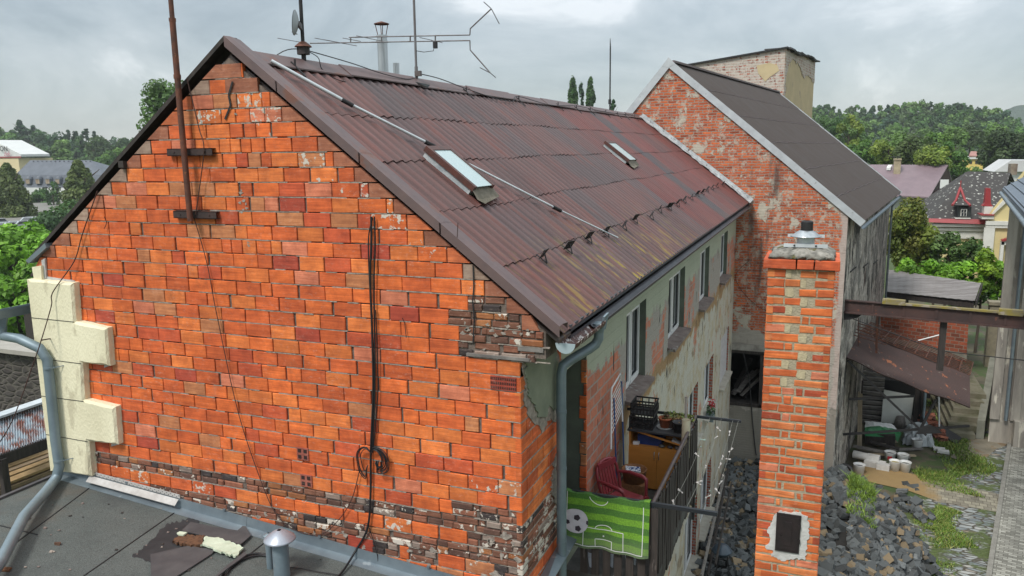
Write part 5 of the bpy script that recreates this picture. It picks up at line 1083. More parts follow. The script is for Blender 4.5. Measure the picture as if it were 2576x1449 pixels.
def m_sidew():
    t = NT('rotten_render'); st = t.noise(1.6, 8, .72, t.map((1.6, .8, .45))); st2 = t.noise(3, 7, .7, t.map((3, 2.5, .3), loc=(4, 4, 4)))
    c = t.ramp(st, [(.40, (.03, .027, .025)), (.46, (.09, .08, .07)), (.49, (.42, .37, .31)), (.53, (.80, .75, .67)), (.58, (.24, .20, .17)), (.63, (.72, .66, .58))])
    c = t.mix(t.mr(st2, .60, .66), c, (.30, .12, .07)); c = t.mix(t.mr(t.noise(.8, 6, .7), .50, .56, 0, .8), c, t.ramp(t.noise(5, 6, .7), [(.35, (.10, .09, .085)), (.65, (.36, .34, .30))])); c = t.mix(t.mr(t.sep()[1], -5, 6, 0, .38), c, (.08, .075, .07))
    return t.fin(c, .92, 0, t.math('ADD', st, t.noise(12, 6, .75)), 1.0, .08)
M_rot = m_sidew()
L2 = 15.6; P0 = V(XR2, Y2, 0); sw2 = MB(); q = P0 + TD * L2
sw2.add([V(P0[0], P0[1], G), V(q[0], q[1], G), V(q[0], q[1], zr2(XR2) - .03), V(P0[0], P0[1], zr2(XR2) - .03)], [(0, 1, 2, 3)]); part(sw2, 'side_wall', [M_rot], b2)
m = MB(); qa, qb = V(XR2, Y2, 0) + TD * L2, V(XL2, Y2, 0) + TD * L2
m.add([V(qa[0], qa[1], G), V(qb[0], qb[1], G), V(qb[0], qb[1], zr2(XL2)), AP + TD * L2, V(qa[0], qa[1], zr2(XR2))], [(0, 1, 2, 3, 4)]); m.add([V(XL2, Y2, G), V(XL2, Y2, zr2(XL2)), V(qb[0], qb[1], zr2(XL2)), V(qb[0], qb[1], G)], [(0, 1, 2, 3)]); part(m, 'rear_wall', [M_rot], b2)
def m_roof2():
    t = NT('dark_ribbed_sheet'); s = t.sep(); c = t.mix(t.noise(3, 6, .6), (.040, .028, .023), (.065, .046, .038)); c = t.mix(t.mr(t.noise(1.2, 6, .6, t.map((.5, 4, 1))), .45, .7, 0, .6), c, (.075, .066, .062))
    return t.fin(c, .75, 0, t.noise(25, 5, .6), .3, .01)
M_roof2 = m_roof2(); m = MB(); n2 = V(sl2, 0, 1) / math.hypot(sl2, 1); rib = .155; N = int(L2 / rib) * 4
def p2(x, t_, o): return V(x, Y2, zr2(x)) + TD * t_ + n2 * o
rowsx = [AP[0], -3.55, -2.62, -1.68, -.75, .18, RE[0]]
for a, b in zip(rowsx, rowsx[1:]):
    m.grid([[p2(x, .02 + i * rib / 4, .055 + .013 * (math.cos(i * math.pi / 2)) + l) for i in range(N + 1)] for x, l in ((a, .0), (b, .016))], col=(1, 1, 1, 1)); m.grid([[p2(b, .02 + i * rib / 4, .055 + .013 * (math.cos(i * math.pi / 2)) + .016) for i in range(N + 1)], [p2(b, .02 + i * rib / 4, .045) for i in range(N + 1)]], sm=False)
m.add([AP + V(0, 0, .03), AP + TD * L2 + V(0, 0, .03), LE + TD * L2, LE], [(0, 1, 2, 3)]); m.add([AP, AP + TD * L2, RE + TD * L2, RE], [(0, 1, 2, 3)])
r2 = part(m, 'roof', [M_roof2], b2)
for a in rowsx[1:-1]:
    m = MB(); m.tube([p2(a + .01 + .01 * math.sin(i * 1.3), .02 + i * .4, .065) for i in range(int(L2 / .4) + 1)], .012, 4); part(m, 'sheet_lap', [M_trim], r2)
m = MB(); m.beam(AP + V(.06, 0, .04), AP + TD * L2 + V(.06, 0, .04), .22, .06); part(m, 'ridge_cap', [M_trim], r2)
m = MB(); a_ = AP + V(0, -.065, .16); m.prism([a_, a_ + V(.2, 0, -.20), a_ + V(0, 0, -.30), a_ + V(-.2, 0, -.24)], (0, .10, 0)); part(m, 'apex_cap', [mk('pale_cap', (.50, .53, .55), None, 3, .5)], r2)
M_verge = mk('pale_verge_metal', (.50, .53, .55), (.40, .42, .44), 3, .5, .2, spots=(6, .64, (.28, .28, .28)))
for t_, nm in ((-.06, 'verge_trim'), (L2, 'verge_trim')):
    for E_, nn in ((RE + V(.03, 0, -.02), n2), (LE, V(-sl2l, 0, 1) / math.hypot(sl2l, 1))):
        m = MB(); A_ = AP + TD * t_ + V(0, 0, .14); B_ = E_ + TD * t_ + nn * .11
        nseg = 3
        for i in range(nseg):
            a = A_ + (B_ - A_) * i / nseg; b = A_ + (B_ - A_) * (i + 1) / nseg
            o = nn * (.003 * (i % 2)); m.add([a + o - nn * .20, b + o - nn * .20, b + o, a + o, a + o + TD * .16 - nn * .02, b + o + TD * .16 - nn * .02], [(0, 1, 2, 3), (3, 2, 5, 4)])
        part(m, nm, [M_verge], r2)
m = MB(); g0 = RE + V(.05, 0, -.10); g1 = g0 + TD * L2
m.grid([[g0 + (g1 - g0) * k + V(.07 * math.cos(t), 0, .07 * math.sin(t)) for t in np.linspace(math.pi, 2 * math.pi, 9)] for k in (0, 1)]); m.tube([g1, g1 + V(-.2, 0, -.3), g1 + V(-.33, 0, -.5), g1 + V(-.33, 0, -8)], .05, 8); part(m, 'gutter', [M_zinc], b2)
for yy in (1.2, 5, 9): 
    m = MB(); a = P0 + TD * yy; m.beam(a + V(.02, 0, -3.6 - yy * .1), a + TD * 1.3 + V(.05, 0, -3.62 - yy * .1), .03, .03); part(m, 'wall_tie', [M_dark], b2)
# opening with stored timber
m = MB(); m.add([V(hx0, Y2, hz0), V(hx1, Y2, hz0), V(hx1, Y2 + .35, hz0), V(hx0, Y2 + .35, hz0)], [(0, 1, 2, 3)])
for (a, b, c, d) in ((hx0 - .02, hx0 + .09, hz0, hz1), (hx1 - .09, hx1 + .02, hz0, hz1), (hx0, hx1, hz0, hz0 + .10), (hx0 - .1, hx1 + .1, hz1 - .03, hz1 + .07)): m.box(a, b, Y2 - .02, Y2 + .28, c, d)
op = part(m, 'loft_opening', [M_darkwood], b2)
m = MB(); bx = (hx0 - 1.0, hx1 + 1.5, Y2 + .3, Y2 + 3); m.add([V(bx[0], bx[3], hz0), V(bx[1], bx[3], hz0), V(bx[1], bx[3], hz1), V(bx[0], bx[3], hz1), V(bx[0], bx[2], hz0), V(bx[1], bx[2], hz0), V(bx[1], bx[2], hz1), V(bx[0], bx[2], hz1)], [(0, 1, 2, 3), (4, 0, 3, 7), (1, 5, 6, 2), (0, 4, 5, 1), (3, 2, 6, 7)]); part(m, 'dark_room', [mk('dark_room_wall', (.03, .027, .025), None, 8, .95)], op)  # near-black box for the room behind the opening
m = MB(); m.box(hx0 - .15, hx1 + .3, Y2 - .05, Y2, hz1 + .07, hz1 + .28); part(m, 'lintel', [mk('old_lintel', (.34, .32, .28), (.2, .18, .16), 6, .9)], op)
for i in range(9):
    m = MB(); a = V(hx0 + U(.1, .5), Y2 + U(.35, .8), hz0 + U(.05, .2) + i * .02); b = a + V(U(.3, .9), U(.6, 1.4), U(.25, .8)); m.beam(a, b, U(.08, .16), .025, up=(U(-.4, .4), .3, 1)); solo(m, 'plank', [M_greywood if i % 2 else M_darkwood], 'grey plank heaped inside the dark loft opening', 'plank', 'planks in the loft opening')
# old flashing line + cable on gable
cable([onY(1870, 890, Y2 - .05), onY(1885, 960, Y2 - .06), onY(1893, 1060, Y2 - .06), onY(1900, 1130, Y2 - .05), onY(1903, 1145, Y2 - .05)], .018, 'dark cable dangling across the loft opening', mat=M_dark)
cable([onY(1885, 655 / 1, Y2 - .03), onY(1850, 700, Y2 - .03), onY(1905, 770, Y2 - .03), onY(1990, 800, Y2 - .03)], .006, 'thin wire strung across the flaking brick wall', mat=M_rustwire, name='wire')
m = MB(); m.tube([onY(1893, 590, Y2 - .02), onY(1868, 640, Y2 - .03)], .02, 5)
# tower
def zt_(t, s, col):
    e = t.math('ADD', s[0], t.math('MULTIPLY', t.math('SUBTRACT', t.noise(.9, 5, .6), .5), 1.0)); return col
M_tw = m_brickshader('limewashed_brick', 'x', .40, .13, (0.42, 0.11, 0.06), (0.32, 0.07, 0.045), (0.52, .49, .43), (0.66, 0.61, 0.53), .66, .55, .04, None, .022, dens=.42)
M_tw2 = mk('ochre_plaster', (.52, .41, .24), (.44, .35, .21), 1.2, .9, bs=.4, bsc=12, spots=(1.1, .60, (.36, .28, .20)))
tw_ = thing('brick_tower', 'tall whitewashed brick tower block with ochre side rising behind the dark roof', 'tower', (-4.5, 38, G))
TY = 34.3; A_ = onY(1735, 166, TY); B_ = onY(1976, 122, TY); TL = 8.6
m = MB(); m.add([V(A_[0] - 1, TY, G), V(B_[0], TY, G), B_, V(A_[0] - 1, TY, A_[2] - .12)], [(0, 1, 2, 3)]); part(m, 'front_wall', [M_tw], tw_)
m = MB(); ol = [onY(*q, TY - .02) for q in ((1903, 165), (1935, 158), (1955, 163), (1960, 178), (1935, 195), (1925, 205), (1908, 185))]
m.prism([V(p[0], TY - .02, p[2]) for p in ol], (0, .015, 0)); part(m, 'plaster_patch', [mk('ochre_patch', (.52, .42, .25), (.44, .35, .21), 1.2, .9)], tw_)
m = MB(); C_ = V(B_[0], TY, 0) + TD * TL; zc = 4.75
# side with a window hole
def sp_(t, z): q = V(B_[0], TY, 0) + TD * t; return V(q[0], q[1], z)
tz = [(0, B_[2] - .0), (2.2, B_[2] - .35), (4.6, B_[2] - .60), (TL, zc)]
tz = [(0, B_[2]), (TL, zc)]
wt0, wt1, wz0, wz1 = 3.4, 5.6, 1.35, 1.95
for a, b in ((0, wt0), (wt0, wt1), (wt1, TL)):
    za = B_[2] + (zc - B_[2]) * a / TL; zb_ = B_[2] + (zc - B_[2]) * b / TL
    if a == wt0: m.add([sp_(a, G), sp_(b, G), sp_(b, wz0), sp_(a, wz0)], [(0, 1, 2, 3)]); m.add([sp_(a, wz1), sp_(b, wz1), sp_(b, zb_), sp_(a, za)], [(0, 1, 2, 3)])
    else: m.add([sp_(a, G), sp_(b, G), sp_(b, zb_), sp_(a, za)], [(0, 1, 2, 3)])
m.add([sp_(TL, G), V(A_[0] - 1, TY + TL, G), V(A_[0] - 1, TY + TL, 4), sp_(TL, zc)], [(0, 1, 2, 3)]); part(m, 'side_wall', [M_tw2], tw_)
m = MB(); m.add([sp_(wt0, wz0) - TN * .5, sp_(wt1, wz0) - TN * .5, sp_(wt1, wz1) - TN * .5, sp_(wt0, wz1) - TN * .5], [(0, 1, 2, 3)]); part(m, 'window', [M_black], tw_)
m = MB(); ol = [(0, B_[2] - .02), (TL, zc - .02), (TL, zc - 1.2), (6.4, zc - .95), (5.0, zc - 1.1), (3.4, zc - .55), (1.8, zc - .5), (.9, zc - .8), (.35, zc - 1.4), (.30, zc - 4), (0, zc - 4.2)]
m.prism([sp_(a, b) + TN * .01 for a, b in ragged(ol, .12)], TN * .02); o_ = part(m, 'brick_band', [m_brickshader('limewashed_brick_side', 'y', .40, .13, (0.40, 0.13, 0.075), (0.30, 0.08, 0.05), (0.50, .47, .41), (0.62, 0.57, 0.48), 2, .55, .04, None, .022, dens=.42)], tw_)
m = MB(); a0 = V(A_[0] - 1.2, TY - .12, A_[2] - .12); b0 = B_ + V(.10, -.12, .0)
m.prism([a0, b0, b0 + V(0, 0, .08), a0 + V(0, 0, .08)], TD * .9)
for i in range(9):
    t0 = .3 + i * .95; zz = B_[2] + (zc - B_[2]) * t0 / TL + U(-.06, .06) - .06 * math.sin(i * .9); m.obox(sp_(t0 + .45, zz + .05) - TN * .4, TD * .52, TN * .62, V(0, 0, .035) + TD * .02, jit=.03)
part(m, 'roof', [M_dark], tw_)
# ================================================================== YARD
M_ground = mk('yard_earth', (.11, .095, .06), (.06, .055, .035), 1.2, .95, bs=.8, bsc=12, bd=.03, spots=(.9, .50, (.055, .085, .025)))
def flat(name, pts, z, mat, kind='structure'):
    m = MB(); m.add([(x, y, z) for x, y in pts], [tuple(range(len(pts)))]); me = m.mesh(name, mat, (0, 0, 0)); o = bpy.data.objects.new(name, me); COL.objects.link(o); o['kind'] = kind; return o
gxy = lambda x, y: tuple(onZ(x, y, G)[:2])
flat('ground', [(-1500, -400), (1500, -400), (1500, 1900), (-1500, 1900)], G - .03, [mk('meadow', (.07, .10, .03), (.045, .07, .022), .05, .95, bs=.2)])
flat('yard', [(-2.3, 9), (12, 9), (12, 60), (-2.3, 60)], G - .012, [M_ground])
KD = V(math.sin(math.radians(12.7)), math.cos(math.radians(12.7)), 0); K0 = V(4.26, 14.73, 0)
def m_paver(name, bw, bh, c1, c2, mo_, rot, sc=1.0, extra=None, dist=0.):
    t = NT(name); v = t.map((sc, sc, sc), rot=(0, 0, rot)); 
    b = t.n('ShaderNodeTexBrick'); t.l(v, b.inputs[0]); b.inputs['Scale'].default_value = 1; b.inputs['Brick Width'].default_value = bw; b.inputs['Row Height'].default_value = bh; b.inputs['Mortar Size'].default_value = .008; b.inputs['Color1'].default_value = (0, 0, 0, 1); b.inputs['Color2'].default_value = (1, 1, 1, 1)
    c = t.ramp(b.outputs[0], [(0, c1), (.5, tuple((p + q) / 2 for p, q in zip(c1, c2))), (1, c2)]); c = t.mix(b.outputs['Fac'], c, mo_); c = t.mix(1.0, c, t.ramp(t.noise(.8, 6, .65), [(.3, .6), (.7, 1.15)]), 'MULTIPLY')
    if extra: c = extra(t, c)
    return t.fin(c, .85, 0, t.math('SUBTRACT', 1.0, b.outputs['Fac']), .5, .02)
lane = [tuple((K0 + KD * t + TNK)[:2]) for t, TNK in ((-6, V(0, 0, 0)), (-6, V(5, -1, 0)), (40, V(5, -1, 0)), (40, V(0, 0, 0)))]
flat('paved_lane', lane, G + .02, [m_paver('concrete_setts', .21, .105, (.40, .39, .34), (.17, .165, .14), (.12, .11, .09), math.radians(12.7))])
m = MB(); a = K0 + KD * -5; b = K0 + KD * 13.5; m.beam(V(a[0], a[1], G - .02), V(b[0], b[1], G - .02), .12, .18); m.beam(V(a[0], a[1], G + .03) + V(.01, 0, 0), V(b[0], b[1], G + .03) + V(.01, 0, 0), .11, .0); me = m.mesh('kerb', [mk('kerb_concrete', (.25, .24, .21), (.17, .16, .14), 5, .9)], (0, 0, 0)); o = bpy.data.objects.new('kerb', me); COL.objects.link(o); o['kind'] = 'structure'
def stone_floor():
    t = NT('old_cobbles'); v = t.map((3.2, 7.5, 3), rot=(0, 0, .12)); w = t.n('ShaderNodeMix', data_type='RGBA'); w.inputs[0].default_value = .06; t.l(v, w.inputs[6]); nn = t.n('ShaderNodeTexNoise'); nn.inputs['Scale'].default_value = 2; t.l(t.co(), nn.inputs[0]); t.l(nn.outputs[1], w.inputs[7]); v = w.outputs[2]
    d = t.vor(1, v, 'Distance', 'DISTANCE_TO_EDGE'); cc = t.n('ShaderNodeTexVoronoi'); t.l(v, cc.inputs['Vector']); cc.inputs['Scale'].default_value = 1
    rnd_ = t.n('ShaderNodeSeparateColor'); t.l(cc.outputs['Color'], rnd_.inputs[0])
    st = t.ramp(rnd_.outputs[0], [(0, (.13, .15, .16)), (.5, (.26, .28, .28)), (.9, (.36, .36, .34)), (1, (.25, .2, .15))]); ga = t.mix(t.noise(4, 5), (.10, .085, .065), (.055, .05, .035))
    c = t.mix(t.mr(d, .05, .12), ga, st); gm = t.mr(t.noise(.75, 6, .68, t.map((1, 1, 1), loc=(3, 1, 0))), .50, .57); c = t.mix(gm, c, t.mix(t.noise(18, 5, .7), (.10, .14, .03), (.05, .06, .025))); 
    return t.fin(c, .8, 0, t.mr(d, 0, .15), .7, .04)
cob = [gxy(2070, 1490), gxy(2330, 1365), gxy(2345, 1310), gxy(2200, 1255), gxy(2250, 1250), gxy(2500, 1300), gxy(2487, 1449), (4.0, 11.5), (1.0, 11.5)]
cob = [(2.2, 11), (3.9, 11), gxy(2486, 1449), gxy(2514, 1285), gxy(2330, 1245), gxy(2180, 1285)]
flat('cobbles', cob, G + .006, [stone_floor()])
cob2 = [gxy(2517, 1255), gxy(2538, 1120), gxy(2505, 1130), gxy(2440, 1190), gxy(2380, 1215)]; flat('cobbles', cob2, G + .006, [bpy.data.materials['old_cobbles']])
def wet(t, c):
    s = t.sep(); m = t.math('MULTIPLY', t.mr(t.math('ADD', s[0], t.math('MULTIPLY', t.noise(2, 4), 1.2)), 3.9, 4.4, 1, 0), 1); return t.mix(m, c, t.mix(t.noise(2.2, 6, .6), (.34, .235, .10), (.24, .155, .07)))
flat('brick_path', [gxy(2160, 1160), gxy(2345, 1205), gxy(2520, 1245), gxy(2514, 1290), gxy(2360, 1262), gxy(2285, 1235), gxy(2130, 1200)], G + .012, [m_paver('path_setts', .2, .2, (.36, .33, .25), (.20, .18, .14), (.12, .10, .07), .1, extra=wet)])
flat('concrete_apron', [gxy(2440, 1105), gxy(2545, 1105), gxy(2530, 1120), gxy(2480, 1180), gxy(2390, 1150)], G + .004, [mk('dirty_concrete', (.22, .19, .14), (.12, .105, .075), 1.5, .9, spots=(2, .55, (.17, .12, .07)))])
# grass tufts
def grass(name, polys, n, h, cols):
    m = MB()
    for _ in range(n):
        poly, w = polys[rnd.randrange(len(polys))]; a, b, c = poly[0], poly[1], poly[2]
        u, v = U(0, 1), U(0, 1)
        if len(poly) == 4: p = (1 - u) * (1 - v) * poly[0] + u * (1 - v) * poly[1] + u * v * poly[2] + (1 - u) * v * poly[3]
        z = w(p) if callable(w) else G; q = math.sin(p[0] * 3.1 + p[1] * 1.3) + math.sin(p[0] * 1.7 - p[1] * 2.3)
        if q < -.55 and rnd.random() < .85: continue
        H = h * U(.3, 1) * (1.2 if q > .6 else .7); a_ = U(0, 6.28); d = V(math.cos(a_), math.sin(a_), 0) * .02; l = nr.normal(size=3) * H * .5
        base = V(p[0], p[1], z - .01); cl = cols[rnd.randrange(len(cols))]; k = U(.7, 1.3); m.add([base - d, base + d, base + d * .3 + V(l[0], l[1], H)], [(0, 1, 2)], (*[q_ * k for q_ in cl], 1))
    return m
A2 = lambda *q: [V(*gxy(*p), 0) for p in q]
GC = [(.13, .23, .03), (.18, .27, .04), (.10, .17, .03), (.26, .27, .07)]
m = grass('g', [(A2((2300, 1080), (2400, 1060), (2500, 1190), (2400, 1200)), 0), (A2((2290, 1180), (2380, 1190), (2480, 1255), (2330, 1225)), 0), (A2((2330, 1120), (2420, 1100), (2510, 1180), (2440, 1235)), 0), (A2((2300, 1300), (2390, 1310), (2460, 1380), (2300, 1380)), 0), (A2((2290, 1400), (2400, 1420), (2420, 1500), (2290, 1500)), 0), (A2((2360, 1270), (2420, 1290), (2400, 1340), (2330, 1330)), 0), (A2((2270, 1010), (2460, 1010), (2480, 1090), (2300, 1090)), 0)], 26000, .14, GC)
solo(m, 'grass', [M_leaf], 'short green grass and weeds growing in patches over the yard', 'grass', kind='stuff')
# rubble mound
def hm(x, y):
    xe = 3.1 - max(0, y - 16.2) * .40 - max(0, 14.6 - y) * .1
    a = min(max((xe - x) * .60, 0), 1.05); b = min(max((20.2 - y - max(0, x - .8) * .2) * .8, 0), 1); return a * b * (1 if x < 0 else 1) + .07 * math.sin(x * 3 + y * 1.7) * b
m = MB(); gx_ = np.linspace(-2.43, 3.3, 40); gy_ = np.linspace(9, 20.4, 60)
m.grid([[V(x, y, G - .10 + hm(x, y) if y < 17.7 or x > .62 + (y - 17.75) * .137 else G - .1) for x in gx_] for y in gy_]); solo(m, 'rubble', [mk('rubble_soil', (.022, .020, .018), (.012, .012, .011), 4, .95, bs=1)], 'dark earth and grit under the heap of tumbled paving stones', 'rubble', kind='stuff')
def stone_mesh(i, col):
    bm = bmesh.new(); bmesh.ops.create_cube(bm, size=1.0)
    ex = (1.0 + .9 * (i % 3) * .5, .85, .75)
    for v in bm.verts: v.co = Vector((v.co.x * ex[0] * U(.8, 1.15), v.co.y * ex[1] * U(.8, 1.15), v.co.z * ex[2] * U(.8, 1.15)))
    bmesh.ops.bevel(bm, geom=bm.edges[:], offset=.06, segments=1, affect='EDGES')
    me = bpy.data.meshes.new('paving_stone'); bm.to_mesh(me); bm.free(); me.materials.append(col); return me
def m_stone(nm, c1, c2):
    t = NT(nm); oi = t.n('ShaderNodeObjectInfo').outputs['Random']; c = t.mix(t.noise(3, 5, .6), c1, c2); c = t.mix(1.0, c, t.ramp(oi, [(0, .40), (.8, 1.35), (1, 2.1)]), 'MULTIPLY'); return t.fin(c, .82, 0, t.noise(9, 6, .65), .5, .05)
MS = [m_stone('blue_grey_stone', (.115, .122, .122), (.050, .054, .055)), m_stone('tan_stone', (.17, .135, .09), (.09, .075, .055))]
SM = [[stone_mesh(i, mt) for i in range(8)] for mt in MS]; cand = []
for _ in range(5600):
    x, y = U(-2.35, 3.3), U(10, 20.2)
    if y > 17.6 and x < .75 + (y - 17.75) * .137: continue
    h = hm(x, y)
    if h < .05 and rnd.random() < .93: continue
    if h < .4 and rnd.random() < .35: continue
    p = V(x, y, G + h + U(-.09, .07)); px, py = Pj(p)
    gr = 2070 < px < 2140 and 1260 < py < 1390
    if gr and rnd.random() < .75: continue
    if rnd.random() < .12: continue
    vis = py < 1470 and (px > 2068 or px < 1900) and px > 1765
    cand.append((not vis, -py, p))
cand.sort(key=lambda c: c[0]); visn = [c for c in cand if not c[0]]; rnd.shuffle(visn); visn = sorted(visn, key=lambda c: -Pj(c[2])[1]); 
indiv = visn[::max(1, len(visn) // 300)][:300]; ids = {id(c) for c in indiv}
rest = MB()
for c in cand:
    p = c[2]; tan = rnd.random() < .16; s = U(.10, .185) * (1.15 if Pj(p)[0] > 2060 else .95) * (1.35 if rnd.random() < .12 else 1); rot = (U(-.7, .7), U(-.7, .7), U(0, 6.28))
    if id(c) in ids:
        o = bpy.data.objects.new('paving_stone', SM[1 if tan else 0][rnd.randrange(8)]); COL.objects.link(o); o.location = tuple(p); o.scale = (s * U(.8, 1.5), s, s * U(.7, 1)); o.rotation_euler = rot
        side = 'left' if Pj(p)[0] < 2000 else 'right'
        o['label'] = ('tan' if tan else 'blue-grey') + ' rough paving stone tumbled in the heap %s of the brick chimney' % side; o['category'] = 'stone'; o['group'] = '%s stones in the heap %s of the chimney' % ('tan' if tan else 'blue-grey', side)
    else:
        from mathutils import Euler
        kk_ = U(.5, 1.4); M_ = Euler(rot).to_matrix(); a, b, d = [np.array(M_.col[i]) for i in range(3)]; rest.obox(p, a * s * U(.4, .7), b * s * .45, d * s * .38, col=(*( (.2, .15, .09) if tan else tuple(q * kk_ for q in (.075, .082, .083))), 1), jit=s * .07)
solo(rest, 'loose_stones', [NT_ := None] if False else [(lambda t: t.fin(t.attr()[0], .85, 0, t.noise(12, 5), .4, .02))(NT('loose_stone_mix'))], 'smaller tumbled paving stones filling the heap around the chimney', 'stones', kind='stuff')
m = grass('g', [([V(.9, 14.6, 0), V(1.6, 14.3, 0), V(1.7, 17.4, 0), V(1.1, 17.6, 0)], lambda p: G + hm(p[0], p[1]) + .10)], 6000, .20, [(.15, .24, .03), (.20, .29, .04), (.10, .17, .03)])
solo(m, 'weeds', [M_leaf], 'green weeds growing over the stone heap right of the chimney', 'weeds', kind='stuff')
# kettle grill, leaning boards near the house
q = onZ(1815, 1400, G + 1.55); gq_ = thing('kettle_grill', 'small dark blue kettle grill standing among the stones', 'grill', (q[0], q[1], G + 1.05)); zb_ = q[2]
m = MB(); m.lathe([(.001, zb_ + .0), (.13, zb_ + .03), (.22, zb_ + .13), (.235, zb_ + .15), (.22, zb_ + .17), (.15, zb_ + .26), (.05, zb_ + .30), (.001, zb_ + .30)], (q[0], q[1], 0), 20); part(m, 'bowl', [mk('blue_enamel', (.05, .075, .10), (.035, .05, .07), 9, .35)], gq_)
for i in range(3):
    m = MB(); a = i * 2.1; m.tube([V(q[0] + .12 * math.cos(a), q[1] + .12 * math.sin(a), zb_ + .05), V(q[0] + .2 * math.cos(a), q[1] + .2 * math.sin(a), zb_ - .4)], .012, 6); part(m, 'leg', [M_dark], gq_)
for i, (a, b, w) in enumerate((((1832, 1180), (1780, 1449), .1), ((1822, 1195), (1765, 1449), .08), ((1840, 1215), (1800, 1420), .05))):
    m = MB(); p, r_ = onX(*a, WX + .35 + .12 * i), onX(*b, WX + .45 + .12 * i); m.beam(p, r_, w, .03, up=(1, 0, .3)); 
    solo(m, 'leaning_board', [M_darkwood if i != 1 else M_greywood], ['dark board sloping along the foot of the side wall', 'grey board sloping beside the dark one at the side wall', 'narrow outer board sloping along the side wall'][i], 'board')
for i in range(7):
    m = MB(); t_ = i / 7; p = onX(1826 - 40 * t_, 1225 + 180 * t_, WX + .4); m.beam(p - V(.15, 0, 0), p + V(.22, 0, 0), .08, .025); solo(m, 'cross_board', [M_greywood], 'short cross board between the sloping boards at the side wall', 'board', 'cross boards at the side wall')
# I-beam with column and tie rod
bm_ = thing('steel_beam', 'long rusty steel girder with mossy top spanning the yard', 'beam', (3, 18, -4.8)); a = V(.62, 18.25, -4.62); b = V(11.0, 16.35, -4.62); 
m = MB(); m.beam(a, b, .03, .36); m.beam(a + V(0, -.06, -.18), b + V(0, -.06, -.18), .20, .03); m.beam(a + V(0, 0, .17), b + V(0, 0, .17), .16, .025); 
for i in range(12): m.beam(a + (b - a) * (i + 1) / 13 + V(0, -.04, -.15), a + (b - a) * (i + 1) / 13 + V(0, -.04, .12), .012, .06, up=(1, 0, 0))
part(m, 'girder', [mk('dark_rust', (.085, .045, .038), (.05, .033, .032), 2, .75, .2, spots=(6, .64, (.17, .06, .035)))], bm_)
m = MB(); d_ = (b - a) * .576; m.beam(a + d_ * .27 + V(0, -.02, .20), b + V(0, -.02, .20), .16, .05); m.beam(a + d_ * .175 + V(0, -.02, .24), a + d_ * .27 + V(0, -.02, .24), .2, .14); m.beam(a + d_ * .64 + V(0, -.02, .22), a + d_ * .73 + V(0, -.02, .22), .22, .15)
part(m, 'mossy_coping', [mk('moss_coping', (.25, .20, .03), (.20, .17, .12), 5, .95, bs=.6, spots=(3, .56, (.30, .26, .20)))], bm_)
m = MB(); m.prism([a + V(-.02, -.05, -.2), a + V(.55, -.13, -.2), a + V(.42, -.1, -.32), a + V(.2, -.08, -.40), a + V(-.02, -.05, -.42)], (0, .12, 0)); part(m, 'bracket', [M_dark], bm_)
px0 = onY(2374, 820, 17.8); m = MB(); m.beam(V(px0[0], 17.85, -4.8), V(px0[0], 17.85, onY(2374, 932, 17.85)[2]), .16, .14, up=(0, 1, 0)); part(m, 'hanger_post', [M_darkwood], bm_)
cable([onY(2140, 800, 18.1), onY(2365, 882, 17.9), onY(2385, 885, 17.9)], .014, 'steel tie rod running from the wall to the hanging post', name='tie_rod', mat=M_dark, cat='rod', sm=False)
cable([onY(2385, 885, 17.9), onY(2590, 908, 17.0)], .014, 'steel tie rod running from the hanging post to the right wall', name='tie_rod', mat=M_dark, cat='rod', sm=False)
# rusty canopy
cn = thing('rusty_canopy', 'sagging rusty corrugated canopy bracketed to the old wall', 'canopy', (2.8, 21.5, G)); m = MB()
c00, c01, c10, c11 = V(.84, 19.42, -6.5), V(1.38, 23.3, -6.5), V(4.45, 20.2, -7.95), V(5.0, 24.1, -7.95)
N = 26 * 6; nn_ = V(.38, 0, 1)
m.grid([[(c00 * (1 - u) + c10 * u) * (1 - v) + (c01 * (1 - u) + c11 * u) * v + nn_ * (.022 * math.cos(v * 26 * 6.283) - .12 * math.sin(u * 3.1) * .6 + .02 * math.sin(u * 17)) for v in np.linspace(0, 1, N)] for u in np.linspace(0, 1, 14)])
t = NT('rusted_corrugated'); s_ = t.sep(); rc_ = t.mix(t.noise(2, 6, .6), (.085, .045, .038), (.05, .036, .034)); rc_ = t.mix(t.mr(t.noise(1.8, 7, .7, t.map((2.2, .8, 1), loc=(2.2, 1, 0))), .60, .66), rc_, (.34, .12, .055)); rc_ = t.mix(t.mr(t.noise(2.5, 6, .7, t.map((1, 3, 1))), .64, .70), rc_, (.22, .2, .17))
part(m, 'sheet', [t.fin(rc_, .8, .1, t.noise(20, 5), .3, .01)], cn)
m = MB(); e0 = (c00 + c01) / 2; 
for A_, B_ in ((V(.9, 19.5, -6.6), V(3.3, 20.1, -8.95)), (V(.9, 19.6, -9.05), V(4.5, 20.4, -8.6)), (V(3.1, 20.1, -8.85), V(3.5, 20.2, -7.8)), (V(1.0, 19.7, -7.9), V(2.9, 20.2, -7.75)), (V(1.3, 23, -6.6), V(4.8, 24, -8.1))): m = MB(); m.beam(A_, B_, .05, .07); part(m, 'bracket', [M_dark], cn)
m = MB(); m.prism([V(3.0, 20.0, -8.92), V(3.75, 20.2, -8.86), V(3.6, 20.15, -8.68), V(3.35, 20.1, -8.6), V(3.12, 20.05, -8.7)], (0, .03, 0)); part(m, 'gusset', [M_dark], cn)
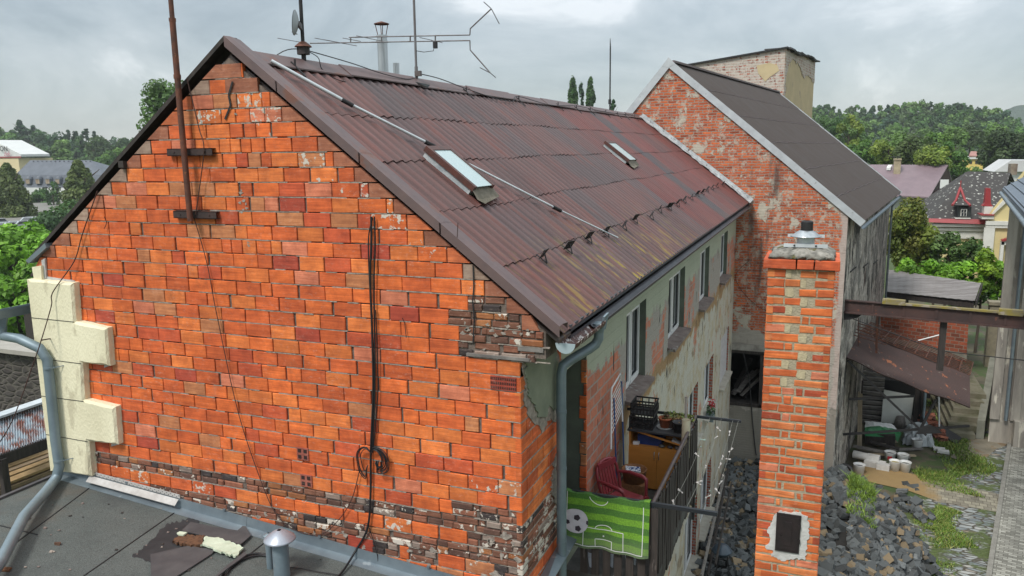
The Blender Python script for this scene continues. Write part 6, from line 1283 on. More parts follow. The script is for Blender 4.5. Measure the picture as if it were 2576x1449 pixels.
# upper rusted lattice
m = MB()
for i in range(11):
    f_ = i / 10; p = c01 * (1 - f_) + c11 * f_; q = p + V(.45, 2.3, -.1); m.beam(p + V(0, 0, .02), q, .03, .03)
for j in range(10):
    f_ = j / 9; p = c01 + V(.45, 2.3, -.1) * f_; q = c11 + V(.45, 2.3, -.1) * f_; m.beam(p, q, .03, .03)
part(m, 'lattice', [M_rust], cn)
m = MB()
for i in range(5): m.beam(V(1.0, 21.3 + i * .3, -6.15 + i * .05), V(2.1, 21.4 + i * .35, -6.45 + i * .04), .03, .03)
m.beam(V(1.75, 21.2, -5.4), V(1.8, 21.2, -6.7), .07, .07); m.beam(V(1.2, 21.3, -5.6), V(1.25, 21.3, -6.6), .03, .03); part(m, 'iron_grid', [M_rust], cn)
# louvred bay under canopy with white sheet
LY = 25.3; bay = thing('lean_to', 'dark louvred lean-to with a white panel under the rusty canopy', 'shed', (2.4, 26, G)); bx0, bx1 = onY(2160, 1060, LY)[0], onY(2318, 1060, LY)[0]; bzt = onY(2220, 960, LY)[2]
m = MB(); m.box(bx0 - .3, bx1, LY + .3, LY + 2.2, G, bzt); part(m, 'body', [M_black], bay)
xw0, xw1 = onY(2222, 1020, LY)[0], onY(2298, 1020, LY)[0]
for i in range(14):
    z = G + .15 + i * .19; m = MB(); m.obox(V((bx0 + xw0) / 2, LY + .1 + .01 * (i % 3), z), V((xw0 - bx0) / 2, 0, U(-.02, .02)), V(0, .02, .02), V(0, -.02, .06)); part(m, 'louvre', [M_greywood], bay)
m = MB(); wq = [onY(2224, 980, LY), onY(2299, 995, LY), onY(2290, 1072, LY - .1), onY(2216, 1062, LY - .1)]
m.grid([[(wq[0] * (1 - u) + wq[1] * u) * (1 - v) + (wq[3] * (1 - u) + wq[2] * u) * v + V(0, .06 * math.sin(v * 6 + u * 3) * v, 0) for u in np.linspace(0, 1, 9)] for v in np.linspace(0, 1, 12)]); part(m, 'white_panel', [mk('white_sheet', (.66, .67, .63), (.56, .57, .53), 2, .6)], bay)
for x_ in (bx0, xw1 + .08, bx1):
    m = MB(); m.beam(V(x_, LY - .1, G), V(x_, LY - .1, bzt), .13, .12, up=(0, 1, 0)); part(m, 'post', [M_darkwood], bay)
m = MB(); a = onY(2326, 1010, LY - .3); m.tube([V(a[0], LY - .3, -8.4), V(a[0], LY - .3, G + .7), V(a[0] + .15, LY - .4, G + .35)], .05, 8); solo(m, 'drain_pipe', [M_pipe], 'grey drainpipe ending above the brick pile in the yard', 'pipe')
for i, x_ in enumerate((2160, 2166)):
    m = MB(); a = onZ(x_ - 1, 1122, G + .05); b = onY(x_ + 1, 985 + 5 * i, a[1] + .3); m.beam(a, b, .07, .03); solo(m, 'batten', [mk('bare_wood', (.34, .28, .19), (.24, .19, .13), 3, .8) if i == 0 else bpy.data.materials['bare_wood']], ['tall bare batten standing at the wall, the left one', 'tall bare batten standing at the wall, the right one'][i], 'batten')
def gp2(x, y, z=0.): return onZ(x, y, G + z)
def crumple(name, q, h, nx, ny_, mats, label, cat, amp, colf=None):
    m = MB(); q = [np.array(p, float) for p in q]; rows = []
    for j in range(ny_):
        v = j / (ny_ - 1); row = []
        for i in range(nx):
            u = i / (nx - 1); p = (q[0] * (1 - u) + q[1] * u) * (1 - v) + (q[3] * (1 - u) + q[2] * u) * v
            e = (4 * u * (1 - u)) ** .4 * (4 * v * (1 - v)) ** .4; row.append(p + V(U(-amp, amp), U(-amp, amp), h * e + U(-amp, amp) * (1 if 0 < u < 1 and 0 < v < 1 else .3)))
        rows.append(row)
    m.grid(rows, sm=False, colf=colf); return solo(m, name, mats, label, cat)
bgm = [M_white, mk('green_print', (.01, .22, .06), None, 9, .4)]
sx_ = crumple('plastic_sack', [gp2(2175, 1058, .55), gp2(2245, 1066, .50), gp2(2266, 1092, .40), gp2(2176, 1084, .50)], .10, 12, 7, bgm, 'white and green plastic sack lying on the crate under the white panel', 'sack', .03)
for p in sx_.data.polygons:
    if p.index >= 44: p.material_index = 1
m = MB(); m.prism([gp2(2176, 1084, .50), gp2(2266, 1092, .40), gp2(2258, 1112, .30), gp2(2250, 1100, .33), gp2(2176, 1096, .38)], (0, -.03, 0)); part(m, 'printed_side', [bgm[1]], sx_)
m = MB(); c = gp2(2176, 1117); d_ = gp2(2250, 1122); m.box(c[0], d_[0], c[1] - .0, c[1] + 1.1, G, G + .42); solo(m, 'crate_stack', [M_darkwood], 'dark wooden crate under the green and white sack', 'crate')
crumple('tarpaulin', [gp2(2275, 1085, .25), gp2(2335, 1082, .2), gp2(2352, 1126, .02), gp2(2268, 1118, .02)], .50, 16, 12, [mk('silver_sheeting', (.42, .45, .46), (.28, .30, .31), 4, .4)], 'crumpled silver-grey tarpaulin heap beside the brick pile', 'tarpaulin', .06)
for i, (x_, y_, s) in enumerate(((2262, 1080, .2), (2281, 1078, .2))):
    m = MB(); c = gp2(x_, y_); m.lathe([(.001, 0), (s, .0), (s * 1.05, .3), (s * .8, .55), (.001, .6)], c, 12); solo(m, 'dark_sack', [M_greywood], ['left dark sack standing before the white panel', 'right dark sack standing before the white panel'][i], 'sack')
bp0 = None
for i in range(130):
    t_ = U(0, 1); lay = U(0, 1); p = gp2(2312 + 62 * t_, 1072 + 34 * t_ + U(-10, 10)); h = (1 - abs(t_ - .3) * 1.1) * .6 * lay
    p = p + V(0, 0, .05 + h)
    if bp0 is None:
        m = MB(); m.obox(V(0, 0, 0), V(.15, 0, 0), V(0, .08, 0), V(0, 0, .04), jit=.006); bp0 = solo(m, 'loose_brick', [m_stone('old_red_brick', (.34, .10, .05), (.20, .085, .055))], 'old red brick in the tumbled pile beside the silver tarpaulin', 'brick', 'bricks in the pile beside the tarpaulin', loc=(0, 0, 0)); o = bp0
    else: o = copy_tree(bp0)
    o.location = tuple(p); o.rotation_euler = (U(-.4, .4), U(-.4, .4), U(-.6, .6))
m = MB(); m.obox(gp2(2384, 1092, .2), V(.35, -.25, -.15), V(.1, .25, .05), V(0, 0, .03)); solo(m, 'dark_slab', [M_dark], 'dark slab leaning on the right end of the brick pile', 'slab')
for i, (a, b, w, h) in enumerate((((2146, 1122), (2290, 1150), .18, .25), ((2148, 1134), (2282, 1158), .14, .12), ((2150, 1142), (2303, 1146), .12, .16), ((2240, 1132), (2320, 1128), .12, .1), ((2190, 1112), (2262, 1130), .2, .2), ((2200, 1118), (2250, 1108), .3, .1))):
    m = MB(); m.beam(gp2(*a, h), gp2(*b, h * .6), w, .05); solo(m, 'timber', [[M_greywood, M_darkwood, bpy.data.materials['bare_wood']][i % 3]], ['long grey timber lying over the pile before the lean-to', 'dark timber lying low before the lean-to', 'bare timber reaching toward the tarpaulin', 'short timber end poking out beside the buckets', 'upper dark timber leaning behind the white blocks', 'bare plank end lying under the sack'][i], 'timber')
m = MB(); m.tube([gp2(2147, 1142, .25), gp2(2182, 1150, .25)], .13, 14); solo(m, 'pipe_section', [mk('white_pipe', (.60, .59, .57), (.5, .49, .46), 8, .7)], 'short white pipe lying at the left end of the timber', 'pipe')
for i, (x_, y_) in enumerate(((2197, 1152), (2190, 1166), (2212, 1168), (2222, 1174))):
    m = MB(); c = gp2(x_, y_, .10 + (.15 if i == 0 else 0)); m.obox(c, V(.19, -.03, 0), V(.03, .12, 0), V(0, 0, .10), jit=.008); solo(m, 'white_block', [bpy.data.materials['white_pipe']], ['white building block lying on top of the others', 'left white building block on the ground', 'middle white building block beside the buckets', 'right white building block touching the buckets'][i], 'block')
for i, (x_, y_, lb) in enumerate(((2238, 1160, 'white bucket with a red mark behind the front pail'), (2270, 1166, 'empty white bucket at the back of the group'), (2250, 1183, 'white bucket holding a yellow sponge, leftmost in front'), (2276, 1186, 'white bucket with murky water, right front'), (2306, 1128, 'small pale bucket on its own in front of the tarpaulin'), (2160, 1192, 'white bucket beside the dark tyre'))):
    k_ = 1.25; m = MB(); c = gp2(x_, y_); m.lathe([(.001, 0), (.115 * k_, 0), (.145 * k_, .26 * k_), (.152 * k_, .27 * k_), (.138 * k_, .27 * k_), (.11 * k_, .06), (.001, .05)], c, 18); bk = thing('bucket', lb, 'bucket', c, 'white buckets in the yard'); part(m, 'pail', [M_white], bk)
    m = MB(); m.lathe([(.001, .26), (.132 * k_, .26)], c, 14); part(m, 'contents', [mk('bucket_fill_%s' % 'abcdef'[i], [(.05, .05, .05), (.35, .35, .33), (.30, .24, .06), (.12, .12, .1), (.3, .3, .28), (.2, .2, .2)][i], None, 9, .5)], bk)
    if i == 0: m = MB(); m.obox(c + V(-.02, -.17, .17), V(.07, 0, 0), V(0, .003, .0), V(0, 0, .06)); part(m, 'red_mark', [mk('red_label', (.4, .02, .03), None, 9, .5)], bk)
m = MB(); c = gp2(2126, 1186, .55); m.tube([c + V(.2 * math.cos(t), .12 * math.sin(t), .16 * math.sin(t)) for t in np.linspace(0, 6.283, 18)], .06, 8); solo(m, 'tyre', [M_dark], 'dark tyre lying at the corner of the old wall', 'tyre')
m = MB(); c = gp2(2485, 1087, .01); m.box(c[0] - .3, c[0] + .3, c[1] - .15, c[1] + .15, G + .01, G + .03)
for i in range(6): m.box(c[0] - .27 + i * .1, c[0] - .22 + i * .1, c[1] - .12, c[1] + .12, G + .028, G + .034)
solo(m, 'drain_grate', [M_dark], 'dark iron drain grate set in the concrete yard', 'grate')
for i, (x_, y_) in enumerate(((2362, 1130), (2372, 1136))):
    m = MB(); c = gp2(x_, y_, .05); m.obox(c, V(.18, 0, 0), V(0, .1, 0), V(0, 0, .05), jit=.02); solo(m, 'white_block', [bpy.data.materials['white_pipe']], ['pale broken block alone in the grass, left', 'pale broken block alone in the grass, right'][i], 'block')
# grey shed roof + brick wall + fence behind
sh = thing('grey_roofed_shed', 'low shed with a weathered grey sheet roof and brick front', 'shed', (4.5, 33, G)); s0, s1, s2, s3 = onZ(2230, 677, -6.35), onZ(2468, 712, -6.35), onZ(2452, 757, -6.85), onZ(2228, 733, -6.85)
m = MB(); 
m.grid([[(s0 * (1 - u) + s1 * u) * (1 - v) + (s3 * (1 - u) + s2 * u) * v + V(0, 0, .008 * math.cos(u * 12 * 6.28)) for u in np.linspace(0, 1, 120)] for v in (0, .5, 1)])
part(m, 'roof', [mk('weathered_sheet', (.24, .225, .22), (.12, .105, .10), 1.5, .8, stretch=(.5, 4, 1))], sh)
m = MB(); m.prism([s3 + V(0, .1, -.05), s2 + V(0, .1, -.05), s2 + V(0, .1, -.35), s3 + V(0, .1, -.30)], (0, .2, 0)); m.prism([s1 + V(.02, 0, 0), s2 + V(.03, 0, 0), s2 + V(.03, 0, -.3), s1 + V(.02, 0, -.3)], (.05, 0, 0)); part(m, 'fascia', [M_darkwood], sh)
m = MB(); w0, w1 = onY(2215, 780, 29.6), onY(2434, 838, 28.4); w2, w3 = onY(2430, 912, 28.4), onY(2215, 860, 29.6)
m.prism([V(w0[0], 29.6, -6.9), V(w1[0], 28.4, -6.9), w2, w3], (.3, 2.2, 0)); part(m, 'brick_wall', [m_brickshader('shed_brick', 'x', .30, .15, (.42, .10, .045), (.30, .08, .04), (.28, .24, .19), (.4, .36, .3), .70, dens=.62)], sh)
m = MB(); m.prism([w3 + V(0, -.04, .30), w2 + V(0, -.04, .32), w2 + V(0, -.04, .08), w3 + V(0, -.04, .06)], (0, .05, 0)); part(m, 'concrete_band', [mk('band_concrete', (.25, .24, .20), (.16, .15, .12), 3, .9)], sh)
m = MB(); m.box(w3[0], w2[0], 29.8, 30, G, w3[2] + .3); part(m, 'dark_gap', [M_black], sh)
fn = thing('picket_fence', 'dark wooden picket fence under the brick shed wall', 'fence', (4.3, 28, G)); f0, f1 = onZ(2225, 900, -9.1), onZ(2410, 945, -9.3); f0 = onY(2225, 860, 28.2); f1 = onY(2410, 905, 27.2)
for i in range(34):
    t_ = i / 33; p = f0 * (1 - t_) + f1 * t_; m = MB(); m.obox(p + V(0, 0, -.75 + U(-.05, .05)), V(.035, -.008, 0), V(0, .012, 0), V(0, 0, .75)); part(m, 'picket', [M_slat], fn)
m = MB(); m.beam(f0 + V(0, .03, -.3), f1 + V(0, .03, -.3), .03, .08); part(m, 'rail', [M_slat], fn)
# stairs and walls on the right
st_ = thing('stone_steps', 'mossy stone steps climbing between low walls at the right', 'steps', (5.2, 28, G)); 
for i in range(6):
    m = MB(); y = 25.0 + i * .42; x = 4.55 + i * .12; m.box(x, x + .95, y, y + 6 - i * .3, G + i * .19 - .05, G + (i + 1) * .19); part(m, 'step', [mk('mossy_step', (.20, .18, .13), (.11, .11, .06), 3, .9) if i == 0 else bpy.data.materials['mossy_step']], st_)
m = MB(); m.tube([onY(2363, 1085, 24.8), onY(2360, 900, 24.8)], .03, 8); solo(m, 'railing_post', [M_white], 'slender white post at the foot of the stone steps', 'post')
gt_ = thing('garden_gate', 'white tubular garden gate behind the hanging post', 'gate', onZ(2340, 920, G))
for i in range(6):
    m = MB(); y_ = 835 + i * 17; m.tube([onY(2290 if i < 4 else 2310, y_ + 4, 30), onY(2370, y_ + 6, 30)], .015, 5); part(m, 'bar', [M_board], gt_)
for x_ in (2335, 2355, 2395, 2415, 2432):
    m = MB(); m.tube([onY(x_, 812, 30), onY(x_, 905, 30)], .015, 5); part(m, 'post', [M_board], gt_)
m = MB(); a, b = onY(2305, 858, 26), onY(2366, 842, 26); m.tube([a, b], .025, 6); solo(m, 'white_bar', [M_white], 'loose white bar leaning from the shed wall to the hanging post', 'bar')
gw_ = thing('garden_wall', 'low concrete retaining wall beside the stone steps', 'wall', (6.4, 29, G)); m = MB(); a = V(5.55, 25.2, 0); b = V(6.9, 31.5, 0)
m.prism([V(a[0], a[1], G), V(a[0] + .25, a[1], G), V(a[0] + .25, a[1], G + .7), V(a[0], a[1], G + .7)], b - a + V(0, 0, .9)); part(m, 'masonry', [mk('grey_green_concrete', (.22, .22, .18), (.13, .13, .10), 2, .9)], gw_)
m = MB(); c = onY(2507, 768, 36); m.box(c[0] - .25, c[0] + .25, 36, 36.5, G, c[2]); m.box(c[0] - .32, c[0] + .32, 35.93, 36.57, c[2], c[2] + .15); solo(m, 'gate_pillar', [mk('pillar_stone', (.26, .23, .16), (.17, .15, .11), 4, .9)], 'short stone gate pillar beneath the bright hedge', 'pillar')
# right-hand building
FYR = 25.0; xr0 = onY(2525, 700, FYR)[0]
rb = thing('plastered_building', 'grey flaking building corner with slate-blue tiled roof at the right border', 'building', (xr0 + 3, FYR + 3, G))
ez = onY(2524, 492, FYR - .3)[2]
m = MB(); m.prism([V(xr0, FYR, G), V(xr0 + 8, FYR - .5, G), V(xr0 + 8, FYR - .5, ez + .1), V(xr0, FYR, ez + .1)], V(math.sin(.3), math.cos(.3), 0) * 8)
for i, xx in enumerate((xr0, xr0 + .62, xr0 + 1.6)): m.box(xx - .03, xx + .26, FYR - .12, FYR, G + .9, ez)
m.box(xr0 + .7, xr0 + 8, FYR - .35, FYR, G, G + .95); part(m, 'wall', [mk('flaking_render', (.36, .33, .28), (.16, .14, .125), 1.2, .9, stretch=(2, 2, .35), bs=.8, spots=(2.2, .58, (.52, .48, .40)))], rb)
A_ = onY(2521, 481, FYR - .35); B_ = onZ(2640, 622, A_[2]); D_ = onY(2660, 405, FYR + 4)
m = MB(); m.prism([A_, B_, B_ + (D_ - A_) * 1.0, D_], (0, 0, .10)); sl_ = (D_ - A_)
for i in range(9): p = A_ + sl_ * (i + .3) / 9 + V(0, 0, .12); m.beam(p, p + (B_ - A_), .05, .03)
part(m, 'roof', [mk('blue_slate_tile', (.10, .13, .17), (.07, .09, .12), 2, .4)], rb)
m = MB(); m.tube([A_ + V(-.04, -.03, -.06), B_ + V(-.04, -.03, -.06)], .06, 8); part(m, 'gutter', [M_zinc], rb)
m = MB(); m.tube([V(xr0 + .45, FYR - .15, ez - .1), V(xr0 + .45, FYR - .15, G + .9)], .06, 8); part(m, 'downpipe', [M_zinc], rb)
# ================================================================== BACKGROUND
def leaf_mesh(name, mats, centre, rx, rz, n, ls, cols, kind='broad', base=None, ry=None, dens=26, seed=0):
    """crown of leaf-clump faces: cluster centres spread over an uneven volume, faces turned outward from each clump"""
    rs = np.random.RandomState(seed); ry = ry or rx; c = np.array(centre, float); K = dens; P_ = []; Rr = []
    while len(P_) < K:
        u = rs.uniform(-1, 1, 3)
        if kind == 'cone':
            h = rs.uniform(0, 1) ** .8; w = (1 - h) ** .75 * (.92 + .16 * rs.rand()); a = rs.uniform(0, 6.28); r = w * rs.uniform(.25, .95) ** .5; p = np.array([r * math.cos(a), r * math.sin(a), -1 + 2 * h]); s = .34 * (1 - h * .6)
        elif kind == 'poplar':
            h = rs.uniform(0, 1); w = math.sin(math.pi * min(1, h * .9 + .12)) ** .6; a = rs.uniform(0, 6.28); p = np.array([w * .75 * math.cos(a), w * .75 * math.sin(a), -1 + 2 * h]); s = .42
        elif kind == 'pine':
            h = rs.uniform(0, 1); a = rs.uniform(0, 6.28); r = (1 - h * .8) * rs.uniform(.2, 1); p = np.array([r * math.cos(a), r * math.sin(a), -.6 + 1.6 * h]); s = .17
        else:
            L = np.linalg.norm(u)
            if L > 1 or L < .45: continue
            p = u * (1 + .10 * rs.randn()); s = .28 + .18 * rs.rand()
            if u[2] < -.75: continue
        P_.append(p); Rr.append(s)
    P_ = np.array(P_); Rr = np.array(Rr); k = rs.randint(0, K, n); d = rs.normal(size=(n, 3)); d /= np.linalg.norm(d, axis=1)[:, None]
    fr = rs.uniform(.55, 1.0, n) ** .5
    asp = np.array([rx, ry, rz]); sz = min(rx, rz) if kind not in ('poplar', 'cone') else rx
    pos = P_[k] * asp + d * (Rr[k] * fr)[:, None] * np.array([rx, ry, max(rx, rz * .45) if kind != 'cone' else rx]) * (1.0 if kind != 'cone' else 1.0)
    if kind == 'pine': pos[:, 2] -= 0; pos = P_[k] * asp + d * (Rr[k] * fr)[:, None] * np.array([rx, ry, rx * .45])
    nrm = d + .45 * rs.normal(size=(n, 3)) + np.array([0, 0, .25]); nrm /= np.linalg.norm(nrm, axis=1)[:, None]
    a = np.cross(nrm, rs.normal(size=(n, 3))); a /= np.linalg.norm(a, axis=1)[:, None]; b = np.cross(nrm, a); s = ls * rs.uniform(.5, 1.3, n)[:, None]
    pos = pos + c; vs = np.stack([pos - a * s, pos + b * s * .6, pos + a * s, pos - b * s * .6], 1).reshape(-1, 3)
    clc = np.array(cols)[rs.randint(0, len(cols), K)] * rs.uniform(.75, 1.25, (K, 1)); col = clc[k] * rs.uniform(.7, 1.3, (n, 1))
    return vs, col
def leaf_obj(name, vs, col, mats, base, parent=None):
    n = len(vs) // 4; me = bpy.data.meshes.new(name); me.vertices.add(len(vs)); me.vertices.foreach_set('co', (vs - np.array(base)).astype(np.float32).ravel())
    me.loops.add(4 * n); me.loops.foreach_set('vertex_index', np.arange(4 * n, dtype=np.int32)); me.polygons.add(n); me.polygons.foreach_set('loop_start', np.arange(0, 4 * n, 4, dtype=np.int32))
    me.update(calc_edges=True); ca = me.color_attributes.new('Col', 'FLOAT_COLOR', 'CORNER'); ca.data.foreach_set('color', np.repeat(np.hstack([col, np.ones((n, 1))]), 4, axis=0).astype(np.float32).ravel())
    me.materials.append(mats); o = bpy.data.objects.new(name, me); COL.objects.link(o)
    if parent: o.parent = parent; WL[o.name] = WL[parent.name]
    else: o.location = tuple(map(float, base)); WL[o.name] = np.array(base, float)
    return o
def m_fol():
    t = NT('foliage'); t.fin(t.attr()[0], .55); t.b.inputs['Specular IOR Level'].default_value = .3
    tr = t.n('ShaderNodeBsdfTranslucent'); t.l(t.mix(1.0, t.attr()[0], (1.2, 1.3, .6), 'MULTIPLY'), tr.inputs[0]); mx = t.n('ShaderNodeMixShader'); mx.inputs[0].default_value = .25
    out = [n for n in t.t.nodes if n.type == 'OUTPUT_MATERIAL'][0]; t.l(t.b.outputs[0], mx.inputs[1]); t.l(tr.outputs[0], mx.inputs[2]); t.l(mx.outputs[0], out.inputs[0]); return t.mat
M_fol = m_fol(); M_bark = mk('bark', (.09, .07, .05), (.05, .04, .03), 4, .95, stretch=(2, 2, .4), bs=.8)
DK = [(.055, .120, .032), (.070, .140, .036), (.048, .100, .032)]; MD = [(.085, .175, .032), (.11, .20, .038), (.068, .15, .032)]; YL = [(.18, .25, .04), (.15, .215, .035), (.20, .26, .045)]; BR = [(.15, .32, .028), (.19, .37, .035), (.12, .26, .025)]; LG = [(.15, .25, .07), (.13, .22, .06)]; BL = [(.042, .095, .048), (.055, .112, .052)]
tid = [0]
def tree(name, label, cat, cx, top, bot, hw, D_, kind='broad', cols=MD, leaf=4.5, n=None, group=None, ground=G, dens=26, trunk=True):
    """crown box in photo pixels (cx, top..bot, half width) at depth y = D_"""
    tid[0] += 1; a, b = onY(cx, top, D_), onY(cx, bot, D_); c = (a + b) / 2; dist = np.linalg.norm(c - CAM); sc = dist / F * .93
    rx = hw * sc; rz = abs(a[2] - b[2]) / 2; base = V(c[0], D_, min(ground, b[2] - .2)); n = n or int(max(300, min(12000, 3.2 * hw * (bot - top) / leaf ** 2 * 4.6)))
    t = thing(name, label, cat, base, group); vs, col = leaf_mesh(name, None, c, rx * .86, rz * .88, n, leaf * sc, cols, kind, seed=tid[0], dens=dens)
    leaf_obj('foliage' if cat == 'bush' else 'crown', vs, col, M_fol, base, t)
    if trunk:
        m = MB(); r = max(.05, rx * .07); m.tube([base - V(0, 0, .3), (base + c) / 2 + V(r, 0, 0), c + V(0, 0, rz * .5)], [r * 1.2, r, r * .4], 7)
        for q in range(5): an_ = q * 1.3 + tid[0]; m.tube([c + V(0, 0, -rz * .5 + q * rz * .2), c + V(rx * .6 * math.cos(an_), rx * .6 * math.sin(an_), rz * (q * .2 - .1))], [r * .6, r * .15], 5)
        part(m, 'trunk', [M_bark], t)
    return t
# --- left side
tree('conical_tree', 'broad conical olive-green tree at the left border in front of the parking place', 'tree', 28, 405, 600, 66, 92, 'cone', [(.095, .130, .036), (.115, .15, .045), (.075, .105, .034)], 4.0, 17000, dens=150)
tree('conical_tree', 'conical olive-green tree standing against the slate-roofed building', 'tree', 205, 398, 590, 72, 96, 'cone', [(.105, .145, .038), (.125, .165, .045), (.08, .115, .034)], 4.0, 17000, dens=150)
tree('tree', 'small dark round tree before the white wall of the slate-roofed building', 'tree', 105, 470, 530, 30, 125, cols=DK, leaf=3.6)
tree('tree', 'dark broad tree below the conical tree beside the rake of the gable', 'tree', 165, 520, 640, 75, 70, cols=DK, leaf=4.5)
tree('tree', 'dark thin tree at the left of the street lamps', 'tree', 132, 455, 530, 22, 118, cols=DK, leaf=3.4, n=500)
BG = 'bright green bushes at the lower left'
tree('walnut_bush', 'bright green bush touching the left border, topmost of its row', 'bush', 20, 570, 720, 95, 34, cols=BR, leaf=7.5, n=5200, group=BG)
tree('walnut_bush', 'bright green bush right beneath the left eave of the house', 'bush', 112, 590, 720, 60, 30, cols=BR, leaf=7.5, n=3200, group=BG)
tree('walnut_bush', 'bright green bush hanging over the dark stone wall', 'bush', 42, 680, 880, 75, 26, cols=BR, leaf=8.5, n=4800, group=BG)
tree('walnut_bush', 'mid green bush beside the left gutter', 'bush', 135, 655, 790, 45, 28, cols=MD, leaf=8, n=1800, group=BG)
tree('tall_tree', 'tall loose-leaved tree rising behind the left rake of the gable', 'tree', 430, 172, 420, 68, 62, cols=[(.085, .155, .045), (.10, .175, .05)], leaf=5.2, n=6500, dens=70)
# distant slate building
BY = 150.0; bq = lambda x, y, o=0: onY(x, y, BY + o)
sb = thing('slate_roofed_building', 'long white building with grey hipped slate roof and round-topped dormers', 'building', bq(150, 505))
M_slate = mk('grey_slate', (.105, .118, .14), (.075, .086, .105), .5, .6); M_wht = mk('white_wall', (.62, .63, .61), (.55, .56, .55), .5, .9)
m = MB(); a, b = bq(20, 505), bq(272, 505); zt2 = bq(100, 472)[2]; m.box(a[0], b[0], BY, BY + 14, G, zt2); part(m, 'wall', [M_wht], sb)
m = MB(); e0, e1 = bq(15, 472), bq(275, 472); f0, f1 = bq(38, 440, 1.5), bq(262, 440, 1.5); g0, g1 = bq(76, 403, 7), bq(228, 403, 7)
m.add([e0, e1, f1, f0], [(0, 1, 2, 3)]); m.add([f0, f1, g1, g0], [(0, 1, 2, 3)]); h0, h1 = V(e1[0], BY + 14, e1[2]), V(f1[0], BY + 12.5, f1[2]); m.add([e1, h0, h1, f1], [(0, 1, 2, 3)]); m.add([f1, h1, g1], [(0, 1, 2)]); h2, h3 = V(e0[0], BY + 14, e0[2]), V(f0[0], BY + 12.5, f0[2]); m.add([h2, e0, f0, h3], [(0, 1, 2, 3)]); m.add([h3, f0, g0], [(0, 1, 2)]); m.add([h1, h3, g0, g1], [(0, 1, 2, 3)]); m.add([h0, h2, h3, h1], [(0, 1, 2, 3)])
rr_ = part(m, 'roof', [M_slate], sb)
m = MB(); m.add([bq(230, 408, 9), bq(268, 436, 3), bq(278, 436, 9), bq(262, 425, 16)], [(0, 1, 2, 3)])
for i in range(14):
    m = MB(); p = bq(84 + i * 11, 405.5, 6.3); m.obox(p, V(.16, 0, 0), V(0, .1, 0), V(0, 0, .1)); part(m, 'snow_hook', [M_dark], rr_)
for i, x_ in enumerate((71, 96, 121, 146)):
    m = MB(); p = bq(x_ - 6, 450, .2), bq(x_ + 8, 463, .2); a, b = p; m.box(a[0], b[0], BY - .1, BY + 3, b[2], a[2]); dm = part(m, 'dormer', [M_slate], sb)
    m = MB(); c = V((a[0] + b[0]) / 2, BY + .6, a[2]); m.lathe([(.95, -.02), (.8, .45), (.4, .8), (.001, .95)], c, 10); part(m, 'dormer_roof', [M_slate], dm)
    m = MB(); m.box(a[0] + .25, b[0] - .25, BY - .14, BY - .1, b[2] + .1, a[2] - .12); part(m, 'window', [mk('warm_window', (.24, .16, .11), (.35, .3, .22), 1.5, .4) if i == 0 else bpy.data.materials['warm_window']], dm)
# cream hall with lettered gable at the border
HY = 168.0; hq = lambda x, y, o=0: onY(x, y, HY + o)
hl = thing('cream_hall', 'cream building with white lettered gable cut off by the left border', 'building', hq(0, 500) * V(1, 1, 0) + V(0, 0, G)); a, b = hq(-80, 480), hq(46, 398)
m = MB(); m.box(a[0], b[0], HY, HY + 12, G, b[2]); part(m, 'wall', [mk('cream_wall', (.66, .56, .34), (.6, .5, .3), .3, .9)], hl)
m = MB(); m.prism([hq(-80, 394), hq(53, 394), hq(52, 388), hq(-20, 352), hq(-80, 352)], (0, 10, 0)); m.box(a[0], hq(54, 398)[0], HY - .2, HY, hq(0, 398)[2], hq(0, 394)[2], m=1); gbl = part(m, 'gable', [M_wht, mk('red_eave', (.30, .07, .06), None, 2, .7)], hl)
def text(s, loc, size, mat, parent, slant=0.0):
    cu = bpy.data.curves.new('lettering', 'FONT'); cu.body = s; cu.size = size; cu.extrude = .02; cu.shear = slant; cu.align_x = 'RIGHT'
    tmp = bpy.data.objects.new('tmp', cu); COL.objects.link(tmp); dg = bpy.context.evaluated_depsgraph_get(); me = bpy.data.meshes.new_from_object(tmp.evaluated_get(dg)); bpy.data.objects.remove(tmp); bpy.data.curves.remove(cu); me.materials.clear(); me.materials.append(mat)
    o = bpy.data.objects.new('lettering', me); COL.objects.link(o); o.parent = parent; o.location = tuple(np.array(loc) - WL[parent.name]); o.rotation_euler = (math.pi / 2, 0, 0); return o
text('ON', hq(20, 380, -.5), 2.3, M_dark, hl); text('žek', hq(25, 392, -.5), 2.0, mk('pink_letters', (.55, .2, .25), None, 2, .8), hl, .35)
# street lamps
for i, (x_, t_, b_, s_) in enumerate(((116 * .5 + 5, 472, 560, 0), (75 * 1.0 + 70, 478, 540, 0))):
    x_ = (119, 147)[i] ; base = onZ(x_, b_, G); base = onY(x_, 500, 118) * V(1, 1, 0) + V(0, 0, G)
    l_ = thing('street_lamp', ['street lamp with a flat head, left of the pair by the white wall', 'street lamp with a forked head, right of the pair by the white wall'][i], 'street lamp', base, 'street lamps by the parking place'); tz_ = onY(x_, 473, 118)[2]
    m = MB(); m.tube([base, V(base[0], base[1], tz_)], .09, 6); part(m, 'post', [M_dark], l_); m = MB(); m.obox(V(base[0] - .3 * (1 - 2 * i), base[1], tz_ + .05), V(.6, 0, 0), V(0, .2, 0), V(0, 0, .12)); part(m, 'lamp_head', [M_dark], l_)
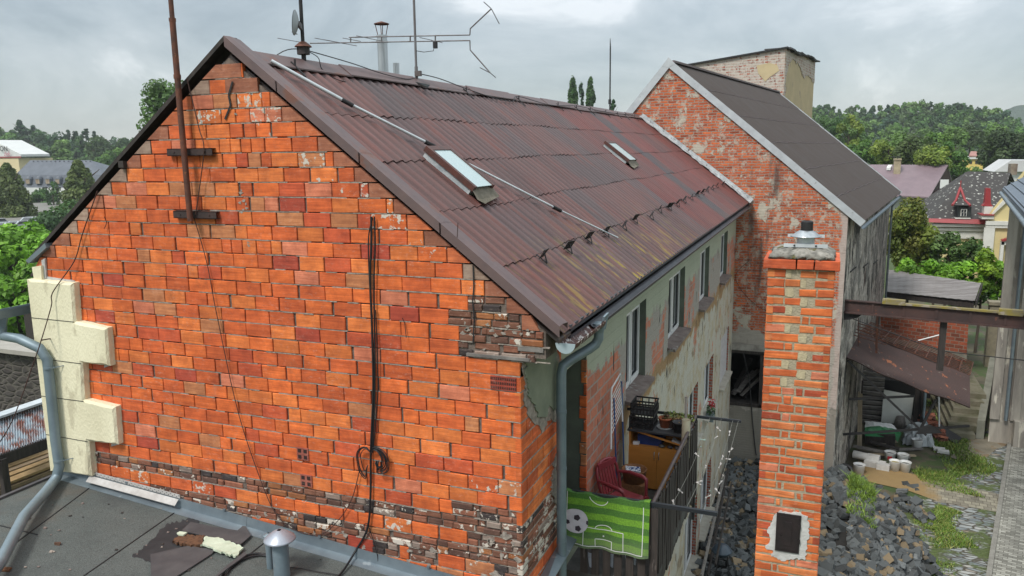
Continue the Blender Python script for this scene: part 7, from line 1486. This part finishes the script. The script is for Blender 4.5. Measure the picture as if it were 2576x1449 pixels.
# cars
def build_car():
    t = thing('parked_car', 'x', 'car', (0, 0, 0), 'cars in the parking place'); m = MB()      # local: length along x 4.2, width y 1.7
    prof = [(-2.1, .35), (-2.1, .75), (-1.95, .88), (-1.2, .95), (-.75, 1.38), (.7, 1.42), (1.5, .98), (2.05, .9), (2.1, .35)]
    for y0, y1, k in ((-.85, .85, 1),): m.prism([V(x, y0, z) for x, z in prof], (0, y1 - y0, 0), col=(1, 1, 1, 1))
    part(m, 'body', [mk('car_paint', (.50, .53, .55), (.46, .5, .52), .4, .25, .3)], t)
    m = MB()
    for y in (-.86, .855): m.prism([V(-1.1, y, .97), V(-.72, y, 1.32), V(.62, y, 1.35), V(1.25, y, .99)], (0, .005, 0))
    m.add([V(-1.24, -.7, .97), V(-1.24, .7, .97), V(-.80, .62, 1.36), V(-.80, -.62, 1.36)], [(0, 1, 2, 3)]); m.add([V(1.52, -.7, .99), V(1.52, .7, .99), V(.76, .62, 1.40), V(.76, -.62, 1.40)], [(0, 3, 2, 1)]); part(m, 'windows', [M_glass], t)
    for x in (-1.3, 1.3):
        for y in (-.87, .70): m = MB(); m.cyl(V(x, y, .32), V(x, y + .17, .32), .32, n=14); part(m, 'wheel', [M_dark], t)
    for y in (-.65, .45): m = MB(); m.box(2.09, 2.12, y, y + .22, .68, .80); part(m, 'headlight', [M_white], t)
    return t
car0 = build_car()
for i, (x_, y_, rz_, lb) in enumerate(((12, 562, 1.3, 'pale blue parked car nearest the left border'), (45, 558, 1.35, 'white parked car with its front facing the camera'), (78, 548, 1.2, 'silver parked car half hidden by the dark tree'), (100, 560, 1.5, 'grey parked car at the right end of the row'), (-10, 552, 1.4, 'silver parked car cut off by the left border'))):
    o = car0 if i == 0 else copy_tree(car0); p = onZ(x_, y_, G); o.location = tuple(p * V(.88, .88, 1) + CAM * V(.12, .12, 0)); o.rotation_euler = (0, 0, -rz_); o['label'] = lb
flat('parking_place', [(-190, 95), (-60, 60), (-70, 110), (-200, 150)], G + .01, [mk('asphalt', (.20, .19, .17), (.15, .145, .13), .4, .9)])
# stone wall, rusty roofed shed with lumber (left)
sw_ = thing('stone_wall', 'dark rubble garden wall with pale coping at the left', 'wall', (-26, 12, G)); m = MB(); m.box(-34, -18.5, 11.6, 12.1, G, -6.62)
t = NT('rubble_masonry'); d = t.vor(2.2, t.map((1, 1, 2.2)), 'Distance', 'DISTANCE_TO_EDGE'); part(m, 'masonry', [t.fin(t.mix(t.mr(d, 0, .12), (.10, .09, .075), t.mix(t.noise(3, 5), (.075, .065, .055), (.035, .03, .03))), .95, 0, t.mr(d, 0, .2), .8, .05)], sw_)
m = MB(); m.box(-34, -18.4, 11.3, 12.6, -6.60, -6.45); part(m, 'coping', [mk('pale_coping', (.36, .34, .30), (.26, .24, .21), 1, .9)], sw_)
ls_ = thing('lumber_shed', 'open shed with a rust-streaked corrugated roof at the lower left', 'shed', (-16, 5, G)); q = [onZ(-60, 1165, -6.2), onZ(138, 1095, -6.2), onZ(132, 1012, -5.9), onZ(-60, 1078, -5.9)]
m = MB(); m.grid([[(q[0] * (1 - u) + q[1] * u) * (1 - v) + (q[3] * (1 - u) + q[2] * u) * v + V(0, 0, .03 * math.cos(u * 30 * 6.283)) for u in np.linspace(0, 1, 240)] for v in (0, .5, 1)])
t = NT('rusting_zinc'); rr2 = t.mr(t.noise(1.4, 7, .7, t.map((3.2, 3.2, 1), loc=(1, 3, 1))), .47, .56); t.fin(t.mix(t.math('MULTIPLY', rr2, .9), t.mix(t.noise(5, 5), (.44, .50, .54), (.33, .38, .42)), t.mix(t.noise(9, 5), (.30, .09, .045), (.16, .06, .035))), .6, .2, t.noise(9, 4), .2, .01)
part(m, 'roof', [t.mat], ls_)
m = MB(); m.beam(q[3] + V(0, .2, .12), q[2] + V(0, .2, .12), .30, .05); part(m, 'ridge_sheet', [mk('pale_ridge', (.5, .54, .56), None, 3, .5)], ls_)
m = MB(); m.beam(q[0] + V(0, .1, -.12), q[1] + V(0, .1, -.12), .05, .22); 
for f_ in (.3, .97): p = q[0] * (1 - f_) + q[1] * f_; m.beam(V(p[0], p[1], G), p - V(0, 0, .1), .14, .14, up=(1, 0, 0))
part(m, 'timber_frame', [M_darkwood], ls_)
m = MB(); m.add([V(q[3][0] - .4, q[3][1], G), V(q[2][0] - .4, q[2][1], G), q[2] - V(.4, 0, .05), q[3] - V(.4, 0, .05)], [(0, 1, 2, 3)]); part(m, 'rear_wall', [M_darkwood], ls_)
M_lum = [mk('fresh_lumber', (.42, .29, .14), (.32, .21, .10), 2, .8, stretch=(1, 4, 4)), mk('aged_lumber', (.30, .22, .13), (.20, .15, .10), 2, .85, stretch=(1, 4, 4))]
uu = (q[1] - q[0]); uu /= np.linalg.norm(uu); vv = np.cross((0, 0, 1.), uu); o0 = V(q[0][0] - .15, q[0][1] - 1.6, -9.4)
for lay in range(20):
    for j in range(4):
        if lay < 8 and j > 0: continue
        L_ = U(3.6, 5.4); st0 = U(-.3, .5); p = o0 + uu * st0 + vv * (.12 + j * .27 + .030 * lay + U(-.05, .05)) + V(0, 0, .118 * lay + U(0, .02)); m = MB(); m.obox(p + uu * L_ / 2, uu * L_ / 2, vv * U(.09, .12) + V(0, 0, U(-.01, .01)), V(0, 0, U(.025, .045))); solo(m, 'lumber_board', [M_lum[rnd.random() < .4]], ('pale sawn board in the stack under the rusty shed roof'), 'board', 'sawn boards stacked under the shed roof')
m = MB(); m.box(o0[0] - 1.6, o0[0] + .02, o0[1] + .3, o0[1] + 4.5, G, -9.5); solo(m, 'lumber_trestle', [M_darkwood], 'dark base under the stack of sawn boards', 'trestle')
m = MB(); a = onY(78, 775, 20); m.box(a[0] - .6, a[0] + .9, 20, 22, G, a[2]); m.prism([V(a[0] - .8, 19.8, a[2] - .1), V(a[0] + 1.0, 19.8, a[2] + .25), V(a[0] + 1.0, 19.8, a[2] + .33), V(a[0] - .8, 19.8, a[2] - .02)], (0, 2.4, 0)); solo(m, 'garden_hut', [M_darkwood], 'small dark wooden hut seen behind the left gutter', 'hut')
# --- right side: trees, hedge, houses
tree('round_tree', 'dense yellow-green round tree beside the old wall', 'tree', 2288, 502, 705, 62, 44, cols=[(.14, .18, .03), (.11, .15, .028), (.17, .18, .035)], leaf=4.8, n=11000, dens=110)
tree('shrub_tree', 'dark green small tree before the villa wall', 'tree', 2385, 575, 690, 42, 43, cols=[(.07, .13, .032), (.09, .15, .04)], leaf=4.8, n=2200)
tree('shrub_tree', 'dark green sprawling tree before the villa corner', 'tree', 2442, 600, 690, 34, 42, cols=[(.06, .12, .03), (.08, .14, .035)], leaf=4.8, n=1600)
for i, (cx_, tp, bt, hw, cl, lb) in enumerate(((2285, 655, 735, 45, BR, 'bright green hedge bush nearest the old wall'), (2350, 650, 735, 48, BR, 'bright green hedge bush below the dark sprawling tree'), (2415, 648, 750, 46, BR, 'bright green hedge bush in the middle of the hedge'), (2470, 628, 760, 42, [(.17, .27, .02), (.12, .22, .02)], 'yellow-green hedge bush, the brightest of all'), (2508, 655, 770, 26, BR, 'bright green hedge bush beside the right-hand building'), (2400, 700, 760, 70, MD, 'mid green lower hedge bush above the shed roof'))):
    tree('hedge_bush', lb, 'bush', cx_, tp, bt, hw, 38 + i * .3, cols=cl, leaf=5.4, n=3000, group='bushes of the bright hedge')
# purple roofed house
PY = 92.0; pq = lambda x, y, o=0: onY(x, y, PY + o)
ph = thing('purple_roofed_house', 'white house with a mauve sheet roof and brown wooden gable', 'house', pq(2300, 530)); M_mauve = mk('mauve_sheet', (.20, .145, .16), (.16, .115, .13), .8, .5)
r0, r1, r2_, r3 = pq(2170, 417, 5), pq(2385, 418, 5), pq(2338, 499, -1), pq(2160, 490, -1)
m = MB(); m.prism([r3, r2_, r1, r0], (0, 0, .15)); m.prism([r0, r1, pq(2396, 466, 9.4), r0 + V(1, 6, -3.6)], (0, 0, .12)); roo = part(m, 'roof', [M_mauve], ph)
a, b = pq(2190, 525, 1), pq(2345, 525, 1); m = MB(); m.box(a[0], b[0], PY + 1, PY + 9, G, pq(2300, 497, 1)[2]); c = pq(2386, 520, 4); m.box(b[0], c[0] + .0, PY + 3, PY + 9, G, pq(2370, 484, 3)[2]); part(m, 'wall', [M_wht], ph)
m = MB(); g0, g1, g2 = r2_ + V(.1, .3, -.15), r1 + V(-.1, 0, -.2), pq(2398, 468, 9); m.add([g0 + V(0, 0, 0), V(g2[0], g2[1], g0[2] + .4), g2, g1, ], [(0, 1, 2, 3)]); gb_ = part(m, 'wooden_gable', [mk('brown_cladding', (.055, .022, .016), (.035, .016, .013), 3, .8)], ph)
m = MB(); p = pq(2368, 455, 1.2); m.box(p[0] - .1, p[0] + .72, PY + 1, PY + 1.3, pq(2368, 474, 1)[2], pq(2368, 452, 1)[2]); part(m, 'window', [M_wht], ph)
m = MB(); m.prism([pq(2335, 484, 1), pq(2372, 490, 1), pq(2384, 478, 5), pq(2350, 474, 5)], (0, 0, .1)); part(m, 'porch_roof', [M_mauve], ph)
m = MB(); p = pq(2344, 525, .9); m.box(p[0], p[0] + .3, PY + .9, PY + 1.0, G, pq(2344, 497, 1)[2]); p = pq(2372, 507, 1.2); m.box(p[0], p[0] + .9, PY + 2.9, PY + 3.0, pq(2372, 510, 1)[2], pq(2372, 500, 1)[2]); part(m, 'dark_window', [M_glass], ph)
m = MB(); p0_, p1_ = pq(2250, 432, 3), pq(2262, 398, 3); m.box(pq(2249, 420, 3)[0], pq(2266, 420, 3)[0], PY + 3, PY + 4, p0_[2] - .6, pq(2258, 403, 3)[2]); m.box(pq(2248, 420, 3)[0], pq(2267, 420, 3)[0], PY + 2.9, PY + 4.1, pq(2258, 403, 3)[2], pq(2258, 399, 3)[2]); chm = part(m, 'chimney', [mk('stained_render', (.42, .35, .23), (.2, .16, .11), 1, .9)], ph)
m = MB(); m.tube([pq(2258, 402, 3.5), pq(2258, 394, 3.5)], .05, 5); m.tube([pq(2238, 395, 3.5), pq(2266, 395, 3.5)], .05, 5); part(m, 'aerial', [M_dark], chm)
m = MB(); m.prism([pq(2230, 428, 3.6), pq(2240, 428, 3.6), pq(2244, 421, 4.1), pq(2234, 421, 4.1)], (0, 0, .3)); part(m, 'roof_window', [M_white], ph)
m = MB(); p = pq(2303, 511, .5); m.cyl(p, p + V(.05, .2, .05), .55, n=16); part(m, 'satellite_dish', [M_dark], ph)
# villa with lichened roof
VY = 58.0; vq = lambda x, y, o=0: onY(x, y, VY + o)
vi = thing('yellow_villa', 'pale yellow villa with lichen-spotted slate roof, red dormer and white cornices', 'villa', vq(2440, 640))
t = NT('lichened_slate'); s_ = t.sep(); lch = t.mr(t.vor(3.4, t.map((1, 1, 1.2), rot=(0, .5, 0))), .20, .34, 1, 0); lch = t.math('MULTIPLY', lch, t.mr(t.noise(.7, 4, .6), .36, .48)); lch = t.math('MULTIPLY', lch, t.mr(t.noise(7, 3), .42, .5)); M_lic = t.fin(t.mix(lch, t.mix(t.noise(4, 6, .7), (.060, .055, .052), (.03, .027, .026)), (.42, .42, .38)), .85, 0, t.noise(6, 5), .4, .03)
q0, q1, q2, q3 = vq(2433, 431, 4), vq(2542, 434, 4), vq(2506, 560, -1.5), vq(2338, 554, -1.5)
m = MB(); m.add([q3, q2, q1, q0], [(0, 1, 2, 3)]); m.add([q0, q1, q1 + V(3, 6, -4), q0 + V(-4, 6, -4)], [(0, 1, 2, 3)]); m.add([q3, q0, q0 + V(-4, 6, -4), q3 + V(-1, 7, 0)], [(0, 1, 2, 3)]); vroof = part(m, 'roof', [M_lic], vi)
M_rr = mk('red_sheet', (.30, .03, .035), (.24, .03, .03), 2, .45); M_yel = mk('pale_yellow_render', (.60, .50, .25), (.54, .45, .23), .6, .9); M_cor = mk('white_cornice', (.62, .61, .56), (.52, .51, .47), 1.5, .8)
m = MB(); m.prism([vq(2335, 559, -1.7), vq(2500, 565, -1.7), vq(2500, 553, -1.55), vq(2338, 550, -1.55)], (0, .5, 0)); part(m, 'red_gutter', [M_rr], vi)
a = vq(2345, 600, -1); m = MB(); m.box(a[0], vq(2498, 600, -1)[0], VY - 1, VY + 8, G, vq(2400, 560, -1)[2]); m.add([vq(2482, 760, -2.4), vq(2600, 760, -2.4), vq(2600, 400, -2.4), vq(2495, 528, -2.4), vq(2484, 545, -2.4)], [(0, 1, 2, 3, 4)]); part(m, 'wall', [M_yel], vi)
m = MB(); 
for y0_, y1_, o in ((563, 570, -1.5), (573, 580, -1.3), (580, 600, -1.15)): m.box(a[0] - .1, vq(2500, 600, -1)[0], VY + o, VY - 1, vq(2400, y1_, -1.3)[2], vq(2400, y0_, -1.3)[2])
for y0_, y1_ in ((556, 566), (566, 573)): p, r_ = vq(2484, y1_, -2.6), vq(2600, y0_, -2.6); m.box(p[0] - .1, r_[0], VY - 2.65 + (.05 if y0_ > 560 else 0), VY - 2.4, p[2], vq(2484, y0_, -2.6)[2])
p = vq(2484, 600, -2.5); m.box(p[0] - .25, p[0] + .38, VY - 2.6, VY - 2.4, G, vq(2484, 573, -2.5)[2])
m.prism([vq(2490, 548, -2.6), vq(2497, 536, -2.6), vq(2545, 480, -2.6), vq(2600, 440, -2.6), vq(2600, 458, -2.6), vq(2545, 497, -2.6)], (0, .2, 0)); part(m, 'cornice', [M_cor], vi)
m = MB(); m.prism([vq(2471, 518, -2.2), vq(2498, 520, -2.2), vq(2493, 512, -2.2), vq(2492, 474, -2.2), vq(2481, 473, -2.2), vq(2477, 512, -2.2)], (0, .6, 0)); part(m, 'red_pinnacle', [M_rr], vi)
m = MB(); m.box(vq(2474, 530, -2)[0], vq(2496, 530, -2)[0], VY - 2.3, VY - 1.4, vq(2480, 537, -2)[2], vq(2480, 519, -2)[2]); m.box(vq(2467, 530, -2)[0], vq(2497, 530, -2)[0], VY - 2.7, VY - 1.4, vq(2480, 549, -2)[2], vq(2480, 540, -2)[2]); m.box(vq(2467, 530, -2)[0] - .1, vq(2497, 530, -2)[0], VY - 2.8, VY - 1.4, vq(2480, 540, -2)[2], vq(2480, 537, -2)[2], m=1); part(m, 'pedestal', [M_cor, M_rr], vi)
m = MB(); m.box(vq(2402, 530, .5)[0], vq(2432, 530, .5)[0], VY - 1.4, VY + 2.5, vq(2415, 543, 0)[2], vq(2415, 516, 0)[2]); dm = part(m, 'dormer', [mk('dark_green_wood', (.025, .032, .03), None, 3, .7)], vi)
m = MB(); ap_ = vq(2416, 472, -.4); E4 = [vq(2396, 516, -1.7), vq(2441, 517, -1.7), vq(2438, 508, 2.5), vq(2400, 507, 2.5)]; md_ = [e * .5 + ap_ * .5 + V(0, 0, -.28) for e in E4]
for i in range(4): m.add([E4[i], E4[(i + 1) % 4], md_[(i + 1) % 4], md_[i]], [(0, 1, 2, 3)]); m.add([md_[i], md_[(i + 1) % 4], ap_], [(0, 1, 2)])
for e, md in zip(E4, md_): m.tube([e, md, ap_], .09, 5, m=1)
m.tube([ap_, ap_ + V(0, 0, .5)], .04, 5, m=1); part(m, 'dormer_roof', [M_lic, M_rr], dm)
m = MB(); m.box(vq(2409, 530, 0)[0], vq(2424, 530, 0)[0], VY - 1.46, VY - 1.40, vq(2415, 540, 0)[2], vq(2415, 522, 0)[2]); m.box(vq(2396, 530, 0)[0], vq(2434, 530, 0)[0], VY - 1.60, VY - 1.40, vq(2415, 546, 0)[2], vq(2415, 543.5, 0)[2]); part(m, 'dormer_window', [M_cor], dm)
m = MB(); 
for i in range(2):
    for j in range(2): p, r_ = vq(2410.5 + i * 6.6, 539 - j * 8.5, -.05), vq(2416 + i * 6.6, 532 - j * 8.5, -.05); m.box(p[0], r_[0], VY - 1.50, VY - 1.47, p[2], r_[2])
part(m, 'dormer_pane', [M_glass], dm)
m = MB(); m.prism([vq(2519, 604, -2.9), vq(2570, 588, -2.9), vq(2570, 594, -2.9), vq(2523, 608, -2.9)], (0, .4, 0), m=1); m.box(vq(2519, 600, -2.7)[0], vq(2523, 600, -2.7)[0] + .1, VY - 2.75, VY - 2.4, G, vq(2520, 608, -2.7)[2]); m.box(vq(2520, 600, -2.7)[0], vq(2600, 600, -2.7)[0], VY - 2.75, VY - 2.4, vq(2530, 616, -2.7)[2], vq(2530, 608, -2.7)[2]); vw = part(m, 'window_surround', [M_cor, M_rr], vi)
m = MB(); m.box(vq(2531, 640, -2.6)[0], vq(2560, 640, -2.6)[0], VY - 2.5, VY - 2.42, vq(2540, 655, -2.6)[2], vq(2540, 620, -2.6)[2]); part(m, 'window_pane', [M_glass], vw)
m = MB(); m.box(vq(2543, 420, 5)[0], vq(2560, 420, 5)[0], VY + 5, VY + 6, vq(2550, 440, 5)[2], vq(2550, 412, 5)[2]); part(m, 'chimney', [mk('sooty_brick', (.12, .08, .06), (.3, .26, .2), 1, .9)], vi)
for i in range(2):
    m = MB(); 
    for k in range(4): m.tube([vq(2385 - 2 * i, 505 + k * 3 + 8 * i, -.8), vq(2410, 507 + k * 3, -.8)], .025, 4)
# yellow house, red roofs, white roof further off
yh = thing('yellow_house', 'small yellow house with pale red roof among the trees', 'house', onY(2450, 430, 175)); yq = lambda x, y, o=0: onY(x, y, 175 + o)
m = MB(); a, b = yq(2427, 440), yq(2475, 400); m.box(a[0], b[0], 175, 183, G, b[2]); part(m, 'wall', [mk('yellow_wall', (.66, .50, .15), (.6, .45, .14), .4, .9)], yh)
m = MB(); m.box(yq(2437, 400)[0], yq(2482, 400)[0], 174.6, 183, yq(2450, 400)[2], yq(2450, 394)[2]); part(m, 'eave', [M_wht], yh)
m = MB(); m.prism([yq(2437, 394, -.5), yq(2484, 394, -.5), yq(2478, 383, 4), yq(2442, 383, 4)], (0, 0, .2)); part(m, 'roof', [mk('faded_red_tile', (.36, .19, .16), (.28, .14, .12), .5, .9)], yh)
for i, x_ in enumerate((2438, 2453, 2462)): m = MB(); m.box(yq(x_, 410)[0], yq(x_ + 7, 410)[0], 174.9, 175, yq(x_, 412)[2], yq(x_, 404)[2]); part(m, 'window', [M_glass], yh)
for i, (x0_, x1_, y0_, y1_, D_, lb) in enumerate(((2196, 2220, 380, 371, 200, 'pale red roof peeping between the trees left of centre'), (2488, 2520, 382, 374, 230, 'red roof half hidden by the dark tree at the right'))):
    h_ = thing('distant_house', lb, 'house', onY(x0_, y0_, D_)); a, b = onY(x0_, y0_, D_), onY(x1_, y1_, D_); m = MB(); m.box(a[0], b[0], D_, D_ + 6, G, a[2]); part(m, 'wall', [M_wht], h_); m = MB(); m.prism([a + V(-.4, -.4, 0), V(b[0] + .4, D_ - .4, a[2]), V(b[0], D_ + 3, b[2]), V(a[0], D_ + 3, b[2])], (0, 0, .2)); part(m, 'roof', [bpy.data.materials['faded_red_tile']], h_)
wr = thing('white_roofed_building', 'building with a broad pale sheet roof behind the villa chimney', 'building', onY(2550, 440, 80)); a, b, c = onY(2500, 432, 80), onY(2544, 403, 80), onY(2640, 404, 80); m = MB(); m.prism([a, V(c[0], 80, a[2]), c, b], (0, 6, 0)); part(m, 'roof', [mk('pale_sheet_roof', (.52, .52, .52), (.45, .45, .45), .5, .7)], wr); m = MB(); m.box(a[0] + .5, c[0], 80.5, 86, G, a[2]); part(m, 'wall', [M_wht], wr)
# mid trees
MT = [(2135, 288, 400, 34, 150, LG + YL, 'pale yellow-green tree beside the tower'), (2180, 352, 420, 40, 120, MD, 'mid green tree behind the ridge of the mauve roof, left'), (2245, 335, 415, 46, 128, LG, 'pale round willow-like tree behind the walnut trees'), (2235, 350, 425, 44, 112, YL, 'olive tree above the chimney of the mauve roof'), (2300, 345, 425, 50, 110, [(.075, .11, .03), (.06, .095, .028)], 'wide olive walnut tree above the mauve roof'), (2355, 338, 420, 46, 118, MD, 'tall mid green walnut tree behind the brown gable'), (2390, 355, 440, 32, 104, MD, 'green tree between the mauve roof and the yellow house'), (2345, 372, 440, 40, 98, YL, 'olive tree right above the mauve ridge'), (2408, 412, 470, 26, 112, DK + MD, 'dark green tree beside the lichened roof'), (2452, 424, 445, 20, 140, LG, 'small pale bush before the yellow house'), (2530, 330, 440, 58, 135, [(.045, .075, .028), (.055, .085, .03)], 'large dark tree at the right border'), (2512, 345, 430, 28, 150, MD, 'green tree right of the yellow house'), (2405, 315, 375, 26, 190, LG, 'pale tree on the lower hill slope'), (2440, 318, 375, 30, 195, [(.08, .12, .05)], 'grey-green tree on the lower hill slope'), (2500, 318, 380, 34, 200, LG, 'light green tree below the hill at the right'), (2160, 330, 385, 30, 165, DK, 'dark tree right of the pale tree by the tower'), (2080, 290, 360, 36, 170, DK, 'dark tree right beside the tower wall')]
for (cx_, tp, bt, hw, D_, cl, lb) in MT: tree('broadleaf_tree', lb, 'tree', cx_, tp, bt, hw, D_, cols=cl, leaf=3.6, group='trees below the hill')
tree('poplar', 'taller slender poplar, left of the pair behind the brown roof', 'tree', 1441, 192, 330, 15, 150, 'poplar', DK, 3.2, 5200, 'poplars behind the roof', dens=90)
tree('poplar', 'slender poplar, right of the pair behind the brown roof', 'tree', 1486, 192, 330, 14, 152, 'poplar', DK, 3.2, 4800, 'poplars behind the roof', dens=80)
tree('poplar', 'narrow poplar squeezed between the two taller poplars', 'tree', 1462, 205, 330, 9, 155, 'poplar', BL, 3.4, 1000, dens=22)
tree('spruce', 'dark spruce top at the foot of the thin mast', 'tree', 1543, 246, 340, 20, 70, 'cone', BL, 3.6, 900, dens=34)
ms_ = thing('thin_mast', 'thin dark mast standing behind the brown roof near the spruce', 'mast', onY(1534, 300, 60) * V(1, 1, 0) + V(0, 0, G)); m = MB(); a, b = onY(1534, 300, 60), onY(1535, 96, 60); m.tube([V(a[0], 60, G), V(a[0], 60, onY(1535, 120, 60)[2]), b], [.075, .06, .02], 6); part(m, 'shaft', [M_dark], ms_); m = MB(); m.tube([onY(1534, 262, 60), onY(1534, 250, 60)], .13, 6); part(m, 'sleeve', [M_dark], ms_)
# left forest trees
LT = [(0, 330, 400, 50, 240, MD), (50, 312, 400, 26, 250, DK), (95, 335, 400, 40, 245, DK), (150, 332, 400, 38, 235, BL), (205, 340, 410, 30, 240, DK), (255, 338, 420, 34, 225, MD), (300, 345, 430, 44, 215, [(.055, .10, .035)]), (155, 352, 415, 30, 200, LG), (240, 352, 410, 36, 205, [(.07, .115, .04)]), (300, 362, 440, 40, 190, MD), (110, 365, 410, 28, 210, DK), (340, 350, 440, 30, 205, MD), (20, 350, 400, 34, 205, DK), (270, 385, 440, 30, 175, MD), (225, 392, 440, 24, 180, DK)]
for i, (cx_, tp, bt, hw, D_, cl) in enumerate(LT):
    tree('forest_tree', ['mid green tree at the left border of the forest', 'dark tree beneath the tall bare-topped conifer', 'dark tree right of the conifer', 'blue-green tree in the middle of the left forest', 'dark tree below the row of pines', 'mid green tree right of the pines', 'pale green broad crown at the rake of the gable', 'pale willow-green crown before the dark forest', 'soft green round crown left of the rake', 'mid green crown low against the rake', 'dark crown above the slate ridge', 'mid green crown farthest right in the left forest', 'dark crown behind the lettered gable', 'mid green crown right of the slate roof', 'dark crown just above the slate hip'][i], 'tree', cx_, tp, bt + 25, hw, D_, cols=cl, leaf=3.6, group='trees of the left forest')
tree('conifer', 'tall dark conifer with open branches above the left forest', 'tree', 52, 299, 375, 26, 250, 'pine', BL, 3.6, 700, dens=46)
for i, (cx_, tp, hw) in enumerate(((85, 314, 14), (172, 326, 12), (190, 328, 12), (215, 323, 18), (238, 328, 10))):
    tree('pine', ['thin pine right of the tall conifer', 'leftmost of the four ragged pines on the skyline', 'second from left of the ragged pines on the skyline', 'densest, roundest pine of the skyline row', 'rightmost small pine of the skyline row'][i], 'tree', cx_, tp, tp + 34, hw, 255, 'pine', BL, 3.4, 420, dens=20, group='pines on the left skyline')
# wooded hills
def sil(px, pts): return float(np.interp(px, [p[0] for p in pts], [p[1] for p in pts]))
SR = [(1980, 268), (2050, 268), (2080, 262), (2110, 274), (2140, 268), (2200, 266), (2250, 262), (2300, 254), (2350, 262), (2400, 257), (2450, 266), (2500, 266), (2530, 280), (2570, 310), (2620, 330)]
LS_ = [(-60, 335), (0, 335), (60, 322), (120, 340), (200, 340), (240, 345), (300, 342), (360, 345), (420, 340), (520, 345)]
def forest(name, label, x0, x1, S, rows, cols, n_leaf, ls, seed):
    VS, CS = [], []; r_ = np.random.RandomState(seed)
    for (D_, dy, step, hw) in rows:
        x = x0
        while x < x1:
            tp = sil(x, S) + dy + r_.uniform(-3, 5); a = onY(x, tp, D_); sc = np.linalg.norm(a - CAM) / F; rx = hw * sc * r_.uniform(.8, 1.25); rz = rx * r_.uniform(.9, 1.5)
            vs, col = leaf_mesh('x', None, a - V(0, 0, rz), rx, rz, n_leaf, ls * sc, [cols[r_.randint(len(cols))]], 'broad' if r_.rand() < .8 else 'cone', seed=r_.randint(99999), dens=12); VS.append(vs); CS.append(col); x += step * r_.uniform(.7, 1.3)
    vs = np.concatenate(VS); col = np.concatenate(CS); b = vs.mean(0); b[2] = vs[:, 2].min(); o = leaf_obj(name, vs, col, M_fol, b); meta(o, label, 'forest', None, 'stuff'); return o
forest('forest', 'dense mixed forest covering the hill at the right', 1985, 2640, SR, [(420, 0, 17, 14), (395, 16, 19, 16), (370, 32, 20, 17), (345, 48, 22, 18), (320, 64, 23, 18), (290, 82, 26, 20), (250, 100, 30, 22), (215, 115, 34, 24)], DK + BL + DK + MD + LG + [(.085, .13, .05)], 460, 3.7, 3)
forest('forest', 'dense forest belt behind the slate-roofed building', -70, 560, LS_, [(300, 4, 24, 20), (275, 20, 26, 22), (250, 36, 28, 24), (225, 54, 30, 24)], DK + BL + MD, 460, 3.7, 4)
m = MB(); XS = np.linspace(1960, 2680, 30)
m.grid([[onY(x, sil(x, SR) + dy, D_) if dy < 900 else V(onY(x, 300, D_)[0], D_, G - .5) for x in XS] for D_, dy in ((600, 40), (430, 26), (395, 42), (345, 75), (290, 108), (250, 128), (200, 999))]); me = m.mesh('hill', [mk('hill_ground', (.035, .055, .02), None, .05, .95)], (0, 0, 0)); o = bpy.data.objects.new('hill', me); COL.objects.link(o); o['kind'] = 'structure'
m = MB(); XS = np.linspace(-100, 600, 20); m.grid([[onY(x, sil(x, LS_) + dy, D_) if dy < 900 else V(onY(x, 300, D_)[0], D_, G - .5) for x in XS] for D_, dy in ((420, 40), (305, 28), (250, 60), (225, 80), (190, 999))]); me = m.mesh('hill', [bpy.data.materials['hill_ground']], (0, 0, 0)); o = bpy.data.objects.new('hill', me); COL.objects.link(o); o['kind'] = 'structure'
m = MB(); FR = [(2400, 330), (2500, 290), (2555, 266), (2620, 262), (2720, 268), (2800, 290)]; XS = np.linspace(2400, 2800, 60); m.grid([[V(onY(x, 300, 1300)[0], 1300, G)for x in XS], [onY(x, sil(x, FR) + U(-1.0, 1.0), 1350) for x in XS], [V(onY(x, 300, 1500)[0], 1500, G) for x in XS]]); me = m.mesh('hill', [mk('far_hill_woods', (.035, .060, .035), (.05, .08, .045), .06, .95, bs=1, bd=4)], (0, 0, 0)); o = bpy.data.objects.new('hill', me); COL.objects.link(o); o['kind'] = 'structure'
# ================================================================== AIR
m = MB(); m.box(-700, 1200, -60, 1700, G - 1, 60); t = NT('haze_air'); pv = t.n('ShaderNodeVolumePrincipled'); pv.inputs['Color'].default_value = (.90, .95, 1.0, 1); pv.inputs['Density'].default_value = .00028; pv.inputs['Anisotropy'].default_value = .2
out = [n for n in t.t.nodes if n.type == 'OUTPUT_MATERIAL'][0]; t.t.nodes.remove(t.b); t.l(pv.outputs[0], out.inputs['Volume'])
me = m.mesh('haze', [t.mat], (0, 0, 0)); o = bpy.data.objects.new('haze', me); COL.objects.link(o); o['kind'] = 'stuff'; o['label'] = 'thin pale blue haze in the air over the town'
